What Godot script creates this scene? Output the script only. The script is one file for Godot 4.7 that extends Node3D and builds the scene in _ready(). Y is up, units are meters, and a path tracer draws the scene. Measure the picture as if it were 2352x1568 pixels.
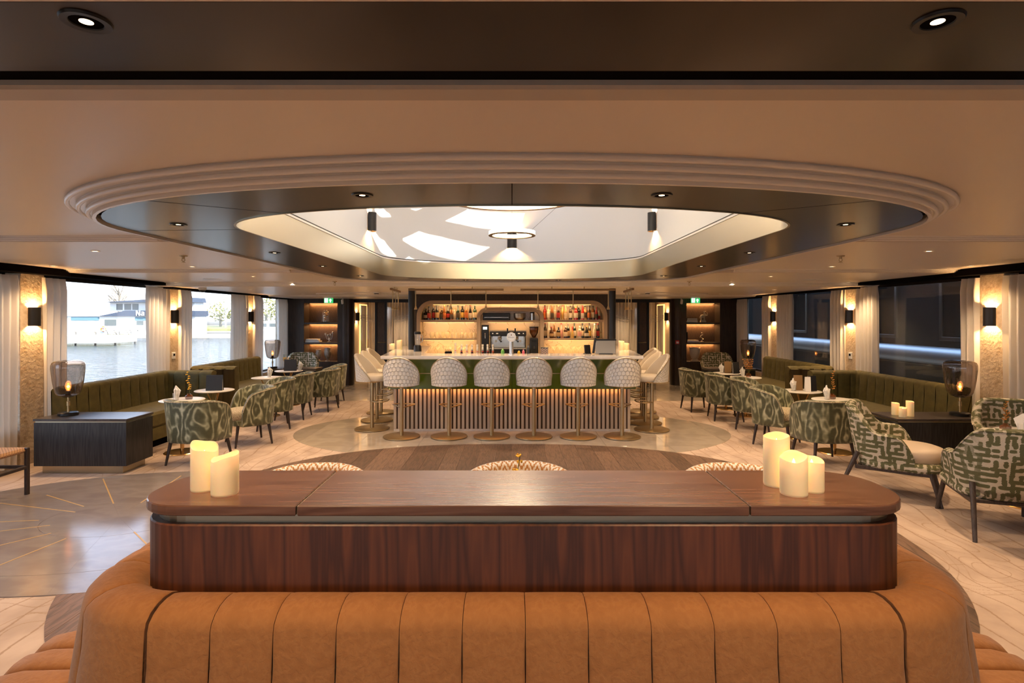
extends Node3D
# A ship's lounge. Metres, y up, the camera looks along -z.
var M := {}
var taken := {}
var ORD := ["first", "second", "third", "fourth", "fifth", "sixth", "seventh", "eighth", "ninth", "tenth", "eleventh", "twelfth", "thirteenth", "fourteenth", "fifteenth", "sixteenth", "seventeenth", "eighteenth", "nineteenth", "twentieth"]
var WARM := Color(1.0, 0.84, 0.65)

# ---------------------------------------------------------------- mesh helpers
func mesh_start() -> SurfaceTool:
	var s := SurfaceTool.new()
	s.begin(Mesh.PRIMITIVE_TRIANGLES)
	s.set_smooth_group(-1)
	return s

func face(s: SurfaceTool, pts: Array, out: Vector3) -> void:
	var n: Vector3 = (pts[1] - pts[0]).cross(pts[2] - pts[0])
	if pts.size() == 4:
		n += (pts[2] - pts[0]).cross(pts[3] - pts[0])
	var q := pts
	if n.dot(out) < 0.0:
		q = pts.duplicate()
		q.reverse()
	for i in range(1, q.size() - 1):
		s.add_vertex(q[0]); s.add_vertex(q[i + 1]); s.add_vertex(q[i])

func cbox(s: SurfaceTool, c: Vector3, size: Vector3, b := 0.004, B := Basis()) -> void:
	var h := size * 0.5
	b = minf(b, minf(h.x, minf(h.y, h.z)) * 0.95)
	s.set_smooth_group(-1)
	var p := {}
	for x in [-1, 1]:
		for y in [-1, 1]:
			for z in [-1, 1]:
				p[[x, y, z, 0]] = c + B * Vector3(x * h.x, y * (h.y - b), z * (h.z - b))
				p[[x, y, z, 1]] = c + B * Vector3(x * (h.x - b), y * h.y, z * (h.z - b))
				p[[x, y, z, 2]] = c + B * Vector3(x * (h.x - b), y * (h.y - b), z * h.z)
	for q in [-1, 1]:
		face(s, [p[[q, -1, -1, 0]], p[[q, 1, -1, 0]], p[[q, 1, 1, 0]], p[[q, -1, 1, 0]]], B.x * q)
		face(s, [p[[-1, q, -1, 1]], p[[1, q, -1, 1]], p[[1, q, 1, 1]], p[[-1, q, 1, 1]]], B.y * q)
		face(s, [p[[-1, -1, q, 2]], p[[1, -1, q, 2]], p[[1, 1, q, 2]], p[[-1, 1, q, 2]]], B.z * q)
	if b <= 0.0:
		return
	for q in [-1, 1]:
		for r in [-1, 1]:
			face(s, [p[[q, r, -1, 0]], p[[q, r, 1, 0]], p[[q, r, 1, 1]], p[[q, r, -1, 1]]], B * Vector3(q, r, 0))
			face(s, [p[[q, -1, r, 0]], p[[q, 1, r, 0]], p[[q, 1, r, 2]], p[[q, -1, r, 2]]], B * Vector3(q, 0, r))
			face(s, [p[[-1, q, r, 1]], p[[1, q, r, 1]], p[[1, q, r, 2]], p[[-1, q, r, 2]]], B * Vector3(0, q, r))
			for t in [-1, 1]:
				face(s, [p[[q, r, t, 0]], p[[q, r, t, 1]], p[[q, r, t, 2]]], B * Vector3(q, r, t))

func box2(s: SurfaceTool, a: Vector3, b: Vector3, bev := 0.003) -> void:
	cbox(s, (a + b) * 0.5, (b - a).abs(), bev)

# smooth sheet over rows of points; uv in metres along the surface
func sheet(s: SurfaceTool, rows: Array, close_u := false, close_v := false, smooth := 0, uvk := Vector2.ONE) -> void:
	s.set_smooth_group(smooth)
	var nu: int = rows.size()
	var nv: int = rows[0].size()
	var us := [0.0]
	for i in range(1, nu + (1 if close_u else 0)):
		us.append(us[-1] + rows[i % nu][nv / 2].distance_to(rows[i - 1][nv / 2]))
	var vs := [0.0]
	for j in range(1, nv + (1 if close_v else 0)):
		vs.append(vs[-1] + rows[nu / 2][j % nv].distance_to(rows[nu / 2][j - 1]))
	for i in range(nu if close_u else nu - 1):
		for j in range(nv if close_v else nv - 1):
			var k := [[i, j], [i + 1, j], [i + 1, j + 1], [i, j + 1]]
			for t in [[0, 1, 2], [0, 2, 3]]:
				var a: Vector3 = rows[k[t[0]][0] % nu][k[t[0]][1] % nv]
				var b: Vector3 = rows[k[t[1]][0] % nu][k[t[1]][1] % nv]
				var c: Vector3 = rows[k[t[2]][0] % nu][k[t[2]][1] % nv]
				if (b - a).cross(c - a).length_squared() < 1e-18:
					continue
				for q in t:
					s.set_uv(Vector2(us[k[q][0]], vs[k[q][1]]) * uvk)
					s.add_vertex(rows[k[q][0] % nu][k[q][1] % nv])

# profile of Vector2(radius, y); hard edges where it bends by more than 35 degrees
func lathe(s: SurfaceTool, prof: Array, seg := 24, T := Transform3D(), flat_ends := true) -> void:
	var rings := []
	for p in prof:
		var row := []
		for i in seg:
			var a := TAU * i / seg
			row.append(T * Vector3(p.x * cos(a), p.y, p.x * sin(a)))
		rings.append(row)
	var g := 1
	for j in range(prof.size() - 1):
		if j > 0:
			var d1: Vector2 = prof[j] - prof[j - 1]
			var d2: Vector2 = prof[j + 1] - prof[j]
			if d1.length() > 1e-6 and d2.length() > 1e-6 and absf(d1.angle_to(d2)) > deg_to_rad(35):
				g += 1
		s.set_smooth_group(g)
		for i in seg:
			var k := (i + 1) % seg
			var a: Vector3 = rings[j][i]
			var b: Vector3 = rings[j][k]
			var c: Vector3 = rings[j + 1][k]
			var d: Vector3 = rings[j + 1][i]
			var out: Vector2 = Vector2(prof[j + 1].y - prof[j].y, -(prof[j + 1].x - prof[j].x))
			var ua := Vector2(float(i) / seg, prof[j].y)
			if prof[j].x > 1e-6:
				s.set_uv(ua); s.add_vertex(a); s.add_vertex(b); s.add_vertex(c)
			if prof[j + 1].x > 1e-6:
				s.set_uv(ua); s.add_vertex(a); s.add_vertex(c); s.add_vertex(d)

func tube(s: SurfaceTool, pts: Array, r: float, seg := 8, closed := false, taper := 1.0) -> void:
	var n := pts.size()
	var rows := []
	var up := Vector3.UP
	for i in n:
		var a: Vector3 = pts[(i - 1 + n) % n] if closed or i > 0 else pts[0]
		var b: Vector3 = pts[(i + 1) % n] if closed or i < n - 1 else pts[n - 1]
		var t := (b - a).normalized()
		if absf(t.dot(up)) > 0.97:
			up = Vector3.RIGHT if absf(t.x) < 0.9 else Vector3.BACK
		var x := t.cross(up).normalized()
		var y := x.cross(t).normalized()
		up = y
		var rr: float = r * lerpf(1.0, taper, float(i) / maxf(1, n - 1))
		var row := []
		for k in seg:
			var w := TAU * k / seg
			row.append(pts[i] + (x * cos(w) + y * sin(w)) * rr)
		rows.append(row)
	sheet(s, rows, closed, true, 1)
	if not closed:
		face(s_flat(s), rows[0], pts[0] - pts[1])
		face(s_flat(s), rows[n - 1], pts[n - 1] - pts[n - 2])

func s_flat(s: SurfaceTool) -> SurfaceTool:
	s.set_smooth_group(-1)
	return s

func bar(s: SurfaceTool, a: Vector3, b: Vector3, r0: float, r1: float, seg := 10) -> void:
	tube(s, [a, b], r0, seg, false, r1 / r0)

# polygon in x,z raised from y0 to y1, edges of the top and bottom eased by bev
func slab(s: SurfaceTool, poly: PackedVector2Array, y0: float, y1: float, bev := 0.0, both := false) -> void:
	var p := poly.duplicate()
	var turn := 0.0
	for i in p.size():
		turn += p[i].cross(p[(i + 1) % p.size()])
	if turn < 0.0:
		p.reverse()
	var n := p.size()
	var ins := PackedVector2Array()
	for i in n:
		var e1: Vector2 = (p[i] - p[(i - 1 + n) % n]).normalized()
		var e2: Vector2 = (p[(i + 1) % n] - p[i]).normalized()
		var m := (Vector2(-e1.y, e1.x) + Vector2(-e2.y, e2.x)).normalized()
		ins.append(p[i] + m * bev)
	var yt := y1 - bev
	var yb := y0 + (bev if both else 0.0)
	var cap := Geometry2D.triangulate_polygon(ins)
	if cap.is_empty():
		ins = p
		cap = Geometry2D.triangulate_polygon(p)
	s.set_smooth_group(-1)
	for i in range(0, cap.size(), 3):
		var t := [cap[i], cap[i + 1], cap[i + 2]]
		face(s, t.map(func(k): return Vector3(ins[k].x, y1, ins[k].y)), Vector3.UP)
		var low := ins if both else p
		face(s, t.map(func(k): return Vector3(low[k].x, y0, low[k].y)), Vector3.DOWN)
	for i in n:
		var k := (i + 1) % n
		var out := Vector3(p[k].y - p[i].y, 0, -(p[k].x - p[i].x))
		face(s, [Vector3(p[i].x, yb, p[i].y), Vector3(p[k].x, yb, p[k].y), Vector3(p[k].x, yt, p[k].y), Vector3(p[i].x, yt, p[i].y)], out)
		if bev > 0.0:
			face(s, [Vector3(p[i].x, yt, p[i].y), Vector3(p[k].x, yt, p[k].y), Vector3(ins[k].x, y1, ins[k].y), Vector3(ins[i].x, y1, ins[i].y)], out + Vector3.UP * out.length())
			if both:
				face(s, [Vector3(p[i].x, yb, p[i].y), Vector3(p[k].x, yb, p[k].y), Vector3(ins[k].x, y0, ins[k].y), Vector3(ins[i].x, y0, ins[i].y)], out - Vector3.UP * out.length())

# closed band between two outlines of the same count
func band(s: SurfaceTool, outer: PackedVector2Array, inner: PackedVector2Array, y0: float, y1: float) -> void:
	var rows := []
	for i in outer.size():
		rows.append([Vector3(outer[i].x, y0, outer[i].y), Vector3(outer[i].x, y1, outer[i].y), Vector3(inner[i].x, y1, inner[i].y), Vector3(inner[i].x, y0, inner[i].y)])
	var n := rows.size()
	for j in 4:
		s.set_smooth_group(j + 1)
		for i in n:
			var k := (i + 1) % n
			var l := (j + 1) % 4
			s.add_vertex(rows[i][j]); s.add_vertex(rows[k][j]); s.add_vertex(rows[k][l])
			s.add_vertex(rows[i][j]); s.add_vertex(rows[k][l]); s.add_vertex(rows[i][l])

func rrect(hx: float, hz: float, r: float, n := 6, c := Vector2.ZERO) -> PackedVector2Array:
	var p := PackedVector2Array()
	for q in 4:
		var m: Vector2 = [Vector2(hx - r, hz - r), Vector2(-hx + r, hz - r), Vector2(-hx + r, -hz + r), Vector2(hx - r, -hz + r)][q]
		for i in n + 1:
			var a := PI / 2 * (q + float(i) / n)
			p.append(c + m + Vector2(cos(a), sin(a)) * r)
	return p

func super_oval(c: Vector2, a: float, b: float, e: float, n := 96) -> PackedVector2Array:
	var p := PackedVector2Array()
	for i in n:
		var t := TAU * i / n
		p.append(c + Vector2(a * signf(cos(t)) * pow(absf(cos(t)), 2.0 / e), b * signf(sin(t)) * pow(absf(sin(t)), 2.0 / e)))
	return p

# long oval with straight sides: near and far ends are part ellipses
func long_oval(w: float, near: float, far: float, bn: float, bf: float, o := 0.0, e := 2.1) -> PackedVector2Array:
	var p := PackedVector2Array()
	var n := 40
	for i in n + 1:
		var t := PI * i / n
		var x := signf(cos(t)) * pow(absf(cos(t)), 2.0 / e)
		p.append(Vector2((w + o) * x, -(far - bf) - (bf + o) * pow(sin(t), 2.0 / e)))
	for i in n + 1:
		var t := PI + PI * i / n
		var x := signf(cos(t)) * pow(absf(cos(t)), 2.0 / e)
		p.append(Vector2((w + o) * x, -(near + bn) + (bn + o) * pow(absf(sin(t)), 2.0 / e)))
	return p

func commit(s: SurfaceTool, called: String, m: Material, parent: Node = self, label := "") -> MeshInstance3D:
	s.generate_normals()
	var o := MeshInstance3D.new()
	o.mesh = s.commit()
	o.material_override = m
	if parent == self:
		o.name = numbered(called)
		add_child(o)
	else:
		o.name = called
		parent.add_child(o, true)
	if label:
		o.set_meta("label", label)
	return o

func piece(me: Mesh, called: String, m: Material, parent: Node, T := Transform3D()) -> MeshInstance3D:
	var o := MeshInstance3D.new()
	o.mesh = me
	o.material_override = m
	o.name = called
	o.transform = T
	parent.add_child(o, true)
	return o

func mesh_of(s: SurfaceTool) -> ArrayMesh:
	s.generate_normals()
	return s.commit()

func numbered(called: String) -> String:
	if not taken.has(called):
		taken[called] = 0
		return called
	taken[called] += 1
	return "%s_%03d" % [called, taken[called]]

func tag(o: Node, label: String, category: String, group := "") -> Node:
	o.set_meta("label", label)
	o.set_meta("category", category)
	if group:
		o.set_meta("group", group)
	return o

func thing(called: String, label: String, category: String, at := Vector3.ZERO, turn := 0.0, group := "") -> Node3D:
	var o := Node3D.new()
	o.name = numbered(called)
	add_child(o)
	o.position = at
	o.rotation.y = turn
	tag(o, label, category, group)
	return o

func again(root: Node3D, label: String, at: Vector3, turn := 0.0, group := "") -> Node3D:
	var r: Node3D = root.duplicate()
	var stem := String(root.name)
	if stem.length() > 4 and stem[-4] == "_" and stem.right(3).is_valid_int():
		stem = stem.left(-4)
	r.name = numbered(stem)
	add_child(r)
	r.position = at
	r.rotation.y = turn
	r.set_meta("label", label)
	if group:
		r.set_meta("group", group)
	return r

func setting(called: String, label: String, at := Vector3.ZERO) -> Node3D:
	var o := Node3D.new()
	o.name = numbered(called)
	add_child(o)
	o.position = at
	o.set_meta("kind", "structure")
	o.set_meta("label", label)
	return o

func built(s: SurfaceTool, called: String, m: Material, label: String) -> MeshInstance3D:
	var o := commit(s, called, m)
	o.set_meta("kind", "structure")
	o.set_meta("label", label)
	return o

# ---------------------------------------------------------------- materials
func lin(r: float, g: float, b: float) -> Color:
	return Color(r, g, b).linear_to_srgb()

func mat(called: String, c: Color, rough := 0.6, metal := 0.0) -> StandardMaterial3D:
	var m := StandardMaterial3D.new()
	m.resource_name = called
	m.albedo_color = c
	m.roughness = rough
	m.metallic = metal
	M[called] = m
	return m

func glow(called: String, c: Color, e: float) -> StandardMaterial3D:
	var m := mat(called, c, 0.5)
	m.emission_enabled = true
	m.emission = c
	m.emission_energy_multiplier = e
	return m

func noise_map(sd: int, freq: float, stops: Array, size := 512, oct := 4, warp := 0.0, kind := FastNoiseLite.TYPE_SIMPLEX_SMOOTH) -> NoiseTexture2D:
	var f := FastNoiseLite.new()
	f.seed = sd
	f.noise_type = kind
	f.frequency = freq
	f.fractal_octaves = oct
	if warp > 0.0:
		f.domain_warp_enabled = true
		f.domain_warp_amplitude = warp
		f.domain_warp_frequency = freq * 0.7
	var t := NoiseTexture2D.new()
	t.width = size
	t.height = size
	t.seamless = true
	t.noise = f
	var g := Gradient.new()
	var offs := PackedFloat32Array()
	var cols := PackedColorArray()
	for q in stops:
		offs.append(q[0])
		cols.append(q[1])
	g.offsets = offs
	g.colors = cols
	t.color_ramp = g
	return t

func tri(m: StandardMaterial3D, scale: Vector3, world := false) -> StandardMaterial3D:
	m.uv1_triplanar = true
	m.uv1_world_triplanar = world
	m.uv1_scale = scale
	m.uv1_triplanar_sharpness = 4.0
	return m

func relief(m: StandardMaterial3D, t: Texture2D, cm: float) -> void:
	m.heightmap_enabled = true
	m.heightmap_texture = t
	m.heightmap_scale = cm

func painted(w: int, h: int, f: Callable) -> ImageTexture:
	var d := PackedByteArray()
	d.resize(w * h * 3)
	for y in h:
		for x in w:
			var c: Color = f.call(x, y)
			var k := (y * w + x) * 3
			d[k] = int(clampf(c.r, 0, 1) * 255.0)
			d[k + 1] = int(clampf(c.g, 0, 1) * 255.0)
			d[k + 2] = int(clampf(c.b, 0, 1) * 255.0)
	return ImageTexture.create_from_image(Image.create_from_data(w, h, false, Image.FORMAT_RGB8, d))

func wood(called: String, a: Color, b: Color, scale: Vector3, rough := 0.45, sd := 1) -> StandardMaterial3D:
	var m := mat(called, Color.WHITE, rough)
	var mid := a.lerp(b, 0.5)
	m.albedo_texture = noise_map(sd, 0.012, [[0.0, a], [0.3, b], [0.42, mid], [0.5, a], [0.58, mid], [0.7, b], [1.0, a]], 512, 4, 7.0)
	tri(m, scale)
	return m

func make_materials() -> void:
	var m: StandardMaterial3D
	m = mat("ceiling_paint", lin(0.72, 0.62, 0.50), 0.35)
	m = mat("moulding_paint", lin(0.80, 0.74, 0.66), 0.3)
	m = mat("taupe_trim", lin(0.48, 0.41, 0.33), 0.45)
	m = mat("white_paint", lin(0.67, 0.66, 0.63), 0.6)
	m = mat("roof_blind", lin(0.88, 0.88, 0.86), 0.9)
	m.backlight_enabled = true
	m.backlight = Color(0.72, 0.72, 0.72)
	m = mat("black_metal", lin(0.012, 0.011, 0.011), 0.35, 0.3)
	m = mat("black_matte", lin(0.006, 0.005, 0.005), 0.9)
	m.metallic_specular = 0.05
	m = mat("white_plastic", lin(0.75, 0.74, 0.72), 0.4)
	m = mat("steel", lin(0.55, 0.54, 0.52), 0.25, 1.0)
	m = mat("bronze", lin(0.034, 0.024, 0.016), 0.34, 1.0)
	m.clearcoat_enabled = true
	m.clearcoat = 0.36
	m.clearcoat_roughness = 0.16
	m = mat("champagne", lin(0.46, 0.41, 0.30), 0.3, 1.0)
	m = mat("brass_satin", lin(0.52, 0.40, 0.23), 0.36, 1.0)
	m = mat("brass_bright", lin(0.66, 0.42, 0.17), 0.2, 1.0)
	m = mat("brass_dull", lin(0.22, 0.13, 0.06), 0.4, 0.8)
	wood("dark_wood", lin(0.010, 0.0085, 0.008), lin(0.034, 0.030, 0.028), Vector3(3, 0.16, 3), 0.42, 11)
	wood("wenge", lin(0.016, 0.010, 0.007), lin(0.045, 0.028, 0.019), Vector3(3, 0.15, 3), 0.5, 12)
	wood("walnut", lin(0.046, 0.0122, 0.0040), lin(0.122, 0.035, 0.0110), Vector3(1.6, 0.10, 1.6), 0.5, 13)
	wood("walnut_top", lin(0.085, 0.037, 0.022), lin(0.150, 0.073, 0.046), Vector3(0.16, 2, 2.6), 0.27, 14)
	wood("leg_wood", lin(0.020, 0.011, 0.007), lin(0.045, 0.026, 0.018), Vector3(6, 1, 6), 0.4, 15)
	wood("chair_wood", lin(0.030, 0.020, 0.016), lin(0.07, 0.05, 0.04), Vector3(6, 1, 6), 0.45, 16)
	var pc := [[0.050, 0.115], [0.060, 0.135], [0.042, 0.10], [0.070, 0.15]]
	for i in 4:
		var lo: float = pc[i][0]
		var hi: float = pc[i][1]
		wood("plank_%d" % i, lin(lo * 1.45, lo * 0.86, lo * 0.56), lin(hi * 1.42, hi * 0.84, hi * 0.56), Vector3(3, 3, 0.3), 0.42, 20 + i)
		M["plank_%d" % i].uv1_offset = Vector3(i * 0.37, i * 0.21, i * 0.13)
	for i in 3:
		m = mat("stone_tile_%d" % i, Color.WHITE, 0.07)
		var k: float = [1.0, 0.93, 0.87][i]
		m.albedo_texture = noise_map(30 + i, 0.006, [[0.2, lin(0.40 * k, 0.33 * k, 0.26 * k)], [0.5, lin(0.48 * k, 0.40 * k, 0.32 * k)], [0.8, lin(0.42 * k, 0.35 * k, 0.28 * k)]], 256, 4, 25.0)
		tri(m, Vector3(0.9, 0.9, 0.9))
	m = mat("inlay_gold", lin(0.62, 0.40, 0.17), 0.35, 0.3)
	m = mat("grey_stone", Color.WHITE, 0.14)
	m.albedo_texture = noise_map(35, 0.006, [[0.2, lin(0.20, 0.165, 0.155)], [0.5, lin(0.25, 0.21, 0.195)], [0.8, lin(0.215, 0.18, 0.165)]], 512, 5, 30.0)
	tri(m, Vector3(0.5, 0.5, 0.9))
	m = mat("counter_stone", Color.WHITE, 0.1)
	m.albedo_texture = noise_map(36, 0.01, [[0.2, lin(0.55, 0.50, 0.46)], [0.6, lin(0.66, 0.61, 0.56)], [0.8, lin(0.58, 0.53, 0.49)]], 256, 5, 30.0)
	tri(m, Vector3(0.7, 0.7, 0.7))
	m.uv1_offset = Vector3(0.25, 0.2, 0.27)
	m = mat("bar_marble", Color.WHITE, 0.2)
	m.albedo_texture = noise_map(37, 0.005, [[0.0, lin(0.62, 0.48, 0.31)], [0.46, lin(0.66, 0.52, 0.34)], [0.49, lin(0.36, 0.25, 0.14)], [0.51, lin(0.64, 0.50, 0.32)], [1.0, lin(0.58, 0.45, 0.29)]], 512, 4, 40.0)
	tri(m, Vector3(0.8, 0.8, 0.8))
	m = mat("table_white", lin(0.70, 0.67, 0.63), 0.3)
	m = mat("plaster", Color.WHITE, 0.5)
	m.albedo_texture = noise_map(38, 0.012, [[0.15, lin(0.42, 0.31, 0.20)], [0.45, lin(0.50, 0.39, 0.27)], [0.6, lin(0.53, 0.42, 0.30)], [0.85, lin(0.46, 0.35, 0.24)]], 512, 5, 12.0)
	relief(m, noise_map(39, 0.03, [[0.3, Color.BLACK], [0.7, Color.WHITE]], 512, 4, 20.0), 0.25)
	tri(m, Vector3(1.3, 1.3, 1.3), true)
	m = mat("sheer", lin(0.74, 0.67, 0.58), 0.9)
	m.backlight_enabled = true
	m.backlight = Color(0.55, 0.53, 0.5)
	m.rim_enabled = false
	# fabrics
	var weave := noise_map(50, 0.18, [[0, Color.BLACK], [1, Color.WHITE]], 256, 2)
	m = mat("olive_velvet", Color.WHITE, 0.75)
	m.albedo_texture = noise_map(51, 0.02, [[0.2, lin(0.072, 0.055, 0.008)], [0.8, lin(0.098, 0.076, 0.013)]], 256)
	m.rim_enabled = true
	m.rim = 0.10
	tri(m, Vector3(2, 2, 2))
	m = mat("rust_velvet", Color.WHITE, 0.85)
	m.albedo_texture = noise_map(52, 0.016, [[0.2, lin(0.285, 0.112, 0.026)], [0.5, lin(0.31, 0.125, 0.031)], [0.62, lin(0.33, 0.137, 0.036)], [0.8, lin(0.295, 0.116, 0.028)]], 512, 5, 30.0)
	m.rim_enabled = true
	m.rim = 0.2
	relief(m, noise_map(53, 0.035, [[0.35, Color.BLACK], [0.65, Color.WHITE]], 512, 4, 25.0), 0.05)
	tri(m, Vector3(2.6, 2.6, 2.6))
	# watered silk: contour bands of one soft field
	m = mat("moire", Color.WHITE, 0.5)
	m.albedo_texture = moire_print()
	m.rim_enabled = true
	m.rim = 0.35
	tri(m, Vector3(0.7, 0.7, 0.7))
	m.uv1_offset = Vector3(0.25, 0.2, 0.27)
	m = mat("boucle", Color.WHITE, 0.95)
	m.albedo_texture = noise_map(56, 0.07, [[0.25, lin(0.20, 0.15, 0.08)], [0.5, lin(0.50, 0.42, 0.29)], [0.75, lin(0.64, 0.56, 0.42)]], 512, 3, 10.0)
	relief(m, noise_map(57, 0.08, [[0.2, Color.BLACK], [0.8, Color.WHITE]], 512, 2), 0.4)
	tri(m, Vector3(2.2, 2.2, 2.2))
	# labyrinth weave
	m = mat("labyrinth", Color.WHITE, 0.85)
	m.albedo_texture = labyrinth_print()
	tri(m, Vector3(1.75, 1.75, 1.75))
	m = mat("cream_leather", lin(0.62, 0.50, 0.39), 0.4)
	m = mat("stool_fabric", Color.WHITE, 0.8)
	m.albedo_texture = noise_map(58, 0.04, [[0.2, lin(0.62, 0.57, 0.52)], [0.8, lin(0.70, 0.66, 0.60)]], 256)
	m.uv1_scale = Vector3(9, 9, 1)
	var quilt := painted(128, 128, func(x, y): 
		var u: float = x / 128.0 * 2.0
		var v: float = y / 128.0 * 2.0
		var w := v + 0.26 * absf(fposmod(u + (0.5 if int(floor(v)) % 2 else 0.0), 1.0) - 0.5) * 2.0
		var a := absf(fposmod(w, 1.0) - 0.5) * 2.0
		var b := absf(fposmod(u + (0.5 if int(floor(w)) % 2 else 0.0), 1.0) - 0.5) * 2.0
		var k := (1.0 - pow(a, 5)) * (1.0 - pow(b, 7))
		return Color(k, k, k))
	relief(m, quilt, 0.9)
	m = mat("stool_leather", lin(0.66, 0.58, 0.48), 0.45)
	m = mat("zigzag", Color.WHITE, 0.8)
	m.albedo_texture = painted(256, 256, func(x, y):
		var u: float = fposmod(x / 256.0 * 4.0, 1.0)
		var v: float = y / 256.0 * 6.0
		var w := v - 1.3 * absf(u - 0.5) * 2.0 + 0.12 * sin(x * 0.7)
		var k := fposmod(w, 1.0)
		return lin(0.44, 0.20, 0.06) if k < 0.46 else lin(0.74, 0.68, 0.61))
	m.uv1_scale = Vector3(3.4, 3.4, 1)
	m = mat("cane", Color.WHITE, 0.6)
	m.albedo_texture = painted(64, 64, func(x, y):
		var k := sin(x * TAU / 16.0) * sin(y * TAU / 16.0)
		return lin(0.50, 0.27, 0.12) if k > -0.15 else lin(0.22, 0.10, 0.04))
	tri(m, Vector3(9, 9, 9))
	m = mat("carpet", Color.WHITE, 0.95)
	m.albedo_texture = carpet_print()
	tri(m, Vector3(0.3, 0.3, 0.3), true)
	# bar
	m = mat("green_glass", lin(0.075, 0.115, 0.006), 0.12)
	m.clearcoat_enabled = true
	m.clearcoat = 0.6
	m.clearcoat_roughness = 0.05
	m = mat("slat_taupe", lin(0.50, 0.41, 0.32), 0.45)
	m = mat("slat_back", lin(0.085, 0.045, 0.022), 0.5)
	m = mat("niche_frame", lin(0.36, 0.26, 0.165), 0.42)
	# glass
	m = mat("pane", Color(0.9, 0.93, 0.94, 0.04), 0.02)
	m.transparency = BaseMaterial3D.TRANSPARENCY_ALPHA
	m = mat("clear_glass", Color(0.95, 0.95, 0.93, 0.10), 0.03)
	m.transparency = BaseMaterial3D.TRANSPARENCY_ALPHA
	m = mat("smoke_glass", Color(0.79, 0.75, 0.72, 0.0), 0.0)
	m.refraction_enabled = true
	m.refraction_scale = 0.05
	m = mat("amber_glass", Color(0.45, 0.22, 0.03, 0.55), 0.05)
	m.transparency = BaseMaterial3D.TRANSPARENCY_ALPHA
	m = mat("etched", lin(0.62, 0.60, 0.55), 0.6)
	# light sources
	glow("lens_warm", Color(1.0, 0.86, 0.66), 6.0)
	glow("lens_white", Color(1.0, 0.90, 0.76), 5.0)
	glow("led_amber", Color(1.0, 0.76, 0.46), 1.3)
	glow("filament", Color(1.0, 0.62, 0.28), 4.0)
	glow("flame", Color(1.0, 0.82, 0.45), 6.0)
	glow("ring_light", Color(1.0, 0.92, 0.80), 2.6)
	m = mat("wax", lin(0.80, 0.66, 0.42), 0.5)
	m.subsurf_scatter_enabled = true
	m.subsurf_scatter_strength = 0.5
	m.emission_enabled = true
	m.emission = Color(1.0, 0.80, 0.48)
	m.emission_energy_multiplier = 0.07
	m = mat("paper", lin(0.80, 0.78, 0.75), 0.8)
	m = mat("menu_black", lin(0.016, 0.016, 0.018), 0.35)
	m = mat("menu_tan", lin(0.26, 0.15, 0.055), 0.5)
	m = mat("petal_yellow", lin(0.72, 0.40, 0.02), 0.6)
	m = mat("petal_orange", lin(0.45, 0.17, 0.02), 0.6)
	m = mat("stem_green", lin(0.10, 0.12, 0.02), 0.6)
	m = mat("silver", lin(0.46, 0.42, 0.36), 0.32, 1.0)
	m = mat("stone_cream", lin(0.52, 0.44, 0.34), 0.6)
	m = mat("ivory", lin(0.66, 0.58, 0.44), 0.5)
	m = mat("red_cover", lin(0.40, 0.03, 0.02), 0.5)
	m = mat("green_sign", lin(0.02, 0.32, 0.09), 0.4)
	m.emission_enabled = true
	m.emission = lin(0.02, 0.32, 0.09)
	m.emission_energy_multiplier = 1.2
	glow("sign_white", lin(0.8, 0.85, 0.8), 1.0)
	# outside
	m = mat("water", lin(0.07, 0.09, 0.10), 0.15)
	relief(m, noise_map(70, 0.03, [[0.2, Color.BLACK], [0.8, Color.WHITE]], 512, 4), 70.0)
	m.metallic_specular = 0.38
	tri(m, Vector3(0.05, 0.05, 0.09), true)
	mat("hull_dark", lin(0.004, 0.0045, 0.005), 0.7).metallic_specular = 0.12
	mat("hull_glass", lin(0.003, 0.0035, 0.0035), 0.08).metallic_specular = 0.2
	mat("hull_chrome", lin(0.42, 0.44, 0.47), 0.42, 1.0)
	mat("house_white", lin(0.72, 0.72, 0.70), 0.8)
	mat("house_blue", lin(0.045, 0.062, 0.095), 0.7)
	mat("house_lightblue", lin(0.10, 0.20, 0.25), 0.7)
	mat("house_glass", lin(0.10, 0.12, 0.12), 0.2)
	mat("quay", lin(0.34, 0.32, 0.28), 0.9)
	mat("bank", lin(0.24, 0.24, 0.09), 0.95)
	mat("bark", lin(0.30, 0.26, 0.21), 0.9)
	mat("leaf_olive", lin(0.22, 0.22, 0.07), 0.9)
	mat("buoy", lin(0.60, 0.17, 0.03), 0.6)

func moire_print() -> ImageTexture:
	var f := FastNoiseLite.new()
	f.seed = 21
	f.frequency = 1.0
	f.fractal_octaves = 2
	var n := 512
	# each sample is mixed with its neighbour one repeat away, so that the print repeats without a seam
	var at := func(x: float, y: float, fx: float, fy: float, o: float) -> float:
		var u := x / n
		var v := y / n
		var a := lerpf(f.get_noise_2d(x * fx + o, y * fy), f.get_noise_2d((x - n) * fx + o, y * fy), u)
		var b := lerpf(f.get_noise_2d(x * fx + o, (y - n) * fy), f.get_noise_2d((x - n) * fx + o, (y - n) * fy), u)
		return lerpf(a, b, v)
	return painted(n, n, func(x, y):
		var h: float = 4.4 * at.call(x, y, 0.0085, 0.0042, 0.0) + 0.8 * at.call(x, y, 0.028, 0.013, 40.0) + float(y) / n
		var k := 0.5 + 0.5 * sin(TAU * h)
		var w := pow(k, 2.4) * (0.75 + 0.5 * f.get_noise_2d(x * 0.02 + 9.0, y * 0.02))
		w = clampf(w + f.get_noise_2d(x * 0.03, y * 0.6) * 0.16, 0.0, 1.0)
		return lin(0.062, 0.064, 0.026).lerp(lin(0.50, 0.48, 0.32), w))

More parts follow.
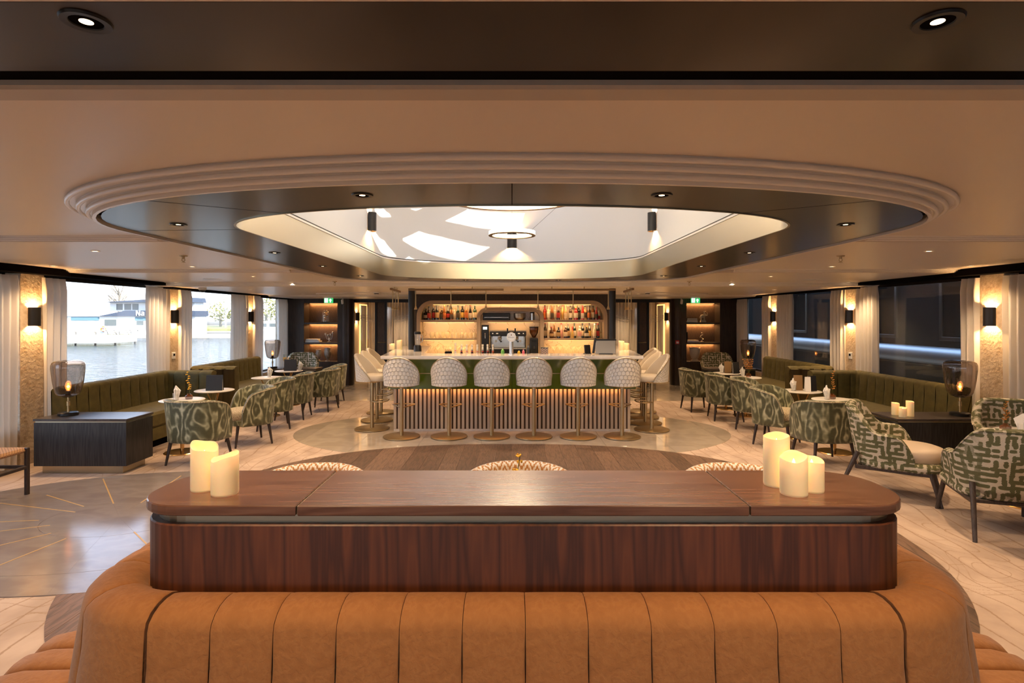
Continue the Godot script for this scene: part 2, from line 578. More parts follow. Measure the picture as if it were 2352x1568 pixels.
func carpet_print() -> ImageTexture:
	var f := FastNoiseLite.new()
	f.seed = 5
	f.frequency = 0.012
	f.fractal_octaves = 5
	var w := FastNoiseLite.new()
	w.seed = 9
	w.frequency = 0.004
	w.fractal_octaves = 2
	var n := 768
	# torus coordinates keep the print seamless
	return painted(n, n, func(x, y):
		var a: float = TAU * x / n
		var b: float = TAU * y / n
		var q := Vector3(cos(a) * 122.0 + cos(b) * 40.0, sin(a) * 122.0 + sin(b * 2.0) * 17.0, sin(b) * 122.0)
		var k := f.get_noise_3dv(q)
		var u := w.get_noise_3dv(q)
		var c := lin(0.41, 0.305, 0.24).lerp(lin(0.53, 0.41, 0.33), clampf(0.5 + k * 1.3, 0, 1))
		var line := fposmod((x / float(n)) * 22.0 + u * 1.1, 1.0)
		var d := absf(line - 0.5)
		if d < 0.035:
			c = c.lerp(lin(0.25, 0.15, 0.09), 0.55)
		var r := fposmod(u * 9.0, 1.0)
		if absf(r - 0.5) < 0.03 and u > 0.12:
			c = c.lerp(lin(0.27, 0.17, 0.10), 0.55)
		var ends := fposmod((y / float(n)) * 3.0 + floor(x / float(n) * 22.0 + u * 1.1 + 0.5) * 0.37, 1.0)
		if ends < 0.008:
			c = c.lerp(lin(0.27, 0.17, 0.10), 0.4)
		return c)

func labyrinth_print() -> ImageTexture:
	var rng := RandomNumberGenerator.new()
	rng.seed = 77
	var n := 512
	var cells := 12
	var cs := n / float(cells)
	var seg := []
	for i in cells:
		for j in cells:
			var r := rng.randf()
			if r < 0.62:
				seg.append([i, j, 1, 0])
			if r > 0.40:
				seg.append([i, j, 0, 1])
	var im := PackedByteArray()
	im.resize(n * n)
	for q in seg:
		var x0: int = int(q[0] * cs)
		var y0: int = int(q[1] * cs)
		var wv := 11 + rng.randi() % 3
		var L := int(cs * (1.0 if rng.randf() < 0.6 else 0.5))
		x0 += rng.randi_range(-6, 6)
		y0 += rng.randi_range(-6, 6)
		for a in range(-wv, L + wv):
			for b in range(-wv, wv + 1):
				if (a < 0 and a * a + b * b > wv * wv) or (a > L and (a - L) * (a - L) + b * b > wv * wv):
					continue
				var x: int = posmod(x0 + (a if q[2] else b), n)
				var y: int = posmod(y0 + (a if q[3] else b), n)
				im[y * n + x] = 1
	var f := FastNoiseLite.new()
	f.seed = 8
	f.frequency = 0.09
	return painted(n, n, func(x, y):
		var k: float = f.get_noise_2d(x, y) * 0.25 + f.get_noise_2d(x * 5.0, y * 0.6) * 0.15
		var jx: int = posmod(x + int(f.get_noise_2d(y * 1.3, x * 0.4) * 7.0), n)
		if im[y * n + jx] == 1:
			return lin(0.105 + 0.07 * k, 0.105 + 0.07 * k, 0.045 + 0.03 * k)
		return lin(0.52 + 0.25 * k, 0.46 + 0.22 * k, 0.36 + 0.18 * k))

# ---------------------------------------------------------------- camera, sky, sun
func camera_and_sky() -> void:
	var cam := Camera3D.new()
	cam.name = "camera"
	cam.projection = Camera3D.PROJECTION_FRUSTUM
	cam.near = 0.05
	cam.far = 400.0
	cam.size = cam.near * 1568.0 / 1300.0
	cam.frustum_offset = Vector2(0, -cam.near * 57.0 / 1300.0)
	cam.position = Vector3(0, 1.65, 0)
	cam.current = true
	add_child(cam)
	var e := Environment.new()
	e.background_mode = Environment.BG_SKY
	var sky := Sky.new()
	var sm := ProceduralSkyMaterial.new()
	sm.sky_top_color = Color(0.62, 0.74, 0.90)
	sm.sky_horizon_color = Color(0.97, 0.98, 1.0)
	sm.sky_curve = 0.12
	sm.sky_energy_multiplier = 1.8
	sm.ground_bottom_color = Color(0.45, 0.47, 0.48)
	sm.ground_horizon_color = Color(0.8, 0.82, 0.84)
	sky.sky_material = sm
	e.sky = sky
	e.tonemap_mode = Environment.TONE_MAPPER_LINEAR
	e.tonemap_exposure = 1.45
	e.sdfgi_enabled = true
	e.ssao_enabled = true
	e.ssil_enabled = true
	var we := WorldEnvironment.new()
	we.name = "environment"
	we.environment = e
	add_child(we)
	var sun := DirectionalLight3D.new()
	sun.name = "sun"
	sun.light_color = Color(1.0, 0.96, 0.90)
	sun.light_energy = 4.0
	sun.light_angular_distance = 0.55
	sun.shadow_enabled = true
	add_child(sun)
	sun.look_at_from_position(Vector3(0, 20, 0), Vector3(0, 20, 0) + Vector3(-0.6, -0.62, -0.5), Vector3.UP)

# ---------------------------------------------------------------- floor
const FLOOR_TOP := 0.0
func clipped(p: PackedVector2Array, keep: PackedVector2Array, cut: Array) -> Array:
	var got: Array = Array(Geometry2D.intersect_polygons(p, keep), TYPE_NIL, "", null)
	for c in cut:
		var next := []
		for g in got:
			next.append_array(Geometry2D.clip_polygons(g, c))
		got = next
	var out := []
	for g in got:
		var a := 0.0
		for i in g.size():
			a += g[i].cross(g[(i + 1) % g.size()])
		if absf(a) > 0.003:
			out.append(g)
	return out

func floors() -> void:
	var f := setting("floor", "beige patterned carpet floor with inlaid stone and wood ovals")
	var s := mesh_start()
	box2(s, Vector3(-5.75, -0.25, -18.0), Vector3(5.75, 0.0, 4.4), 0)
	commit(s, "carpet", M.carpet, f, "beige carpet with fine brown lines")
	var wood_oval := super_oval(Vector2(0.0, -4.70), 2.95, 2.62, 2.45, 110)
	var stone_oval := super_oval(Vector2(0.0, -8.2), 3.1, 1.75, 2.0, 100)
	var grey_oval := super_oval(Vector2(-3.1, -4.68), 1.95, 1.36, 2.0, 80)
	# polished tiles round the bar
	for i in range(-4, 5):
		for j in range(-3, 4):
			var c := Vector2(i * 0.8, -8.1 + j * 0.6)
			var sq := PackedVector2Array([c + Vector2(-0.399, -0.299), c + Vector2(0.399, -0.299), c + Vector2(0.399, 0.299), c + Vector2(-0.399, 0.299)])
			for g in clipped(sq, stone_oval, [wood_oval]):
				s = mesh_start()
				slab(s, g, 0.0, 0.004, 0.0008)
				commit(s, "tile", M["stone_tile_%d" % posmod(i * 7 + j * 3, 3)], f)
	# tiled passage before the glass doors
	for i in range(-7, 8):
		for j in 9:
			var c := Vector2(i * 0.72, -11.45 - j * 0.72)
			if absf(c.x) < 1.6 and j < 3:
				continue
			s = mesh_start()
			cbox(s, Vector3(c.x, 0.002, c.y), Vector3(0.718, 0.004, 0.718), 0.0008)
			commit(s, "tile", M["stone_tile_%d" % posmod(i * 5 + j * 2, 3)], f)
	# planks
	var rng := RandomNumberGenerator.new()
	rng.seed = 4
	for i in range(-15, 15):
		var z := -1.6 - rng.randf() * 1.2
		while z > -7.6:
			var L := 1.15 + rng.randf() * 0.5
			var sq := PackedVector2Array([Vector2(i * 0.2 + 0.001, z), Vector2(i * 0.2 + 0.199, z), Vector2(i * 0.2 + 0.199, z - L + 0.002), Vector2(i * 0.2 + 0.001, z - L + 0.002)])
			var k := rng.randi() % 4
			for g in clipped(sq, wood_oval, [grey_oval]):
				s = mesh_start()
				slab(s, g, 0.0, 0.005, 0.0008)
				commit(s, "plank", M["plank_%d" % k], f)
			z -= L
	# grey stone oval cut into wedges by joints, brass inlays between some of them
	var mid := Vector2(-3.22, -4.64)
	var cuts := [4, 27, 52, 75, 98, 121, 150, 171, 186, 200, 216, 238, 263, 290, 318, 341]
	for k in cuts.size():
		var a0: float = deg_to_rad(cuts[k])
		var a1: float = deg_to_rad(cuts[(k + 1) % cuts.size()] + (360 if k == cuts.size() - 1 else 0))
		for ring in [[0.0, 0.42], [0.42, 1.05], [1.05, 3.0]]:
			var w := PackedVector2Array()
			var steps := 6
			var g0: float = 0.0012
			for q in steps + 1:
				var a := lerpf(a0, a1, q / float(steps))
				w.append(mid + Vector2(cos(a) * 1.35, sin(a)) * (ring[1] - g0))
			if ring[0] > 0.0:
				for q in steps + 1:
					var a := lerpf(a1, a0, q / float(steps))
					w.append(mid + Vector2(cos(a) * 1.35, sin(a)) * (ring[0] + g0))
			else:
				w.append(mid)
			for g in clipped(w, grey_oval, []):
				s = mesh_start()
				slab(s, g, 0.0, 0.006, 0.0006)
				commit(s, "stone_slab", M.grey_stone, f)
		if k % 5 != 3:
			var d := Vector2(cos(a0) * 1.35, sin(a0))
			var t0: float = [0.36, 0.45, 0.40][k % 3]
			var t1: float = [1.22, 0.98, 1.3][k % 3]
			var p0 := mid + d * t0
			var p1 := mid + d * t1
			while not Geometry2D.is_point_in_polygon(p1, grey_oval) and t1 > t0:
				t1 -= 0.02
				p1 = mid + d * t1
			s = mesh_start()
			var dir := (p1 - p0)
			cbox(s, Vector3((p0.x + p1.x) / 2, 0.0045, (p0.y + p1.y) / 2), Vector3(dir.length(), 0.006, 0.011), 0.0, Basis(Vector3.UP, -dir.angle()))
			commit(s, "brass_inlay", M.inlay_gold, f)

# ---------------------------------------------------------------- ceiling
const BAYS := [[-4.4, 4.2, 2.24], [4.2, 6.7, 2.205], [6.7, 8.62, 2.17], [8.62, 12.2, 2.11], [12.2, 18.0, 2.08]]
func ring_outer(o := 0.0) -> PackedVector2Array:
	return long_oval(2.30, 2.17, 8.40, 1.25, 1.0, o)
func ring_inner(o := 0.0) -> PackedVector2Array:
	return long_oval(1.60, 2.64, 7.77, 0.74, 0.9, o)

func ceilings() -> void:
	var c := setting("ceiling", "cream painted ceiling stepping down bay by bay towards the bar")
	var hole := ring_outer(0.13)
	var s: SurfaceTool
	for b in BAYS:
		var parts := [PackedVector2Array([Vector2(-5.75, -b[0]), Vector2(5.75, -b[0]), Vector2(5.75, -b[1]), Vector2(-5.75, -b[1])])]
		if b[0] < 0:
			# leave the strip of the bronze cross band open
			parts = [PackedVector2Array([Vector2(-5.75, 4.4), Vector2(5.75, 4.4), Vector2(5.75, -1.06), Vector2(-5.75, -1.06)]), PackedVector2Array([Vector2(-5.75, -1.42), Vector2(5.75, -1.42), Vector2(5.75, -4.2), Vector2(-5.75, -4.2)])]
		for p in parts:
			for g in Geometry2D.clip_polygons(p, hole):
				s = mesh_start()
				slab(s, g, b[2], 2.50)
				commit(s, "ceiling_panel", M.ceiling_paint, c)
	# mouldings at the steps
	for k in [[4.2, 2.205, 2.24], [6.7, 2.17, 2.205], [8.62, 2.11, 2.17], [12.2, 2.08, 2.11]]:
		for side in [-1, 1]:
			var x0: float = 2.62 if k[0] < 8 else 0.0
			var t := commit_trim("trim_1", "stepped cream moulding across the ceiling at a drop in level")
			s = mesh_start()
			box2(s, Vector3(side * x0, k[1] + 0.004, -k[0] + 0.022), Vector3(side * 5.75, k[2] + 0.05, -k[0] - 0.01), 0.004)
			box2(s, Vector3(side * x0, k[1] + 0.016, -k[0] + 0.05), Vector3(side * 5.75, k[2] + 0.05, -k[0] + 0.0), 0.004)
			box2(s, Vector3(side * x0, k[2] - 0.006, -k[0] + 0.085), Vector3(side * 5.75, k[2] + 0.05, -k[0] + 0.02), 0.004)
			commit(s, "moulding", M.moulding_paint, t)
			if k[0] < 5:
				s = mesh_start()
				box2(s, Vector3(side * x0, k[2] - 0.0075, -k[0] + 0.026), Vector3(side * 5.75, k[2] + 0.01, -k[0] + 0.018), 0)
				commit(s, "shadow_gap", M.black_matte, t)
	# stepped oval moulding round the bronze ring
	var om := commit_trim("trim_2", "stepped oval moulding around the bronze ceiling ring")
	for q in [[0.135, 0.085, 2.222], [0.09, 0.045, 2.200], [0.05, 0.012, 2.178]]:
		s = mesh_start()
		band(s, ring_outer(q[0]), ring_outer(q[1]), q[2], 2.45)
		commit(s, "moulding_step", M.moulding_paint, om)
		s = mesh_start()
		var bead := []
		for p in ring_outer(q[0] - 0.004):
			if bead.is_empty() or bead[-1].distance_to(Vector3(p.x, q[2] + 0.004, p.y)) > 0.002:
				bead.append(Vector3(p.x, q[2] + 0.004, p.y))
		tube(s, bead, 0.012, 8, true)
		commit(s, "bead", M.moulding_paint, om)
	s = mesh_start()
	band(s, ring_outer(0.028), ring_outer(0.012), 2.158, 2.30)
	commit(s, "lip", M.moulding_paint, om)
	s = mesh_start()
	band(s, ring_outer(0.014), ring_outer(-0.012), 2.20, 2.40)
	commit(s, "shadow_gap", M.black_matte, om)
	# bronze soffit in sections
	var br := commit_trim("trim_3", "brushed dark bronze oval soffit around the skylight")
	var o := ring_outer(-0.01)
	var i := ring_inner()
	var n := o.size()
	var joints := [0, 10, 20, 30, 41, 51, 61, 71, 82]
	for k in joints.size() - 1:
		s = mesh_start()
		var a: int = joints[k]
		var b: int = joints[k + 1]
		for m in range(a, b):
			var j := m
			var l := (m + 1) % n
			var q := 0.0
			s.set_smooth_group(1)
			face(s, [Vector3(o[j].x, 2.17, o[j].y), Vector3(o[l].x, 2.17, o[l].y), Vector3(i[l].x, 2.17, i[l].y), Vector3(i[j].x, 2.17, i[j].y)], Vector3.DOWN)
			s.set_smooth_group(2)
			face(s, [Vector3(o[j].x, 2.17, o[j].y), Vector3(o[l].x, 2.17, o[l].y), Vector3(o[l].x, 2.40, o[l].y), Vector3(o[j].x, 2.40, o[j].y)], Vector3(o[j].x, 0, o[j].y + 5.2))
			s.set_smooth_group(3)
			face(s, [Vector3(o[j].x, 2.40, o[j].y), Vector3(o[l].x, 2.40, o[l].y), Vector3(i[l].x, 2.40, i[l].y), Vector3(i[j].x, 2.40, i[j].y)], Vector3.UP)
		commit(s, "soffit_panel", M.bronze, br)
		s = mesh_start()
		cbox(s, Vector3((o[a].x + i[a].x) / 2, 2.1715, (o[a].y + i[a].y) / 2), Vector3((o[a] - i[a]).length(), 0.004, 0.004), 0, Basis(Vector3.UP, -(o[a] - i[a]).angle()))
		commit(s, "joint", M.black_matte, br)
	# champagne collar and cream ledge
	var col := commit_trim("trim_4", "champagne metal collar inside the oval opening")
	s = mesh_start()
	band(s, ring_inner(0.012), ring_inner(0.0), 2.165, 2.382)
	commit(s, "collar", M.champagne, col)
	s = mesh_start()
	band(s, ring_inner(0.10), ring_inner(-0.006), 2.372, 2.388)
	commit(s, "ledge", M.moulding_paint, col)
	# the white light well
	var w := setting("wall_skylight", "white wall of the oval light well under the skylight")
	s = mesh_start()
	band(s, long_oval(1.62, 2.6, 7.85, 0.8, 0.95, 0.06), long_oval(1.62, 2.6, 7.85, 0.8, 0.95), 2.38, 3.56)
	commit(s, "well_wall", M.white_paint, w)
	# skylight roof with glazed facets
	var r := CSGCombiner3D.new()
	r.name = "ceiling_skylight"
	add_child(r)
	r.set_meta("kind", "structure")
	r.set_meta("label", "translucent white blind under the skylight with clear glazed facets")
	var lid := CSGBox3D.new()
	lid.name = "lid"
	lid.size = Vector3(3.7, 0.05, 5.7)
	lid.position = Vector3(0, 3.575, -5.22)
	lid.material = M.roof_blind
	r.add_child(lid)
	var panes := [
		[-0.5, -6.61, -0.57, -6.67, -0.5, -6.92, -0.19, -7.02, 0.15, -7.07, 0.68, -7.08, 0.5, -6.83, 0.12, -6.76, -0.24, -6.68],
		[-0.36, -7.17, -0.2, -7.45, 0.22, -7.48, 0.64, -7.47, 0.81, -7.27, 0.37, -7.24, -0.03, -7.22],
		[-0.73, -5.56, -0.75, -5.98, -0.68, -6.31, -0.51, -6.38, -0.33, -6.4, -0.48, -6.11, -0.59, -5.85],
		[-1.02, -6.1, -1.07, -6.6, -0.99, -6.7, -0.88, -6.73, -0.91, -6.54, -0.94, -6.14],
		[-1.02, -6.93, -0.62, -7.34, -0.7, -7.19, -0.75, -7.07, -0.88, -7.01],
		[-0.30, -6.42, 0.05, -6.50, 0.12, -6.60, -0.05, -6.60, -0.28, -6.55],
		[-1.45, -3.4, -1.45, -5.9, -1.15, -5.9, -1.15, -3.4]]
	for k in panes.size():
		var p := PackedVector2Array()
		for q in range(0, panes[k].size(), 2):
			p.append(Vector2(panes[k][q], panes[k][q + 1]))
		var cut := CSGPolygon3D.new()
		cut.name = "facet"
		cut.operation = CSGShape3D.OPERATION_SUBTRACTION
		var flat := PackedVector2Array()
		for q in p:
			flat.append(Vector2(q.x, -q.y))
		cut.polygon = flat
		cut.depth = 0.3
		cut.rotation.x = -PI / 2
		cut.position.y = 3.7
		cut.material = M.roof_blind
		r.add_child(cut, true)
		var g := mesh_start()
		slab(g, p, 3.585, 3.59)
		var pane := commit(g, "window_skylight", M.pane)
		pane.set_meta("kind", "structure")
		pane.set_meta("label", "clear glass facet of the skylight")
	# bronze band over the camera
	var cb := commit_trim("trim_5", "dark bronze band across the ceiling with two downlights")
	s = mesh_start()
	box2(s, Vector3(-5.75, 2.24, -1.06), Vector3(5.75, 2.50, -1.362), 0.002)
	commit(s, "soffit_panel", M.bronze, cb)
	s = mesh_start()
	box2(s, Vector3(-5.75, 2.243, -1.363), Vector3(5.75, 2.50, -1.417), 0)
	commit(s, "shadow_gap", M.black_matte, cb)
	s = mesh_start()
	box2(s, Vector3(-5.75, 2.222, -1.418), Vector3(5.75, 2.30, -1.50), 0.008)
	box2(s, Vector3(-5.75, 2.232, -1.50), Vector3(5.75, 2.30, -1.53), 0.006)
	commit(s, "cove_strip", M.taupe_trim, cb)

func commit_trim(called: String, label: String) -> Node3D:
	return setting(called, label)

# ---------------------------------------------------------------- side walls, windows, curtains
const PIERS := [1.12, 3.75, 6.38, 9.03, 11.66]
func side_walls() -> void:
	var s: SurfaceTool
	for sd in [-1, 1]:
		var side: String = "left" if sd < 0 else "right"
		var w := setting("wall_" + side, "side wall of the lounge with plastered piers between wide windows, " + ("river side" if sd < 0 else "quay side"))
		s = mesh_start()
		box2(s, Vector3(sd * 5.45, 0.0, 4.4), Vector3(sd * 5.7, 0.42, -13.8), 0.0)
		commit(s, "parapet", M.plaster, w)
		s = mesh_start()
		box2(s, Vector3(sd * 5.50, 2.13, 4.4), Vector3(sd * 5.75, 2.5, -18.0), 0.0)
		commit(s, "header", M.black_matte, w)
		s = mesh_start()
		box2(s, Vector3(sd * 5.5, 0.0, -13.75), Vector3(sd * 5.75, 2.5, -18.0), 0.0)
		commit(s, "end_wall", M.plaster, w)
		s = mesh_start()
		box2(s, Vector3(sd * 5.5, 0.0, 4.4), Vector3(sd * 5.75, 2.5, -0.95), 0.0)
		commit(s, "end_wall", M.plaster, w)
		for z in PIERS:
			s = mesh_start()
			cbox(s, Vector3(sd * 5.56, 1.07, -z), Vector3(0.31, 2.14, 0.32), 0.004)
			commit(s, "pier", M.plaster, w)
		# black curtain track under the ceiling
		for q in [[-0.9, 6.70, 2.125], [6.72, 8.74, 2.125], [8.76, 12.15, 2.085], [12.17, 13.6, 2.06]]:
			s = mesh_start()
			box2(s, Vector3(sd * 5.24, q[2], -q[0]), Vector3(sd * 5.5, q[2] + 0.2, -q[1]), 0.002)
			commit(s, "curtain_track", M.black_matte, w)
		var n := 0
		for k in PIERS.size():
			var z0: float = PIERS[k] + 0.16
			var z1: float = (PIERS[k + 1] if k + 1 < PIERS.size() else 13.95) - 0.16
			n += 1
			var win := setting("window_%d" % (n if sd < 0 else n + 5), "wide ship window with slim dark frame, " + ("bright river outside" if sd < 0 else "dark hull of a moored ship outside"))
			s = mesh_start()
			box2(s, Vector3(sd * 5.60, 0.42, -z0), Vector3(sd * 5.608, 2.13, -z1), 0)
			commit(s, "pane", M.pane, win)
			s = mesh_start()
			for e in [z0 + 0.02, z1 - 0.02]:
				box2(s, Vector3(sd * 5.57, 0.42, -e + 0.02), Vector3(sd * 5.64, 2.13, -e - 0.02), 0.002)
			for e in [0.44, 2.11]:
				box2(s, Vector3(sd * 5.57, e - 0.02, -z0), Vector3(sd * 5.64, e + 0.02, -z1), 0.002)
			commit(s, "window_frame", M.black_metal, win)
	# rear wall behind the camera
	s = mesh_start()
	box2(s, Vector3(-5.75, 0, 4.4), Vector3(5.75, 0.45, 4.6), 0)
	box2(s, Vector3(-5.75, 2.12, 4.4), Vector3(5.75, 2.5, 4.6), 0)
	for x in [-5.45, -2.75, 0.0, 2.75, 5.45]:
		box2(s, Vector3(x - 0.3, 0.45, 4.4), Vector3(x + 0.3, 2.12, 4.6), 0)
	built(s, "wall_back", M.wenge, "dark framed bow wall with panorama windows behind the camera")
	for k in 4:
		s = mesh_start()
		var x: float = [-5.15, -2.45, 0.3, 3.05][k]
		box2(s, Vector3(x, 0.45, 4.5), Vector3(x + [2.1, 2.15, 2.15, 2.1][k], 2.12, 4.508), 0)
		built(s, "window_%d" % (11 + k), M.pane, "panorama window pane in the bow wall behind the camera")

func curtain_mesh(L: float, sd: int, sd2: int) -> ArrayMesh:
	var rows := []
	var nu := int(L / 0.012)
	for i in nu + 1:
		var u := L * i / nu
		var row := []
		for j in 15:
			var v := j / 14.0
			var y := 0.03 + v * 2.07
			var amp := 0.043 * (1.0 if v < 0.94 else 0.5)
			var x := amp * sin(u * TAU / 0.098 + 0.5 * sin(v * 2.2 + sd2)) + 0.012 * sin(u * 19.0 + v * 1.7 + sd2) * (1.0 - v)
			row.append(Vector3(x, y, -u * (1.0 + 0.10 * (1.0 - v) * (0.5 - i / float(nu))) ))
		rows.append(row)
	var s := mesh_start()
	sheet(s, rows, false, false, 1)
	return mesh_of(s)

func curtains() -> void:
	var spans := [[5.55, 6.20], [6.50, 6.82], [8.36, 8.90], [9.16, 9.54], [10.9, 11.53], [11.79, 12.2], [13.05, 13.68]]
	var spots := ["at the frame's edge before the first pier", "between the nearest pier and the first window", "on the far side of the first window", "between the middle pier and the second window", "on the far side of the second window", "between the far pier and the last window", "beside the dark shelf wall"]
	for sd in [-1, 1]:
		for k in spans.size():
			var o := MeshInstance3D.new()
			o.name = numbered("curtain")
			o.mesh = curtain_mesh(spans[k][1] - spans[k][0], sd, k)
			o.material_override = M.sheer
			o.position = Vector3(sd * 5.40, 0, -spans[k][0])
			add_child(o)
			tag(o, "cream sheer curtain " + spots[k] + (", river side" if sd < 0 else ", dark side"), "curtain", "curtains along the windows")

# ---------------------------------------------------------------- lamps fixed to the building
func spot(parent: Node3D, at: Vector3, dir: Vector3, e: float, ang: float, c: Color, size := 0.03, soft := 0.6) -> void:
	var l := SpotLight3D.new()
	l.name = "spot"
	l.light_energy = e
	l.light_color = c
	l.spot_angle = ang
	l.spot_angle_attenuation = soft
	l.spot_range = 30.0
	l.spot_attenuation = 2.0
	l.light_size = size
	l.shadow_enabled = true
	parent.add_child(l, true)
	l.transform = Transform3D(Basis.looking_at(dir, Vector3.FORWARD if absf(dir.normalized().y) > 0.9 else Vector3.UP), at)

func omni(parent: Node3D, at: Vector3, e: float, c: Color, size := 0.02) -> void:
	var l := OmniLight3D.new()
	l.name = "omni"
	l.light_energy = e
	l.light_color = c
	l.omni_range = 30.0
	l.omni_attenuation = 2.0
	l.light_size = size
	l.shadow_enabled = true
	l.position = at
	parent.add_child(l, true)

func area(parent: Node3D, at: Vector3, dir: Vector3, size: Vector2, e: float, c: Color) -> void:
	var l := AreaLight3D.new()
	l.name = "area"
	l.light_energy = e
	l.light_color = c
	l.area_size = size
	l.area_range = 30.0
	l.shadow_enabled = true
	parent.add_child(l, true)
	l.transform = Transform3D(Basis.looking_at(dir, Vector3.FORWARD if absf(dir.normalized().y) > 0.9 else Vector3.UP), at)

func make_downlight(called: String, label: String, dark: bool, e: float, ang: float, r: float, at: Vector3) -> Node3D:
	var t := thing(called, label, "downlight", at, 0, "recessed ceiling downlights")
	var s := mesh_start()
	lathe(s, [Vector2(r * 0.62, 0.0), Vector2(r * 0.66, -0.004), Vector2(r * 0.95, -0.005), Vector2(r, 0.0)], 28)
	commit(s, "trim_ring", M.black_metal if dark else M.moulding_paint, t)
	s = mesh_start()
	lathe(s, [Vector2(0, -0.002), Vector2(r * (0.27 if dark else 0.62), -0.002), Vector2(r * (0.27 if dark else 0.62), 0.0)], 24)
	commit(s, "lens", M.lens_warm, t)
	if dark:
		s = mesh_start()
		lathe(s, [Vector2(r * 0.27, -0.0015), Vector2(r * 0.66, -0.0015)], 24)
		commit(s, "baffle", M.black_matte, t)
	spot(t, Vector3(0, -0.012, 0), Vector3.DOWN, e, ang, WARM, 0.03, 0.8)
	return t

func downlights() -> void:
	var d0 := make_downlight("bronze_downlight", "black rimmed downlight in the bronze band, over the river side", true, 1.5, 58, 0.046, Vector3(-0.85, 2.24, -1.13))
	again(d0, "black rimmed downlight in the bronze band, over the dark side", Vector3(0.85, 2.24, -1.13))
	var spots := [[0.64, 2.42, "near end"], [1.88, 3.19, "near shoulder"], [1.93, 4.6, "long side, first"], [1.95, 5.83, "long side, second"], [1.93, 7.2, "far shoulder"], [0.66, 8.06, "far end"]]
	for q in spots:
		for sd in [-1, 1]:
			again(d0, "black rimmed downlight in the oval bronze ring, %s, %s" % [q[2], "river half" if sd < 0 else "dark half"], Vector3(sd * q[0], 2.17, -q[1]))
	var w0: Node3D = null
	var rows := [[3.45, 1.6, 2.24, "above the camera's row"], [3.45, 3.2, 2.24, "in the nearest bay"], [3.52, 4.78, 2.205, "in the second bay, inner row"], [5.0, 6.17, 2.205, "by the nearest pier"], [3.53, 6.25, 2.205, "before the second step"], [3.34, 7.3, 2.17, "in the third bay, inner row"], [5.05, 8.5, 2.17, "by the middle pier"], [3.33, 8.55, 2.17, "before the third step"], [4.45, 9.6, 2.11, "in the far bay, outer row"], [2.53, 9.97, 2.11, "beside the bar"], [2.55, 11.4, 2.11, "before the glass doors"], [4.2, 11.4, 2.11, "before the shelf wall"]]
	for q in rows:
		for sd in [-1, 1]:
			var lab := "small white downlight %s, %s side" % [q[3], "river" if sd < 0 else "dark"]
			var at := Vector3(sd * q[0], q[2], -q[1])
			if w0 == null:
				w0 = make_downlight("ceiling_downlight", lab, false, 1.35, 60, 0.036, at)
			else:
				again(w0, lab, at)
	for sd in [-1, 1]:
		for k in 2:
			again(w0, "small white downlight over the bar's back counter, %s of a pair, %s half" % [["nearer", "farther"][k], "river" if sd < 0 else "dark"], Vector3(sd * [0.25, 0.45][k], 2.11, [-10.1, -10.9][k]))

func make_sconce() -> Node3D:
	var t := thing("wall_sconce", "black half-round wall light on the nearest river side pier, glowing up and down", "wall light", Vector3.ZERO, 0, "half-round wall lights on the piers")
	var s := mesh_start()
	var outer := []
	for i in 17:
		var a := PI * i / 16.0
		outer.append([Vector3(-cos(a) * 0.067, -0.105, sin(a) * 0.075 + 0.004), Vector3(-cos(a) * 0.067, 0.105, sin(a) * 0.075 + 0.004)])
	sheet(s, outer, false, false, 1)
	commit(s, "shell", M.black_metal, t)
	s = mesh_start()
	var inner := []
	for i in 17:
		var a := PI * i / 16.0
		inner.append([Vector3(-cos(a) * 0.063, -0.104, sin(a) * 0.071 + 0.004), Vector3(-cos(a) * 0.063, 0.104, sin(a) * 0.071 + 0.004)])
	sheet(s, inner, false, false, 1)
	for y in [-0.105, 0.105]:
		var rim := []
		for i in 17:
			var a := PI * i / 16.0
			rim.append([Vector3(-cos(a) * 0.067, y, sin(a) * 0.075 + 0.004), Vector3(-cos(a) * 0.060, y, sin(a) * 0.068 + 0.004)])
		sheet(s, rim, false, false, 2)
	commit(s, "gilt_lining", M.brass_bright, t)
	s = mesh_start()
	cbox(s, Vector3(0, 0, 0.004), Vector3(0.11, 0.19, 0.008), 0.002)
	commit(s, "back_plate", M.black_metal, t)
	for k in [-1, 1]:
		s = mesh_start()
		lathe(s, [Vector2(0.0, k * 0.06), Vector2(0.028, k * 0.06), Vector2(0.028, k * 0.045), Vector2(0, k * 0.045)], 16, Transform3D(Basis(), Vector3(0, 0, 0.04)))
		commit(s, "bulb_lens", M.lens_warm, t)
		spot(t, Vector3(0, k * 0.068, 0.045), Vector3(0, k, -0.10), 0.40, 66, Color(1.0, 0.78, 0.52), 0.012, 0.12)
	return t

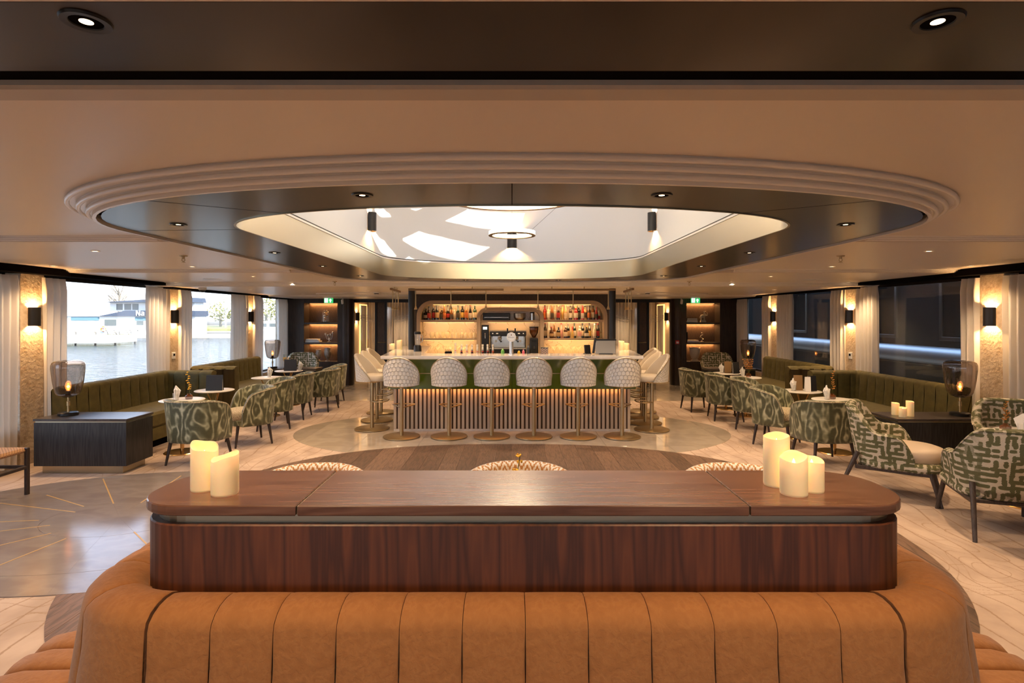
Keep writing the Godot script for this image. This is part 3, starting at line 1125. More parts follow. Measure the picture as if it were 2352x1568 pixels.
var sconce0: Node3D
func sconces() -> void:
	var s0 := make_sconce()
	sconce0 = s0
	s0.position = Vector3(-5.403, 1.65, -6.38)
	s0.rotation.y = PI / 2
	var nm := ["nearest", "middle", "far"]
	for sd in [-1, 1]:
		for k in 3:
			if sd < 0 and k == 0:
				continue
			again(s0, "black half-round wall light on the %s %s pier, glowing up and down" % [nm[k], "river side" if sd < 0 else "dark side"], Vector3(sd * 5.403, 1.65, -[6.38, 9.03, 11.66][k]), -sd * PI / 2)
	again(s0, "half-round wall light on the far end wall of the light well", Vector3(0.0, 2.70, -7.845), 0, "half-round wall lights in the light well")
	again(s0, "half-round wall light in the light well, sunlit side", Vector3(-1.612, 2.72, -6.4), PI / 2, "half-round wall lights in the light well")
	again(s0, "half-round wall light in the light well, shaded side", Vector3(1.612, 2.72, -6.4), -PI / 2, "half-round wall lights in the light well")
	# hung ring lamp
	var t := thing("ring_pendant", "two-tier ring pendant lamp hanging in the light well", "pendant lamp", Vector3(0, 0, -5.0))
	for q in [[0.67, 2.735, 0.022, "large_ring"], [0.205, 2.385, 0.016, "small_ring"]]:
		var s := mesh_start()
		var pts := []
		for i in 64:
			pts.append(Vector2(cos(TAU * i / 64), sin(TAU * i / 64)))
		var o := PackedVector2Array()
		var i2 := PackedVector2Array()
		for p in pts:
			o.append(p * q[0])
			i2.append(p * (q[0] - 0.028))
		band(s, o, i2, q[1] - q[2], q[1] + q[2])
		commit(s, q[3], M.ring_light, t)
		s = mesh_start()
		var o2 := PackedVector2Array()
		var i3 := PackedVector2Array()
		for p in pts:
			o2.append(p * (q[0] + 0.002))
			i3.append(p * (q[0] - 0.03))
		band(s, o2, i3, q[1] - q[2] - 0.006, q[1] - q[2])
		commit(s, "bronze_rim", M.brass_dull, t)
		for k in 4:
			omni(t, Vector3(cos(k * PI / 2 + 0.3) * q[0] * 1.0, q[1] + q[2] + 0.03, sin(k * PI / 2 + 0.3) * q[0]), 0.12, Color(1, 0.9, 0.76), 0.03)
	for k in 3:
		var a := TAU * k / 3 + PI / 6
		var s := mesh_start()
		tube(s, [Vector3(cos(a) * 0.655, 2.735, sin(a) * 0.655), Vector3(cos(a) * 0.195, 2.40, sin(a) * 0.195)], 0.0012, 5)
		commit(s, "cable", M.black_metal, t)
		s = mesh_start()
		tube(s, [Vector3(cos(a) * 0.655, 2.75, sin(a) * 0.655), Vector3(cos(a) * 0.3, 3.55, sin(a) * 0.3)], 0.0012, 5)
		commit(s, "cable", M.black_metal, t)

# ---------------------------------------------------------------- upholstery
# path of [point (x,z), outward normal]; one channel of padding between u0 and u1 along it
func path_at(path: Array, u: float) -> Array:
	var L := 0.0
	for i in path.size() - 1:
		var d: float = path[i][0].distance_to(path[i + 1][0])
		if L + d >= u or i == path.size() - 2:
			var k := clampf((u - L) / maxf(d, 1e-6), 0.0, 1.0)
			return [path[i][0].lerp(path[i + 1][0], k), path[i][1].lerp(path[i + 1][1], k).normalized()]
		L += d
	return path[-1]

func path_length(path: Array) -> float:
	var L := 0.0
	for i in path.size() - 1:
		L += path[i][0].distance_to(path[i + 1][0])
	return L

# sec: cross-section points [outward offset, y, how much it puffs]
func channel(path: Array, u0: float, u1: float, sec: Array, puff: float) -> SurfaceTool:
	var rows := []
	var n := 16
	for i in n + 1:
		var k := 0.5 - 0.5 * cos(PI * i / float(n))
		var q := path_at(path, lerpf(u0 + 0.0008, u1 - 0.0008, k))
		var b := pow(maxf(0.0, 1.0 - pow(absf(2.0 * k - 1.0), 3.6)), 0.55)
		var row := []
		for p in sec:
			var off: float = p[0] + p[2] * puff * (b - 1.0)
			var y: float = p[1] + (p[3] if p.size() > 3 else 0.0) * puff * (b - 1.0)
			row.append(Vector3(q[0].x + q[1].x * off, y, q[0].y + q[1].y * off))
		rows.append(row)
	var s := mesh_start()
	sheet(s, rows, false, true, 1)
	face(s_flat(s), rows[0].duplicate(), rows[0][0] - rows[1][0])
	face(s_flat(s), rows[n].duplicate(), rows[n][0] - rows[n - 1][0])
	return s

func back_section(h0: float, h1: float, t: float, lean := 0.0) -> Array:
	var sec := [[0.0, h0, 0.0]]
	sec.append([0.0, h1 - 0.05, 0.0])
	var r := t * 0.5
	for i in 9:
		var a := PI - PI * i / 8.0
		sec.append([r + cos(a) * r, h1 - 0.055 + sin(a) * 0.055, 0.55 * (1 - cos(a)) * 0.5, 0.45 * sin(a)])
	for i in range(1, 7):
		var k := i / 6.0
		sec.append([t + lean * k + 0.012 * sin(k * PI), lerpf(h1 - 0.055, h0, k), 1.0])
	return sec

func rounded_path(hx: float, hz: float, r: float, c: Vector2, side: float) -> Array:
	# round three sides of a rectangle, open on the far (-z) side; starts far left
	var pts := []
	pts.append([c + Vector2(-hx, side), Vector2(-1, 0)])
	for i in 9:
		var a := PI - PI / 2 * i / 8.0
		pts.append([c + Vector2(-hx + r, hz - r) + Vector2(cos(a), sin(a)) * r, Vector2(cos(a), sin(a))])
	for i in 9:
		var a := PI / 2 - PI / 2 * i / 8.0
		pts.append([c + Vector2(hx - r, hz - r) + Vector2(cos(a), sin(a)) * r, Vector2(cos(a), sin(a))])
	pts.append([c + Vector2(hx, side), Vector2(1, 0)])
	return pts

func island_sofa() -> void:
	var C := Vector2(0.035, -1.83)
	# walnut console in the middle
	var t := thing("walnut_console", "long walnut console with rounded ends rising behind the rust velvet sofa", "console", Vector3(C.x, 0, C.y))
	var s := mesh_start()
	slab(s, rrect(1.155, 0.185, 0.15, 8), 0.0, 1.045, 0.004)
	smooth_all(s)
	commit(s, "body", M.walnut, t)
	s = mesh_start()
	slab(s, rrect(1.135, 0.165, 0.14, 8), 1.045, 1.072, 0.001)
	commit(s, "champagne_reveal", M.champagne, t)
	# the top in three boards
	var whole := rrect(1.165, 0.19, 0.155, 8)
	var cuts := [-2.0, -0.66, 0.655, 2.0]
	for k in 3:
		var sq := PackedVector2Array([Vector2(cuts[k] + 0.003, -1), Vector2(cuts[k + 1] - 0.003, -1), Vector2(cuts[k + 1] - 0.003, 1), Vector2(cuts[k] + 0.003, 1)])
		for g in Geometry2D.intersect_polygons(whole, sq):
			s = mesh_start()
			slab(s, g, 1.072, 1.102, 0.003, true)
			commit(s, "top_board", M.walnut_top, t)
	for k in [1, 2]:
		s = mesh_start()
		cbox(s, Vector3(cuts[k], 1.085, 0), Vector3(0.004, 0.024, 0.36), 0)
		commit(s, "brass_joint", M.brass_satin, t)
	# the sofa round it
	t = thing("island_sofa", "rust orange velvet channel-back sofa wrapped around the walnut console", "sofa", Vector3(C.x, 0, C.y))
	var path := rounded_path(1.155, 0.185, 0.15, Vector2.ZERO, -0.21)
	var L := path_length(path)
	var sec := back_section(0.30, 0.878, 0.165, 0.05)
	var half := 0.99
	var mid := L / 2
	for k in 12:
		var w := 2 * half / 12
		commit(channel(path, mid - half + w * k, mid - half + w * (k + 1), sec, 0.012), "back_channel", M.rust_velvet, t)
	var arm := back_section(0.30, 0.882, 0.165, 0.05)
	for sd in [0, 1]:
		var a := 0.0 if sd == 0 else mid + half + 0.006
		var e := mid - half - 0.006 if sd == 0 else L
		for k in 4:
			commit(channel(path, lerpf(a, e, k / 4.0), lerpf(a, e, (k + 1) / 4.0), arm, 0.014), "arm_channel", M.rust_velvet, t)
	# seat all round
	var seat := []
	for q in [[0.10, 0.16], [0.10, 0.38], [0.14, 0.43], [0.25, 0.45], [0.40, 0.452], [0.55, 0.448], [0.63, 0.43], [0.665, 0.39], [0.66, 0.30], [0.64, 0.16]]:
		seat.append([q[0], q[1], 0.0 if q[0] < 0.12 else 1.0 if q[0] > 0.6 else 0.3, 1.0 if q[1] > 0.42 else 0.0])
	var spath := rounded_path(1.155, 0.185, 0.15, Vector2.ZERO, -0.37)
	L = path_length(spath)
	var n := 26
	for k in n:
		var a := k / float(n)
		commit(channel(spath, L * a, L * (a + 1.0 / n), seat, 0.025), "seat_channel", M.rust_velvet, t)
	s = mesh_start()
	for sd in [-1, 1]:
		box2(s, Vector3(sd * 1.16, 0.006, -0.17), Vector3(sd * 1.70, 0.16, 0.75), 0.01)
	box2(s, Vector3(-1.6, 0.006, 0.19), Vector3(1.6, 0.16, 0.75), 0.01)
	commit(s, "plinth", M.black_matte, t)

func smooth_all(_s: SurfaceTool) -> void:
	pass

# ---------------------------------------------------------------- shell chairs: a padded wall swept round a U
# plan(k) for k in 0..1 from the right front round the back to the left front; top(k) height; all in local space, front towards +z
func shell_part(plan: Callable, low: Callable, top: Callable, th: float, lean: float, n := 36) -> Dictionary:
	var rows := []
	var rim := []
	for i in n + 1:
		var k := i / float(n)
		var p: Vector2 = plan.call(k)
		var q: Vector2 = plan.call(minf(k + 0.005, 1.0))
		var q0: Vector2 = plan.call(maxf(k - 0.005, 0.0))
		var tg := (q - q0).normalized()
		var nm := Vector2(-tg.y, tg.x)
		var y0: float = low.call(k)
		var y1: float = top.call(k)
		var row := []
		var sec := []
		for j in 8:
			sec.append([0.0, y0 + (y1 - y0) * j / 8.0])
		sec.append([0.0, y1 - th * 0.35])
		for j in range(1, 6):
			var a := PI * j / 6.0
			sec.append([-th * 0.5 + cos(a) * th * 0.5, y1 - th * 0.35 + sin(a) * th * 0.35])
		for j in range(0, 7):
			sec.append([-th - 0.004 * sin(j / 6.0 * PI), y1 - th * 0.35 - (y1 - th * 0.35 - y0) * j / 6.0])
		for e in sec:
			var grow: float = e[0] + lean * (e[1] - 0.3)
			row.append(Vector3(p.x + nm.x * grow, e[1], p.y + nm.y * grow))
		rows.append(row)
		var g := lean * (y1 - 0.3)
		rim.append(Vector3(p.x + nm.x * (g - 0.002), y1 - th * 0.3, p.y + nm.y * (g - 0.002)))
	return {"rows": rows, "rim": rim}

func shell_mesh(d: Dictionary) -> SurfaceTool:
	var s := mesh_start()
	var rows: Array = d.rows
	sheet(s, rows, false, true, 1)
	face(s_flat(s), rows[0].duplicate(), rows[0][0] - rows[1][0])
	face(s_flat(s), rows[-1].duplicate(), rows[-1][0] - rows[-2][0])
	return s

func u_plan(w: float, depth: float, r: float) -> Callable:
	# half width w, from z=+depth/2 back to -depth/2, back corners rounded by r
	return func(k: float) -> Vector2:
		var straight := depth - r
		var arc := PI / 2 * r
		var flat := 2 * (w - r)
		var L := 2 * straight + 2 * arc + flat
		var u := k * L
		if u < straight:
			return Vector2(w, depth / 2 - u)
		u -= straight
		if u < arc:
			var a := u / r
			return Vector2(w - r + cos(a) * r, -depth / 2 + r - sin(a) * r)
		u -= arc
		if u < flat:
			return Vector2(w - r - u, -depth / 2)
		u -= flat
		if u < arc:
			var a := PI / 2 + u / r
			return Vector2(-w + r + cos(a) * r, -depth / 2 + r - sin(a) * r)
		u -= arc
		return Vector2(-w, -depth / 2 + r + u)

func cushion(s: SurfaceTool, hx: float, hz: float, r: float, y0: float, y1: float, c := Vector2.ZERO, dome := 0.02) -> void:
	var rows := []
	var prof := [[0.93, y0], [0.985, y0 + 0.012], [1.0, y0 + (y1 - y0) * 0.5], [0.985, y1 - 0.018], [0.94, y1 - 0.003], [0.8, y1 + dome * 0.4], [0.5, y1 + dome * 0.85], [0.0, y1 + dome]]
	var out := rrect(hx, hz, r, 7)
	for p in out:
		var row := []
		for q in prof:
			row.append(Vector3(c.x + p.x * q[0], q[1], c.y + p.y * q[0]))
		rows.append(row)
	sheet(s, rows, true, false, 1)
	s.set_smooth_group(-1)
	var bottom := []
	for p in out:
		bottom.append(Vector3(c.x + p.x * 0.93, y0, c.y + p.y * 0.93))
	face(s, bottom, Vector3.DOWN)

func make_barrel() -> Node3D:
	var t := thing("barrel_chair", "-", "chair", Vector3.ZERO, 0, "barrel chairs in green watered-silk fabric")
	var arc := u_plan(0.302, 0.43, 0.24)
	var plan := func(k: float) -> Vector2: return arc.call(k) + Vector2(0, -0.045)
	var top := func(k):
		var a := absf(k - 0.5)
		return 0.735 - 0.10 * pow(clampf((a - 0.22) / 0.28, 0, 1), 1.5) - 0.17 * pow(clampf((a - 0.40) / 0.10, 0, 1), 2.4)
	var d := shell_part(plan, func(_k): return 0.265, top, 0.055, 0.08)
	commit(shell_mesh(d), "shell", M.moire, t)
	var s := mesh_start()
	tube(s, d.rim, 0.006, 6)
	commit(s, "piping", M.boucle, t)
	s = mesh_start()
	slab(s, rrect(0.29, 0.25, 0.2, 8), 0.262, 0.34, 0.01, true)
	commit(s, "seat_base", M.moire, t)
	s = mesh_start()
	cushion(s, 0.255, 0.265, 0.2, 0.335, 0.445, Vector2(0, 0.025), 0.025)
	commit(s, "seat", M.boucle, t)
	for q in [[0.21, 0.20], [-0.21, 0.20], [0.20, -0.17], [-0.20, -0.17]]:
		s = mesh_start()
		bar(s, Vector3(q[0], 0.275, q[1]), Vector3(q[0] * 1.2, 0.0, q[1] * 1.2), 0.021, 0.012)
		commit(s, "leg", M.leg_wood, t)
	return t

func make_lounge(called: String) -> Node3D:
	var t := thing(called, "-", "armchair", Vector3.ZERO, 0, "lounge chairs in labyrinth-patterned fabric")
	var arc := u_plan(0.312, 0.46, 0.22)
	var plan := func(k: float) -> Vector2: return arc.call(k) + Vector2(0, -0.09)
	var top := func(k):
		var a := absf(k - 0.5)
		var back := 0.83 - 0.02 * a
		var armh := 0.60 - 0.03 * (a - 0.3) - 0.20 * pow(clampf((a - 0.38) / 0.12, 0, 1), 2.2)
		return lerpf(back, armh, smoothstep(0.14, 0.31, a))
	var d := shell_part(plan, func(_k): return 0.30, top, 0.07, 0.16, 52)
	commit(shell_mesh(d), "shell", M.labyrinth, t)
	var s := mesh_start()
	tube(s, d.rim, 0.006, 6)
	commit(s, "piping", M.labyrinth, t)
	s = mesh_start()
	cushion(s, 0.325, 0.34, 0.2, 0.275, 0.35, Vector2(0, 0.03), 0.0)
	commit(s, "seat_base", M.labyrinth, t)
	s = mesh_start()
	cushion(s, 0.262, 0.31, 0.24, 0.345, 0.455, Vector2(0, 0.06), 0.03)
	commit(s, "seat_cushion", M.cream_leather, t)
	for sx in [-1, 1]:
		s = mesh_start()
		bar(s, Vector3(sx * 0.27, 0.30, 0.25), Vector3(sx * 0.30, 0.0, 0.33), 0.02, 0.015)
		commit(s, "leg", M.chair_wood, t)
		s = mesh_start()
		bar(s, Vector3(sx * 0.27, 0.40, -0.29), Vector3(sx * 0.31, 0.0, -0.45), 0.02, 0.015)
		commit(s, "leg", M.chair_wood, t)
		s = mesh_start()
		cbox(s, Vector3(sx * 0.275, 0.265, -0.02), Vector3(0.03, 0.035, 0.58), 0.006)
		commit(s, "side_rail", M.chair_wood, t)
	s = mesh_start()
	cbox(s, Vector3(0, 0.262, 0.24), Vector3(0.54, 0.03, 0.03), 0.005)
	commit(s, "cross_rail", M.chair_wood, t)
	s = mesh_start()
	cbox(s, Vector3(0, 0.262, -0.28), Vector3(0.54, 0.03, 0.03), 0.005)
	commit(s, "cross_rail", M.chair_wood, t)
	return t

func make_stool() -> Node3D:
	var t := thing("bar_stool", "-", "bar stool", Vector3.ZERO, 0, "cream quilted bar stools around the bar")
	var plan := func(k: float) -> Vector2:
		var a := -0.24 + k * (PI + 0.48)
		return Vector2(cos(a) * 0.212, -sin(a) * 0.20)
	var top := func(k):
		var a := absf(k - 0.5) * 2.0
		return 0.765 + 0.345 * (1.0 - pow(a, 1.85))
	var d := shell_part(plan, func(k): return 0.715, top, 0.045, 0.065, 40)
	# outer quilted skin and inner leather skin
	var outer := []
	var inner := []
	for r in d.rows:
		outer.append(r.slice(0, 12))
		inner.append(r.slice(11, r.size()) + [r[0]])
	var s := mesh_start()
	sheet(s, outer, false, false, 1)
	commit(s, "quilted_back", M.stool_fabric, t)
	s = mesh_start()
	sheet(s, inner, false, false, 1)
	commit(s, "inner_back", M.stool_leather, t)
	s = mesh_start()
	tube(s, d.rim, 0.006, 6)
	commit(s, "brass_piping", M.brass_satin, t)
	s = mesh_start()
	cushion(s, 0.188, 0.20, 0.18, 0.715, 0.80, Vector2(0, 0.035), 0.015)
	commit(s, "seat", M.stool_leather, t)
	s = mesh_start()
	lathe(s, [Vector2(0.2, 0.716), Vector2(0.19, 0.70), Vector2(0.06, 0.695), Vector2(0.0, 0.695)], 24)
	commit(s, "seat_pan", M.brass_satin, t)
	s = mesh_start()
	lathe(s, [Vector2(0.0, 0.70), Vector2(0.027, 0.70), Vector2(0.027, 0.02)], 16)
	commit(s, "post", M.brass_satin, t)
	s = mesh_start()
	lathe(s, [Vector2(0.0, 0.026), Vector2(0.235, 0.024), Vector2(0.25, 0.018), Vector2(0.25, 0.006), Vector2(0.245, 0.004)], 48)
	commit(s, "base", M.brass_satin, t)
	s = mesh_start()
	tube(s, [Vector3(0.02, 0.405, 0.0), Vector3(0.155, 0.42, 0.17), Vector3(0.14, 0.42, 0.21), Vector3(0.0, 0.42, 0.235), Vector3(-0.14, 0.42, 0.21), Vector3(-0.155, 0.42, 0.17), Vector3(-0.02, 0.405, 0.0)], 0.009, 8)
	commit(s, "footrest", M.brass_satin, t)
	return t

func make_zigzag() -> Node3D:
	var t := thing("zigzag_armchair", "-", "armchair", Vector3.ZERO, 0, "armchairs with white and ochre zigzag fabric behind the console")
	var d := shell_part(u_plan(0.32, 0.52, 0.28), func(_k): return 0.22, func(k): return 0.80 - 0.16 * pow(absf(k - 0.5) * 2.0, 2.2), 0.075, 0.05, 40)
	commit(shell_mesh(d), "shell", M.zigzag, t)
	var s := mesh_start()
	cushion(s, 0.25, 0.27, 0.18, 0.24, 0.44, Vector2(0, 0.03), 0.03)
	commit(s, "seat", M.cream_leather, t)
	for q in [[0.22, 0.20], [-0.22, 0.20], [0.20, -0.17], [-0.20, -0.17]]:
		s = mesh_start()
		bar(s, Vector3(q[0], 0.25, q[1]), Vector3(q[0] * 1.15, 0.005, q[1] * 1.15), 0.02, 0.013)
		commit(s, "leg", M.leg_wood, t)
	return t

func chairs() -> void:
	var g := "barrel chairs in green watered-silk fabric"
	var c := make_barrel()
	var spots := [
		[-3.56, 6.42, 2.95, "green moire barrel chair with its back to the camera, beside the dark lamp cabinet"],
		[-3.43, 7.42, 5.40, "green moire barrel chair showing its speckled seat by the black menu table, river side"],
		[-3.55, 8.45, 5.15, "green moire barrel chair, third in the river side row"],
		[-3.55, 9.25, 4.80, "green moire barrel chair, fourth in the river side row"],
		[-3.36, 10.02, 4.65, "green moire barrel chair, fifth in the river side row, near the shelf wall"],
		[-3.48, 10.86, 4.8, "green moire barrel chair farthest along the river side row"],
		[3.54, 6.42, 3.20, "green moire barrel chair with its back to the camera, behind the first labyrinth armchair"],
		[3.43, 7.38, 0.88, "green moire barrel chair with speckled seat by the three menus, dark side"],
		[3.56, 8.42, 1.15, "green moire barrel chair, third in the dark side row"],
		[3.42, 9.13, 1.45, "green moire barrel chair, fourth in the dark side row"],
		[3.27, 10.0, 1.65, "green moire barrel chair, fifth in the dark side row, near the shelf wall"]]
	for k in spots.size():
		var q: Array = spots[k]
		var at := Vector3(q[0], 0, -q[1])
		if k == 0:
			c.position = at
			c.rotation.y = q[2]
			c.set_meta("label", q[3])
		else:
			again(c, q[3], at, q[2], g)
	var l := make_lounge("lounge_chair")
	var ls := [
		[3.60, 5.30, 0.95, "labyrinth-patterned armchair with cream cushion, in profile before the candle table"],
		[3.83, 4.46, 2.80, "labyrinth-patterned armchair seen from behind, at the right edge of the photo"],
		[4.84, 5.35, -0.45, "labyrinth-patterned armchair facing the room beside the smoked lamp"],
		[-4.72, 12.72, 0.30, "labyrinth-patterned armchair before the river side shelves"],
		[4.62, 12.72, -0.25, "labyrinth-patterned armchair before the dark side shelves"]]
	for k in ls.size():
		var q: Array = ls[k]
		if k == 0:
			l.position = Vector3(q[0], 0, -q[1])
			l.rotation.y = q[2]
			l.set_meta("label", q[3])
		else:
			again(l, q[3], Vector3(q[0], 0, -q[1]), q[2])
	var b := make_stool()
	b.position = Vector3(-1.51, 0.004, -7.74)
	b.rotation.y = PI
	b.set_meta("label", "cream quilted bar stool, first from the river end of the bar front")
	var xs := [-0.86, -0.276, 0.30, 0.905, 1.506]
	for k in 5:
		again(b, "cream quilted bar stool, %s from the river end of the bar front" % ORD[k + 1], Vector3(xs[k], 0.004, -7.74), PI)
	for k in 3:
		again(b, "cream bar stool at the river side of the bar, %s from the front" % ORD[k], Vector3([-2.05, -2.14, -2.24][k], 0.004, -[8.29, 8.97, 9.7][k]), PI / 2 - 0.1)
	for k in 4:
		again(b, "cream bar stool at the dark side of the bar, %s from the front" % ORD[k], Vector3([2.03, 2.06, 2.15, 2.24][k], 0.004, -[8.22, 8.74, 9.26, 9.79][k]), -PI / 2 + 0.1)
	var z := make_zigzag()
	z.position = Vector3(0.04, 0, -3.10)
	z.set_meta("label", "white and ochre zigzag armchair behind the middle of the console")
	again(z, "white and ochre zigzag armchair behind the river end of the console", Vector3(-1.10, 0, -3.05), 0.12)
	again(z, "white and ochre zigzag armchair behind the dark side end of the console", Vector3(1.24, 0, -3.05), -0.12)
	# cane stool at the left edge
	var t := thing("cane_stool", "low dark wood stool with a woven cane seat at the left edge", "stool", Vector3(-4.80, 0, -5.02), 0.0)
	var s := mesh_start()
	cbox(s, Vector3(0, 0.415, 0), Vector3(0.62, 0.045, 0.50), 0.018)
	commit(s, "cane_seat", M.cane, t)
	for q in [[-0.29, -0.22], [0.29, -0.22], [-0.29, 0.22], [0.29, 0.22]]:
		s = mesh_start()
		cbox(s, Vector3(q[0] + signf(q[0]) * 0.02, 0.22, q[1]), Vector3(0.032, 0.44, 0.038), 0.006)
		commit(s, "leg", M.leg_wood, t)
	for q in [-0.22, 0.22]:
		s = mesh_start()
		cbox(s, Vector3(0, 0.26, q), Vector3(0.58, 0.03, 0.024), 0.005)
		commit(s, "stretcher", M.leg_wood, t)
	for q in [-0.31, 0.31]:
		s = mesh_start()
		cbox(s, Vector3(q, 0.26, 0), Vector3(0.024, 0.03, 0.42), 0.005)
		commit(s, "stretcher", M.leg_wood, t)
	# cream chair cut by the right edge
	t = thing("cream_armchair", "cream leather tub chair cut off by the right edge of the photo", "armchair", Vector3(3.64, 0, -3.42), -1.9)
	var d := shell_part(u_plan(0.33, 0.56, 0.28), func(_k): return 0.25, func(k): return 0.70 - 0.10 * pow(absf(k - 0.5) * 2.0, 2.0), 0.08, 0.06)
	commit(shell_mesh(d), "shell", M.cream_leather, t)
	s = mesh_start()
	cushion(s, 0.26, 0.29, 0.2, 0.27, 0.44, Vector2(0, 0.03))
	commit(s, "seat", M.cream_leather, t)
	for q in [[0.22, 0.20], [-0.22, 0.20], [0.20, -0.17], [-0.20, -0.17]]:
		s = mesh_start()
		bar(s, Vector3(q[0], 0.28, q[1]), Vector3(q[0] * 1.15, 0.0, q[1] * 1.15), 0.02, 0.013)
		commit(s, "leg", M.chair_wood, t)

# ---------------------------------------------------------------- wall benches
func bench(sd: int, z0: float, z1: float, far_return: bool, label: String) -> void:
	# along the side wall from depth z0 to z1 with a return at one end
	var t := thing("banquette", label, "bench", Vector3(sd * 5.22, 0, -(z0 + z1) / 2), 0, "olive green channel-back wall benches")
	var h := (z1 - z0) / 2
	var r := 0.16
	var out := 0.66
	var e := -1.0 if far_return else 1.0   # local z sign of the return
	var inw := Vector2(-sd, 0)
	var path := []
	path.append([Vector2(0, -e * h), inw])
	var c := Vector2(-sd * r, e * (h - r))
	for i in 7:
		var a := PI / 2 * i / 6.0
		var dirv := Vector2(sd * cos(a), e * sin(a))
		path.append([c + dirv * r, -dirv])
	path.append([Vector2(-sd * (out + 0.12), e * h), Vector2(0, -e)])
	var L := path_length(path)
	var n := int(round(L / 0.185))
	var sec := back_section(0.10, 0.855, 0.14, 0.03)
	for k in n:
		commit(channel(path, L * k / n, L * (k + 1) / n, sec, 0.022), "back_channel", M.olive_velvet, t)
	var s := mesh_start()
	var hz := h - 0.02
	var seat := rrect(out / 2, hz, 0.05, 4, Vector2(-sd * (0.1 + out / 2), 0))
	slab(s, seat, 0.26, 0.45, 0.03, true)
	commit(s, "seat", M.olive_velvet, t)
	s = mesh_start()
	slab(s, rrect(out / 2 - 0.02, hz - 0.01, 0.04, 4, Vector2(-sd * (0.1 + out / 2), 0)), 0.10, 0.26, 0.006)
	commit(s, "seat_front", M.olive_velvet, t)
	s = mesh_start()
	slab(s, rrect(out / 2 - 0.06, hz - 0.04, 0.02, 3, Vector2(-sd * (0.08 + out / 2), 0)), 0.0, 0.10, 0.002)
	commit(s, "plinth", M.black_matte, t)

func benches() -> void:
	bench(-1, 6.42, 8.50, true, "olive green channel-back bench under the first river window")
	bench(-1, 9.06, 11.45, false, "olive green channel-back bench under the second river window")
	bench(1, 6.42, 8.50, true, "olive green channel-back bench under the first dark window")
	bench(1, 9.06, 11.45, false, "olive green channel-back bench under the second dark window")

# ---------------------------------------------------------------- tables, cabinets, lamps
func side_cabinet(sd: int, z: float, label: String) -> void:
	var t := thing("side_cabinet", label, "cabinet", Vector3(sd * 4.52, 0, -z), 0, "dark wood lamp cabinets at the bench ends")
	var s := mesh_start()
	cbox(s, Vector3(0, 0.313, 0), Vector3(0.97, 0.455, 0.44), 0.003)
	commit(s, "body", M.dark_wood, t)
	s = mesh_start()
	cbox(s, Vector3(0, 0.548, 0), Vector3(0.95, 0.016, 0.42), 0.0)
	commit(s, "metal_reveal", M.champagne, t)
	s = mesh_start()
	cbox(s, Vector3(0, 0.568, 0), Vector3(0.98, 0.024, 0.45), 0.003)
	commit(s, "top", M.cabinet_top, t)
	s = mesh_start()
	cbox(s, Vector3(0, 0.045, 0), Vector3(0.85, 0.086, 0.36), 0.002)
	commit(s, "metal_plinth", M.champagne, t)

func make_lamp() -> Node3D:
	var t := thing("table_lamp", "-", "lamp", Vector3.ZERO, 0, "smoked glass table lamps on the cabinets")
	var s := mesh_start()
	lathe(s, [Vector2(0, 0.035), Vector2(0.085, 0.033), Vector2(0.095, 0.026), Vector2(0.095, 0.004), Vector2(0.09, 0.0), Vector2(0, 0.0)], 32)
	commit(s, "base", M.black_metal, t)
	s = mesh_start()
	lathe(s, [Vector2(0.011, 0.035), Vector2(0.011, 0.10), Vector2(0.016, 0.102), Vector2(0.016, 0.15), Vector2(0.009, 0.152), Vector2(0.009, 0.20)], 14)
	commit(s, "stem", M.brass_satin, t)
	s = mesh_start()
	lathe(s, [Vector2(0.0, 0.20), Vector2(0.055, 0.20), Vector2(0.06, 0.207), Vector2(0.03, 0.215), Vector2(0.024, 0.22), Vector2(0.024, 0.262), Vector2(0, 0.263)], 20)
	commit(s, "socket", M.black_metal, t)
	s = mesh_start()
	lathe(s, [Vector2(0.0500, 0.2070), Vector2(0.0800, 0.2100), Vector2(0.1020, 0.2240), Vector2(0.1180, 0.2550), Vector2(0.1300, 0.3100), Vector2(0.1410, 0.3800), Vector2(0.1490, 0.4500), Vector2(0.1540, 0.5100), Vector2(0.1530, 0.5450), Vector2(0.1430, 0.5720), Vector2(0.1220, 0.5870), Vector2(0.0900, 0.5930), Vector2(0.0550, 0.5940), Vector2(0.0515, 0.5905), Vector2(0.0865, 0.5895), Vector2(0.1185, 0.5835), Vector2(0.1395, 0.5685), Vector2(0.1495, 0.5450), Vector2(0.1505, 0.5100), Vector2(0.1455, 0.4500), Vector2(0.1375, 0.3800), Vector2(0.1265, 0.3100), Vector2(0.1145, 0.2590), Vector2(0.0985, 0.2280), Vector2(0.0765, 0.2140), Vector2(0.0500, 0.2110), Vector2(0.0500, 0.2070)], 48)
	commit(s, "glass_shade", M.smoke_glass, t)
	s = mesh_start()
	lathe(s, [Vector2(0.014, 0.262), Vector2(0.026, 0.295), Vector2(0.030, 0.325), Vector2(0.024, 0.355), Vector2(0.012, 0.372), Vector2(0, 0.376)], 20)
	var bulb := commit(s, "bulb_glass", M.clear_glass, t)
	s = mesh_start()
	for k in 6:
		var a := TAU * k / 6
		tube(s, [Vector3(cos(a) * 0.006, 0.272, sin(a) * 0.006), Vector3(cos(a) * 0.013, 0.31, sin(a) * 0.013), Vector3(cos(a) * 0.006, 0.348, sin(a) * 0.006)], 0.0022, 5)
	commit(s, "filament", M.filament, bulb)
	omni(t, Vector3(0, 0.31, 0), 0.06, Color(1.0, 0.62, 0.30), 0.015)
	return t

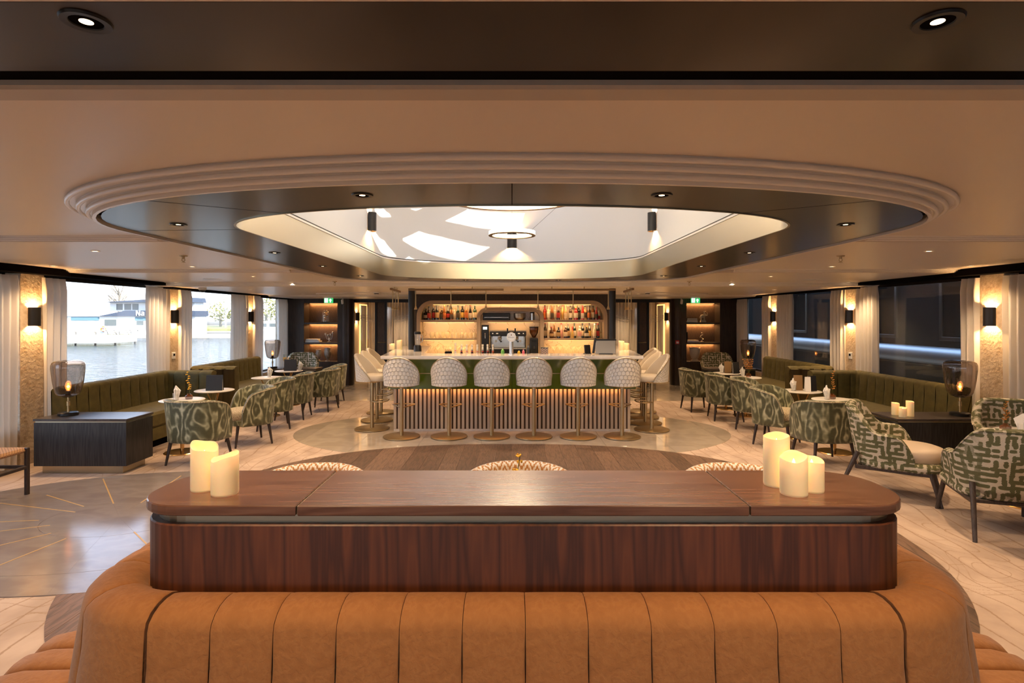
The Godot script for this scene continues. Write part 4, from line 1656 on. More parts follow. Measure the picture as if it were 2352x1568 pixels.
func make_table() -> Node3D:
	var t := thing("bistro_table", "-", "table", Vector3.ZERO, 0, "small round white tables on brass legs")
	var s := mesh_start()
	lathe(s, [Vector2(0, 0.625), Vector2(0.235, 0.625), Vector2(0.25, 0.632), Vector2(0.25, 0.638), Vector2(0.246, 0.64), Vector2(0, 0.64)], 48)
	commit(s, "top", M.table_white, t)
	s = mesh_start()
	for k in 3:
		var a := TAU * k / 3 + 0.5
		tube(s, [Vector3(cos(a) * 0.10, 0.626, sin(a) * 0.10), Vector3(cos(a) * 0.045, 0.50, sin(a) * 0.045), Vector3(cos(a) * 0.016, 0.38, sin(a) * 0.016), Vector3(cos(a) * 0.012, 0.30, sin(a) * 0.012)], 0.009, 8)
	lathe(s, [Vector2(0.022, 0.33), Vector2(0.022, 0.01)], 14)
	commit(s, "stem", M.brass_bright, t)
	s = mesh_start()
	lathe(s, [Vector2(0, 0.022), Vector2(0.05, 0.020), Vector2(0.19, 0.012), Vector2(0.2, 0.004), Vector2(0.2, 0.0)], 40)
	commit(s, "foot", M.brass_bright, t)
	return t

func napkins(at: Vector3, label: String) -> void:
	var t := thing("napkin_glass", label, "glass", at, at.x, "glasses of white paper napkins")
	var s := mesh_start()
	lathe(s, [Vector2(0, 0.002), Vector2(0.032, 0.002), Vector2(0.036, 0.05), Vector2(0.037, 0.085), Vector2(0.035, 0.085), Vector2(0.031, 0.006), Vector2(0, 0.006)], 20)
	commit(s, "tumbler", M.clear_glass, t)
	for k in 3:
		s = mesh_start()
		var b := Basis(Vector3.UP, 0.5 * k - 0.4) * Basis(Vector3.BACK, 0.10 * (k - 1))
		var pts := []
		for q in [Vector2(-0.016, 0.01), Vector2(0.016, 0.01), Vector2(0.055, 0.11), Vector2(0.03, 0.15 + 0.012 * k), Vector2(-0.05, 0.125)]:
			pts.append(q)
		for zz in [-0.006, 0.006]:
			face(s, pts.map(func(p): return b * Vector3(p.x, p.y, zz + 0.008 * (k - 1))), b * Vector3(0, 0, zz))
		for i in 5:
			var p: Vector2 = pts[i]
			var q: Vector2 = pts[(i + 1) % 5]
			var z := 0.008 * (k - 1)
			face(s, [b * Vector3(p.x, p.y, z - 0.006), b * Vector3(q.x, q.y, z - 0.006), b * Vector3(q.x, q.y, z + 0.006), b * Vector3(p.x, p.y, z + 0.006)], b * Vector3(p.x + q.x, p.y + q.y - 0.15, 0))
		commit(s, "napkin", M.paper, t)

func flower_vase(at: Vector3, label: String, tall: float, m: Material, seedv := 1, bushy := 0) -> void:
	var rng := RandomNumberGenerator.new()
	rng.seed = seedv
	var t := thing("flower_vase", label, "vase", at, 0, "small amber vases with yellow blossom")
	var s := mesh_start()
	lathe(s, [Vector2(0, 0.002), Vector2(0.038, 0.002), Vector2(0.042, 0.01), Vector2(0.042, 0.04), Vector2(0.03, 0.05), Vector2(0.016, 0.056), Vector2(0.022, 0.066), Vector2(0.019, 0.066), Vector2(0.013, 0.056), Vector2(0.0, 0.052)], 20)
	commit(s, "vase", M.amber_glass, t)
	var stems := 1 + bushy
	for q in stems:
		s = mesh_start()
		var pts := []
		var lean := Vector3(rng.randf_range(-0.3, 0.3), 0, rng.randf_range(-0.3, 0.3)) * (0.25 if bushy == 0 else 1.0)
		for i in 7:
			var k := i / 6.0
			pts.append(Vector3(lean.x * k * tall + 0.008 * sin(k * 6), 0.03 + k * (tall - 0.03), lean.z * k * tall))
		tube(s, pts, 0.002, 5)
		var stem := commit(s, "stem", M.stem_green, t)
		for i in range(9 if bushy == 0 else 6):
			var k := 0.32 + 0.68 * i / 8.0
			var p: Vector3 = pts[int(clampf(k * 6, 0, 5))].lerp(pts[int(clampf(k * 6, 0, 5)) + 1], fmod(k * 6, 1.0) if k < 1.0 else 1.0)
			p += Vector3(rng.randf_range(-1, 1), 0, rng.randf_range(-1, 1)) * 0.014
			s = mesh_start()
			for w in 5:
				var a := TAU * w / 5 + i
				var r := 0.013 * (1.15 - 0.5 * k)
				var c := p + Vector3(cos(a) * r, 0.004 * sin(a * 2), sin(a) * r)
				lathe(s, [Vector2(0, -0.006), Vector2(r * 0.7, 0.0), Vector2(0, 0.006)], 6, Transform3D(Basis(Vector3(sin(a), 0, cos(a)), 0.8), c))
			commit(s, "blossom", m, stem)

func menu(at: Vector3, turn: float, label: String, m: Material, w := 0.15, h := 0.16) -> void:
	var t := thing("menu_card", label, "menu", at, turn, "standing menu cards on the tables")
	for k in [-1, 1]:
		var s := mesh_start()
		cbox(s, Vector3(k * 0.0, h / 2, k * 0.016), Vector3(w, h, 0.004), 0.001, Basis(Vector3.RIGHT, k * -0.11))
		commit(s, "cover", m, t)
	var s2 := mesh_start()
	cbox(s2, Vector3(0, h * 0.49, 0), Vector3(w * 0.96, h * 0.97, 0.006), 0.0)
	commit(s2, "pages", M.paper, t)

func candle(at: Vector3, r: float, h: float, slant: float, turn: float, label: String, group: String) -> void:
	var t := thing("candle", label, "candle", at, turn, group)
	var s := mesh_start()
	var rows := []
	for i in 32:
		var a := TAU * i / 32
		var top := h - slant * (0.5 - 0.5 * cos(a)) * 0.9 - slant * 0.12 * sin(3 * a)
		var row := []
		for q in [[0.0, 0.0], [0.97, 0.0], [1.0, 0.006], [1.0, 0.5], [1.0, 1.0], [0.97, 1.01], [0.90, 1.0], [0.86, 0.93], [0.55, 0.86], [0.0, 0.84]]:
			var y: float = q[1] if q[1] < 0.02 and q[0] > 0.9 and q[1] > 0 else q[1] * top
			if q[0] < 0.6 and q[1] > 0.1:
				y = (h - slant) * q[1] 
			row.append(Vector3(cos(a) * r * q[0], y, sin(a) * r * q[0]))
		rows.append(row)
	sheet(s, rows, true, false, 1)
	commit(s, "wax", M.wax, t)
	var y0 := (h - slant) * 0.84
	s = mesh_start()
	lathe(s, [Vector2(0, y0 - 0.002), Vector2(0.004, y0 + 0.002), Vector2(0.0052, y0 + 0.008), Vector2(0.003, y0 + 0.017), Vector2(0, y0 + 0.024)], 10)
	commit(s, "flame", M.flame, t)
	omni(t, Vector3(0, y0 + 0.01, 0), 0.0012, Color(1.0, 0.75, 0.42), 0.005)

func table_things() -> void:
	side_cabinet(-1, 6.14, "dark wood cabinet on a metal plinth with a smoked lamp, river side foreground")
	side_cabinet(1, 6.14, "dark wood cabinet with three candles and a smoked lamp, dark side foreground")
	side_cabinet(-1, 11.85, "dark wood cabinet under the far river side lamp")
	side_cabinet(1, 11.85, "dark wood cabinet under the far dark side lamp")
	var l := make_lamp()
	l.position = Vector3(-4.83, 0.58, -6.16)
	l.set_meta("label", "smoked glass table lamp on the foreground cabinet before the river window")
	again(l, "smoked glass table lamp on the foreground cabinet by the dark window", Vector3(4.86, 0.58, -6.14))
	again(l, "smoked glass table lamp on the far cabinet, river side", Vector3(-4.97, 0.58, -11.75))
	again(l, "smoked glass table lamp on the far cabinet, dark side", Vector3(4.90, 0.58, -11.75))
	var b := make_table()
	b.position = Vector3(-4.02, 0, -6.9)
	b.set_meta("label", "small round white table with napkins and orchid, first on the river side")
	var ts := [[-4.10, 7.80, "small round white table with a black menu, second on the river side"], [-4.07, 9.42, "small round white table with napkins, third on the river side"], [-4.18, 10.6, "small round white table with a black menu, farthest on the river side"], [3.93, 6.9, "small round white table with napkins and orchid, first on the dark side"], [3.95, 7.72, "small round white table with three menus, second on the dark side"], [3.90, 9.45, "small round white table with flowers, third on the dark side"], [3.84, 10.15, "small round white table with napkins and menus, farthest on the dark side"], [0.05, 2.48, "small round white table between the console and the zigzag armchairs"], [4.52, 4.95, "small round white table between the labyrinth armchairs"]]
	for q in ts:
		again(b, q[2], Vector3(q[0], 0.0 if q[1] > 3 else 0.005, -q[1]))
	napkins(Vector3(-4.06, 0.641, -6.84), "white napkins in a glass on the first river side table")
	flower_vase(Vector3(-3.955, 0.641, -6.93), "amber vase with a yellow orchid spike on the first river side table", 0.33, M.petal_yellow, 3)
	menu(Vector3(-4.07, 0.641, -7.75), 0.12, "black standing menu on the second river side table", M.menu_black, 0.215, 0.21)
	napkins(Vector3(-4.03, 0.641, -9.4), "white napkins in a glass on the third river side table")
	menu(Vector3(-4.13, 0.641, -10.55), 0.15, "black standing menu on the farthest river side table", M.menu_black, 0.22, 0.21)
	napkins(Vector3(-3.98, 0.641, -10.62), "white napkins in a glass behind the far river side menu")
	flower_vase(Vector3(-4.27, 0.641, -10.68), "amber vase with loose yellow blossom on the farthest river side table", 0.30, M.petal_yellow, 8, 5)
	napkins(Vector3(3.84, 0.641, -6.9), "white napkins in a glass on the first dark side table")
	flower_vase(Vector3(3.93, 0.641, -6.95), "amber vase with an orange orchid spike on the first dark side table", 0.34, M.petal_orange, 5)
	napkins(Vector3(3.83, 0.641, -7.70), "white napkins in a glass beside the three menus, dark side")
	menu(Vector3(3.93, 0.641, -7.78), -0.2, "tan standing menu on the second dark side table", M.menu_tan, 0.11, 0.205)
	menu(Vector3(3.975, 0.641, -7.61), -0.2, "white standing menu between the tan and black ones", M.paper, 0.07, 0.20)
	menu(Vector3(4.075, 0.641, -7.70), 0.25, "black standing menu on the second dark side table", M.menu_black, 0.13, 0.205)
	napkins(Vector3(3.84, 0.641, -9.42), "white napkins in a glass on the third dark side table")
	flower_vase(Vector3(3.97, 0.641, -9.5), "amber vase with bushy orange blossom on the third dark side table", 0.38, M.petal_orange, 12, 7)
	napkins(Vector3(3.75, 0.641, -10.12), "white napkins in a glass on the farthest dark side table")
	menu(Vector3(3.87, 0.641, -10.15), -0.1, "tan standing menu on the farthest dark side table", M.menu_tan, 0.12, 0.205)
	menu(Vector3(3.97, 0.641, -10.05), 0.2, "black standing menu on the farthest dark side table", M.menu_black, 0.12, 0.205)
	flower_vase(Vector3(0.01, 0.646, -2.47), "amber vase with a yellow orchid spike peeping over the console", 0.40, M.petal_yellow, 21)
	menu(Vector3(4.58, 0.641, -4.92), -0.1, "tan standing menu on the table by the labyrinth armchairs", M.menu_tan, 0.10, 0.17)
	menu(Vector3(4.70, 0.641, -4.88), 0.2, "black standing menu on the table by the labyrinth armchairs", M.menu_black, 0.12, 0.17)
	napkins(Vector3(4.42, 0.641, -4.9), "white napkins in a glass on the table by the labyrinth armchairs")
	flower_vase(Vector3(4.36, 0.641, -5.0), "amber vase with orange blossom by the labyrinth armchairs", 0.26, M.petal_orange, 31)
	# candles
	var g := "ivory pillar candles on the walnut console"
	candle(Vector3(-0.978, 1.102, -1.80), 0.040, 0.150, 0.030, 2.6, "tall ivory candle at the river end of the console", g)
	candle(Vector3(-0.890, 1.102, -1.755), 0.040, 0.125, 0.022, 0.5, "shorter ivory candle at the river end of the console", g)
	candle(Vector3(0.862, 1.102, -1.845), 0.040, 0.165, 0.012, 0.6, "tallest ivory candle at the dark side end of the console", g)
	candle(Vector3(0.872, 1.102, -1.752), 0.040, 0.125, 0.022, 0.8, "ivory candle in front of the trio at the dark side end of the console", g)
	candle(Vector3(0.945, 1.102, -1.785), 0.036, 0.105, 0.014, 2.0, "shortest ivory candle of the trio on the console", g)
	g = "ivory pillar candles on the dark side cabinet"
	candle(Vector3(4.17, 0.58, -6.04), 0.038, 0.105, 0.012, 1.0, "short ivory candle in front on the dark side cabinet", g)
	candle(Vector3(4.18, 0.58, -6.17), 0.038, 0.135, 0.012, 2.0, "ivory candle behind the short one on the dark side cabinet", g)
	candle(Vector3(4.275, 0.58, -6.08), 0.038, 0.165, 0.010, 2.0, "tall ivory candle on the dark side cabinet", g)

# ---------------------------------------------------------------- the bar
# front-elevation shapes: outline in (x, height), slab y becomes depth
func upright(s: SurfaceTool, called: String, m: Material, parent: Node) -> MeshInstance3D:
	var o := commit(s, called, m, parent)
	o.rotation.x = -PI / 2
	return o

func arch_line(hx: float, y0: float, y1: float, r: float, cx := 0.0) -> PackedVector2Array:
	var p := PackedVector2Array([Vector2(cx + hx, y0)])
	for i in 9:
		var a := PI / 2 * i / 8
		p.append(Vector2(cx + hx - r + cos(a) * r, y1 - r + sin(a) * r))
	for i in 9:
		var a := PI / 2 + PI / 2 * i / 8
		p.append(Vector2(cx - hx + r + cos(a) * r, y1 - r + sin(a) * r))
	p.append(Vector2(cx - hx, y0))
	return p

func arch_frame(hx: float, y0: float, y1: float, r: float, t: float, cx := 0.0) -> PackedVector2Array:
	var p := arch_line(hx, y0, y1, r, cx)
	var q := arch_line(hx - t, y0, y1 - t, maxf(r - t, 0.02), cx)
	q.reverse()
	p.append_array(q)
	return p

func u_shape(w0: float, z0: float, w1: float, z1: float, t: float) -> PackedVector2Array:
	# open towards -z: front at depth z0 with half width w0, back ends at depth z1 with half width w1
	return PackedVector2Array([Vector2(-w0, -z0), Vector2(w0, -z0), Vector2(w1, -z1), Vector2(w1 - t, -z1), Vector2(w0 - t, -z0 - t), Vector2(-w0 + t, -z0 - t), Vector2(-w1 + t, -z1), Vector2(-w1, -z1)])

func bar_counter() -> void:
	var t := thing("bar_counter", "long bar with pale stone top, green glass band and fluted taupe front", "bar counter", Vector3.ZERO)
	var s := mesh_start()
	slab(s, u_shape(1.80, 7.75, 2.02, 10.45, 0.52), 1.070, 1.113, 0.004, true)
	commit(s, "stone_top", M.counter_stone, t)
	s = mesh_start()
	slab(s, u_shape(1.785, 7.765, 2.005, 10.44, 0.4), 1.062, 1.070)
	commit(s, "brass_line", M.brass_satin, t)
	for q in [[0.853, 1.062], [0.628, 0.843]]:
		for k in 2:
			s = mesh_start()
			box2(s, Vector3([-1.75, 0.002][k], q[0], -7.995), Vector3([-0.002, 1.75][k], q[1], -8.02), 0.004)
			commit(s, "green_panel", M.green_glass, t)
	s = mesh_start()
	slab(s, u_shape(1.74, 8.015, 1.89, 10.40, 0.18), 0.628, 1.062)
	commit(s, "green_carcass", M.green_glass, t)
	s = mesh_start()
	slab(s, u_shape(1.75, 7.99, 1.895, 10.41, 0.1), 0.843, 0.853)
	commit(s, "brass_line", M.brass_satin, t)
	s = mesh_start()
	slab(s, u_shape(1.69, 8.162, 1.84, 10.38, 0.06), 0.03, 0.628)
	commit(s, "slat_backing", M.slat_back, t)
	s = mesh_start()
	slab(s, u_shape(1.70, 8.135, 1.85, 10.39, 0.1), 0.004, 0.035, 0.003)
	commit(s, "stone_plinth", M.counter_stone, t)
	var me_s := mesh_start()
	cbox(me_s, Vector3.ZERO, Vector3(0.036, 0.59, 0.022), 0.002)
	var slat := mesh_of(me_s)
	for k in 56:
		piece(slat, "slat", M.slat_taupe, t, Transform3D(Basis(), Vector3(-1.682 + 3.364 * k / 55.0, 0.332, -8.15)))
	for sd in [-1, 1]:
		for k in 37:
			var f := (k + 0.5) / 37.0
			piece(slat, "slat", M.slat_taupe, t, Transform3D(Basis(Vector3.UP, PI / 2 + sd * 0.066), Vector3(sd * lerpf(1.70, 1.85, f), 0.332, -lerpf(8.19, 10.37, f))))
	s = mesh_start()
	box2(s, Vector3(-1.66, 0.618, -8.10), Vector3(1.66, 0.626, -8.112), 0)
	commit(s, "led_strip", M.led_amber, t)
	for k in 3:
		area(t, Vector3(-1.08 + k * 1.08, 0.612, -8.095), Vector3(0, -1, -0.25), Vector2(1.06, 0.02), 0.11, Color(1, 0.66, 0.36))
	s = mesh_start()
	box2(s, Vector3(-1.3, 0.90, -8.30), Vector3(1.3, 0.95, -8.62), 0.004)
	commit(s, "work_shelf", M.steel, t)
	# the dark posts that carry the ceiling
	for sd in [-1, 1]:
		s = mesh_start()
		lathe(s, [Vector2(0.055, 0.0), Vector2(0.055, 2.11)], 28)
		var o := commit(s, "column", M.black_metal)
		o.position = Vector3(sd * 1.64, 0, -9.25)
		tag(o, "round black post rising from the bar counter, %s side" % ("river" if sd < 0 else "dark"), "column", "black posts of the bar")

func back_bar() -> void:
	var w := setting("wall_bar", "dark wood wall behind the bar framing the bottle niche")
	var s := mesh_start()
	var p := PackedVector2Array([Vector2(2.12, 0.84), Vector2(2.12, 2.11), Vector2(-2.12, 2.11), Vector2(-2.12, 0.84)])
	var q := arch_line(1.93, 0.84, 1.965, 0.30)
	q.reverse()
	p.append_array(q)
	slab(s, p, 11.60, 11.98)
	upright(s, "dark_panel", M.wenge, w)
	s = mesh_start()
	box2(s, Vector3(-2.12, 0, -11.98), Vector3(2.12, 2.11, -12.1), 0)
	commit(s, "back_panel", M.wenge, w)
	s = mesh_start()
	box2(s, Vector3(-2.12, 0, -11.60), Vector3(2.12, 0.84, -11.98), 0)
	commit(s, "lower_panel", M.wenge, w)
	s = mesh_start()
	box2(s, Vector3(-1.93, 0.84, -11.60), Vector3(1.93, 0.88, -11.98), 0)
	commit(s, "ledge", M.counter_stone, w)
	s = mesh_start()
	box2(s, Vector3(-1.95, 0.7, -11.93), Vector3(1.95, 2.0, -11.985), 0)
	commit(s, "marble_lining", M.bar_marble, w)
	var t := thing("bottle_niche", "arched taupe shelf frame with lit marble back behind the bar", "shelving", Vector3.ZERO)
	s = mesh_start()
	slab(s, arch_frame(1.95, 0.88, 1.98, 0.32, 0.072), 11.56, 11.80, 0.004)
	upright(s, "outer_frame", M.niche_frame, t)
	s = mesh_start()
	slab(s, arch_frame(0.685, 0.88, 1.838, 0.22, 0.078, -0.035), 11.54, 11.80, 0.004)
	upright(s, "inner_arch", M.niche_frame, t)
	for q2 in [[-1.88, -0.72, 1.54, 1.583, 11.62], [0.65, 1.88, 1.54, 1.583, 11.62], [-0.64, 0.57, 1.535, 1.575, 11.60], [-1.88, -0.72, 1.17, 1.205, 11.62], [0.65, 1.88, 1.17, 1.205, 11.62]]:
		s = mesh_start()
		box2(s, Vector3(q2[0], q2[2], -q2[4]), Vector3(q2[1], q2[3], -11.93), 0.003)
		commit(s, "shelf", M.niche_frame, t)
	s = mesh_start()
	box2(s, Vector3(-0.64, 0.88, -11.88), Vector3(0.57, 1.76, -11.925), 0)
	commit(s, "coffee_back", M.bar_marble, t)
	s = mesh_start()
	box2(s, Vector3(-0.5, 1.529, -11.65), Vector3(0.43, 1.535, -11.66), 0)
	commit(s, "led_strip", M.led_amber, t)
	area(t, Vector3(-0.035, 1.523, -11.65), Vector3(0, -1, -0.6), Vector2(0.9, 0.02), 0.16, Color(1, 0.80, 0.56))
	s = mesh_start()
	box2(s, Vector3(-1.62, 1.890, -11.64), Vector3(1.62, 1.900, -11.655), 0)
	commit(s, "led_strip", M.led_amber, t)
	for k in 3:
		area(t, Vector3(-1.1 + 1.1 * k, 1.884, -11.645), Vector3(0, -1, -0.45), Vector2(1.0, 0.02), 0.34, Color(1, 0.80, 0.56))
	for c in [-1.3, 1.26]:
		for y in [1.535, 1.165]:
			s = mesh_start()
			box2(s, Vector3(c - 0.52, y - 0.006, -11.65), Vector3(c + 0.52, y, -11.66), 0)
			commit(s, "led_strip", M.led_amber, t)
			area(t, Vector3(c, y - 0.012, -11.65), Vector3(0, -1, -0.6), Vector2(1.0, 0.02), 0.30, Color(1, 0.80, 0.56))
	# back counter
	t = thing("back_counter", "dark counter below the bottle niche", "counter", Vector3.ZERO)
	s = mesh_start()
	box2(s, Vector3(-1.88, 0.845, -11.25), Vector3(1.88, 0.88, -11.599), 0.003)
	commit(s, "top", M.counter_stone, t)
	for k in 5:
		s = mesh_start()
		box2(s, Vector3(-1.86 + k * 0.744, 0.09, -11.28), Vector3(-1.86 + k * 0.744 + 0.738, 0.845, -11.598), 0.003)
		commit(s, "cupboard_front", M.dark_wood, t)

func bottle(at: Vector3, kind: int, glass: Color, lab: Color, cap: Color, h: float, label: String, group: String) -> void:
	var t := thing("bottle", label, "bottle", at, 0.0, group)
	h *= 0.94 if kind != 4 else 1.0
	var r: float = [0.036, 0.040, 0.044, 0.032, 0.036][kind]
	var prof: Array
	match kind:
		0: prof = [Vector2(0, 0), Vector2(r, 0.003), Vector2(r, h * 0.60), Vector2(r * 0.8, h * 0.68), Vector2(0.013, h * 0.76), Vector2(0.012, h * 0.93)]
		1: prof = [Vector2(0, 0), Vector2(r, 0.003), Vector2(r, h * 0.66), Vector2(r * 0.92, h * 0.70), Vector2(0.015, h * 0.78), Vector2(0.014, h * 0.92)]
		2: prof = [Vector2(0, 0), Vector2(r * 0.9, 0.003), Vector2(r, h * 0.2), Vector2(r, h * 0.45), Vector2(r * 0.7, h * 0.62), Vector2(0.014, h * 0.74), Vector2(0.013, h * 0.92)]
		3: prof = [Vector2(0, 0), Vector2(r, 0.003), Vector2(r, h * 0.5), Vector2(r * 0.75, h * 0.62), Vector2(0.012, h * 0.80), Vector2(0.011, h * 0.93)]
		4: prof = [Vector2(0, 0), Vector2(r, 0.003), Vector2(r * 0.86, h * 0.3), Vector2(0.016, h * 0.62), Vector2(0.012, h * 0.93)]
	var s := mesh_start()
	lathe(s, prof, 14)
	var body := commit(s, "glass_body", tone(glass, 0.08), t)
	s = mesh_start()
	lathe(s, [Vector2(0, h * 0.915), Vector2(0.0155, h * 0.915), Vector2(0.0155, h), Vector2(0, h)], 10)
	commit(s, "cap", tone(cap, 0.4), t)
	if kind != 4:
		s = mesh_start()
		var lo: float = [0.14, 0.16, 0.16, 0.10, 0.0][kind]
		var hi: float = [0.50, 0.54, 0.42, 0.46, 0.0][kind]
		lathe(s, [Vector2(r + 0.0006, h * lo), Vector2(r + 0.0012, h * lo), Vector2(r + 0.0012, h * hi), Vector2(r + 0.0006, h * hi)], 14)
		commit(s, "label", tone(lab, 0.7), body)
	else:
		s = mesh_start()
		lathe(s, [Vector2(0.0155, h * 0.66), Vector2(0.0135, h * 0.90)], 10)
		commit(s, "neck_label", tone(lab, 0.6), t)
		s = mesh_start()
		lathe(s, [Vector2(0.0168, h * 0.60), Vector2(0.0158, h * 0.66)], 10)
		commit(s, "neck_band", tone(lin(0.5, 0.03, 0.03), 0.6), t)

var tones := {}
func tone(c: Color, rough: float) -> StandardMaterial3D:
	var key := [c.to_html(), rough]
	if not tones.has(key):
		tones[key] = mat("tone_%d" % tones.size(), c, rough)
		if c.a < 0.99:
			tones[key].transparency = BaseMaterial3D.TRANSPARENCY_ALPHA
	return tones[key]

func bottles() -> void:
	var K := {"black": lin(0.010, 0.008, 0.006), "brown": lin(0.045, 0.014, 0.004), "amber": lin(0.16, 0.05, 0.008), "green": lin(0.012, 0.03, 0.012), "clear": Color(0.85, 0.80, 0.70, 0.45), "yellow": lin(0.50, 0.33, 0.09), "red": lin(0.32, 0.015, 0.01), "white": lin(0.62, 0.56, 0.46), "tan": lin(0.42, 0.26, 0.11), "cream": lin(0.60, 0.48, 0.32), "orange": lin(0.42, 0.11, 0.02), "gold": lin(0.50, 0.30, 0.06), "dark": lin(0.05, 0.035, 0.02), "pink": lin(0.60, 0.30, 0.25)}
	var sets := [
		["upper river side shelf", 1.583, [[-1.815, 1, "brown", "tan", "black", 0.215], [-1.789, 2, "black", "cream", "black", 0.25], [-1.721, 0, "brown", "red", "black", 0.295], [-1.635, 0, "black", "red", "gold", 0.32], [-1.554, 0, "black", "tan", "black", 0.33], [-1.462, 1, "brown", "dark", "gold", 0.24], [-1.401, 3, "amber", "orange", "gold", 0.33], [-1.330, 2, "black", "red", "black", 0.33], [-1.253, 3, "amber", "dark", "tan", 0.27], [-1.195, 1, "clear", "cream", "tan", 0.26], [-1.118, 0, "green", "dark", "black", 0.32], [-1.032, 1, "black", "gold", "black", 0.31], [-0.948, 0, "amber", "orange", "red", 0.33], [-0.868, 3, "black", "white", "red", 0.33], [-0.771, 1, "green", "cream", "black", 0.31]]],
		["upper dark side shelf", 1.583, [[0.688, 0, "red", "orange", "black", 0.33], [0.763, 1, "clear", "white", "tan", 0.32], [0.832, 3, "amber", "dark", "orange", 0.33], [0.901, 1, "clear", "cream", "tan", 0.31], [0.960, 0, "brown", "red", "tan", 0.32], [1.052, 0, "yellow", "gold", "red", 0.33], [1.110, 3, "tan", "cream", "tan", 0.33], [1.216, 0, "brown", "white", "black", 0.31], [1.323, 1, "red", "white", "gold", 0.29], [1.389, 0, "black", "dark", "tan", 0.33], [1.463, 3, "red", "white", "red", 0.33], [1.521, 1, "tan", "dark", "green", 0.31], [1.595, 0, "brown", "orange", "black", 0.32], [1.684, 1, "amber", "cream", "black", 0.31], [1.748, 3, "red", "dark", "red", 0.28], [1.805, 3, "white", "red", "white", 0.20]]],
		["lower dark side shelf", 1.205, [[0.696, 0, "dark", "cream", "red", 0.33], [0.761, 3, "white", "cream", "white", 0.33], [0.818, 2, "brown", "tan", "red", 0.25], [0.881, 3, "amber", "cream", "tan", 0.31], [0.964, 1, "black", "tan", "black", 0.24], [1.025, 3, "pink", "pink", "red", 0.33], [1.110, 1, "brown", "cream", "white", 0.26], [1.167, 0, "black", "tan", "pink", 0.33], [1.251, 4, "yellow", "red", "red", 0.24], [1.299, 0, "green", "white", "green", 0.33], [1.400, 1, "clear", "pink", "white", 0.27], [1.465, 0, "black", "cream", "black", 0.33], [1.546, 2, "black", "white", "gold", 0.27], [1.609, 0, "dark", "gold", "black", 0.33], [1.707, 0, "clear", "cream", "white", 0.32], [1.787, 0, "black", "red", "red", 0.32]]]]
	for st in sets:
		var i := 0
		for b in st[2]:
			bottle(Vector3(b[0], st[1], -11.86 if i == 0 else -11.72 - 0.06 * (i % 2)), b[1], K[b[2]], K[b[3]], K[b[4]], b[5], "%s bottle, %s label, %s from the river end, %s" % [b[2], b[3], ORD[i], st[0]], "bottles on the " + st[0])
			i += 1
	# syrups on the front work shelf
	var sy := [[-0.754, "black"], [-0.675, "clear"], [-0.596, "black"], [-0.517, "clear"], [-0.438, "brown"], [-0.364, "brown"], [-0.285, "amber"]]
	for k in sy.size():
		var x: float = sy[k][0]
		bottle(Vector3(x, 0.951, -8.45), 4, K[sy[k][1]], K["white"], K["white"], 0.285, "%s syrup bottle with a white neck label, %s in the row behind the stools" % [sy[k][1], ORD[k]], "syrup bottles behind the counter")
	bottle(Vector3(-0.845, 0.951, -8.45), 4, lin(0.55, 0.5, 0.42), K["cream"], K["white"], 0.305, "frosted white bottle beside the row of syrups", "syrup bottles behind the counter")

func wine_glass(at: Vector3, kind: int, label: String) -> void:
	var t := thing("drinking_glass", label, "glass", at, 0, "drinking glasses in the bar niche")
	var s := mesh_start()
	if kind == 0:
		lathe(s, [Vector2(0, 0.002), Vector2(0.03, 0.004), Vector2(0.050, 0.04), Vector2(0.053, 0.075), Vector2(0.046, 0.115), Vector2(0.040, 0.125)], 18)
		commit(s, "bowl", M.bar_glass, t)
		return
	if kind == 1:
		lathe(s, [Vector2(0.037, 0.0), Vector2(0.041, 0.05), Vector2(0.034, 0.095), Vector2(0.006, 0.125)], 18)
		commit(s, "bowl", M.bar_glass, t)
		s = mesh_start()
		lathe(s, [Vector2(0.005, 0.12), Vector2(0.004, 0.175), Vector2(0.032, 0.182), Vector2(0, 0.184)], 14)
		commit(s, "stem", M.bar_glass, t)
		return
	lathe(s, [Vector2(0.058, 0.165), Vector2(0.055, 0.145), Vector2(0.03, 0.11), Vector2(0.004, 0.085)], 18)
	commit(s, "bowl", M.bar_glass, t)
	s = mesh_start()
	lathe(s, [Vector2(0.004, 0.087), Vector2(0.004, 0.012), Vector2(0.038, 0.003), Vector2(0, 0.002)], 14)
	commit(s, "stem", M.bar_glass, t)

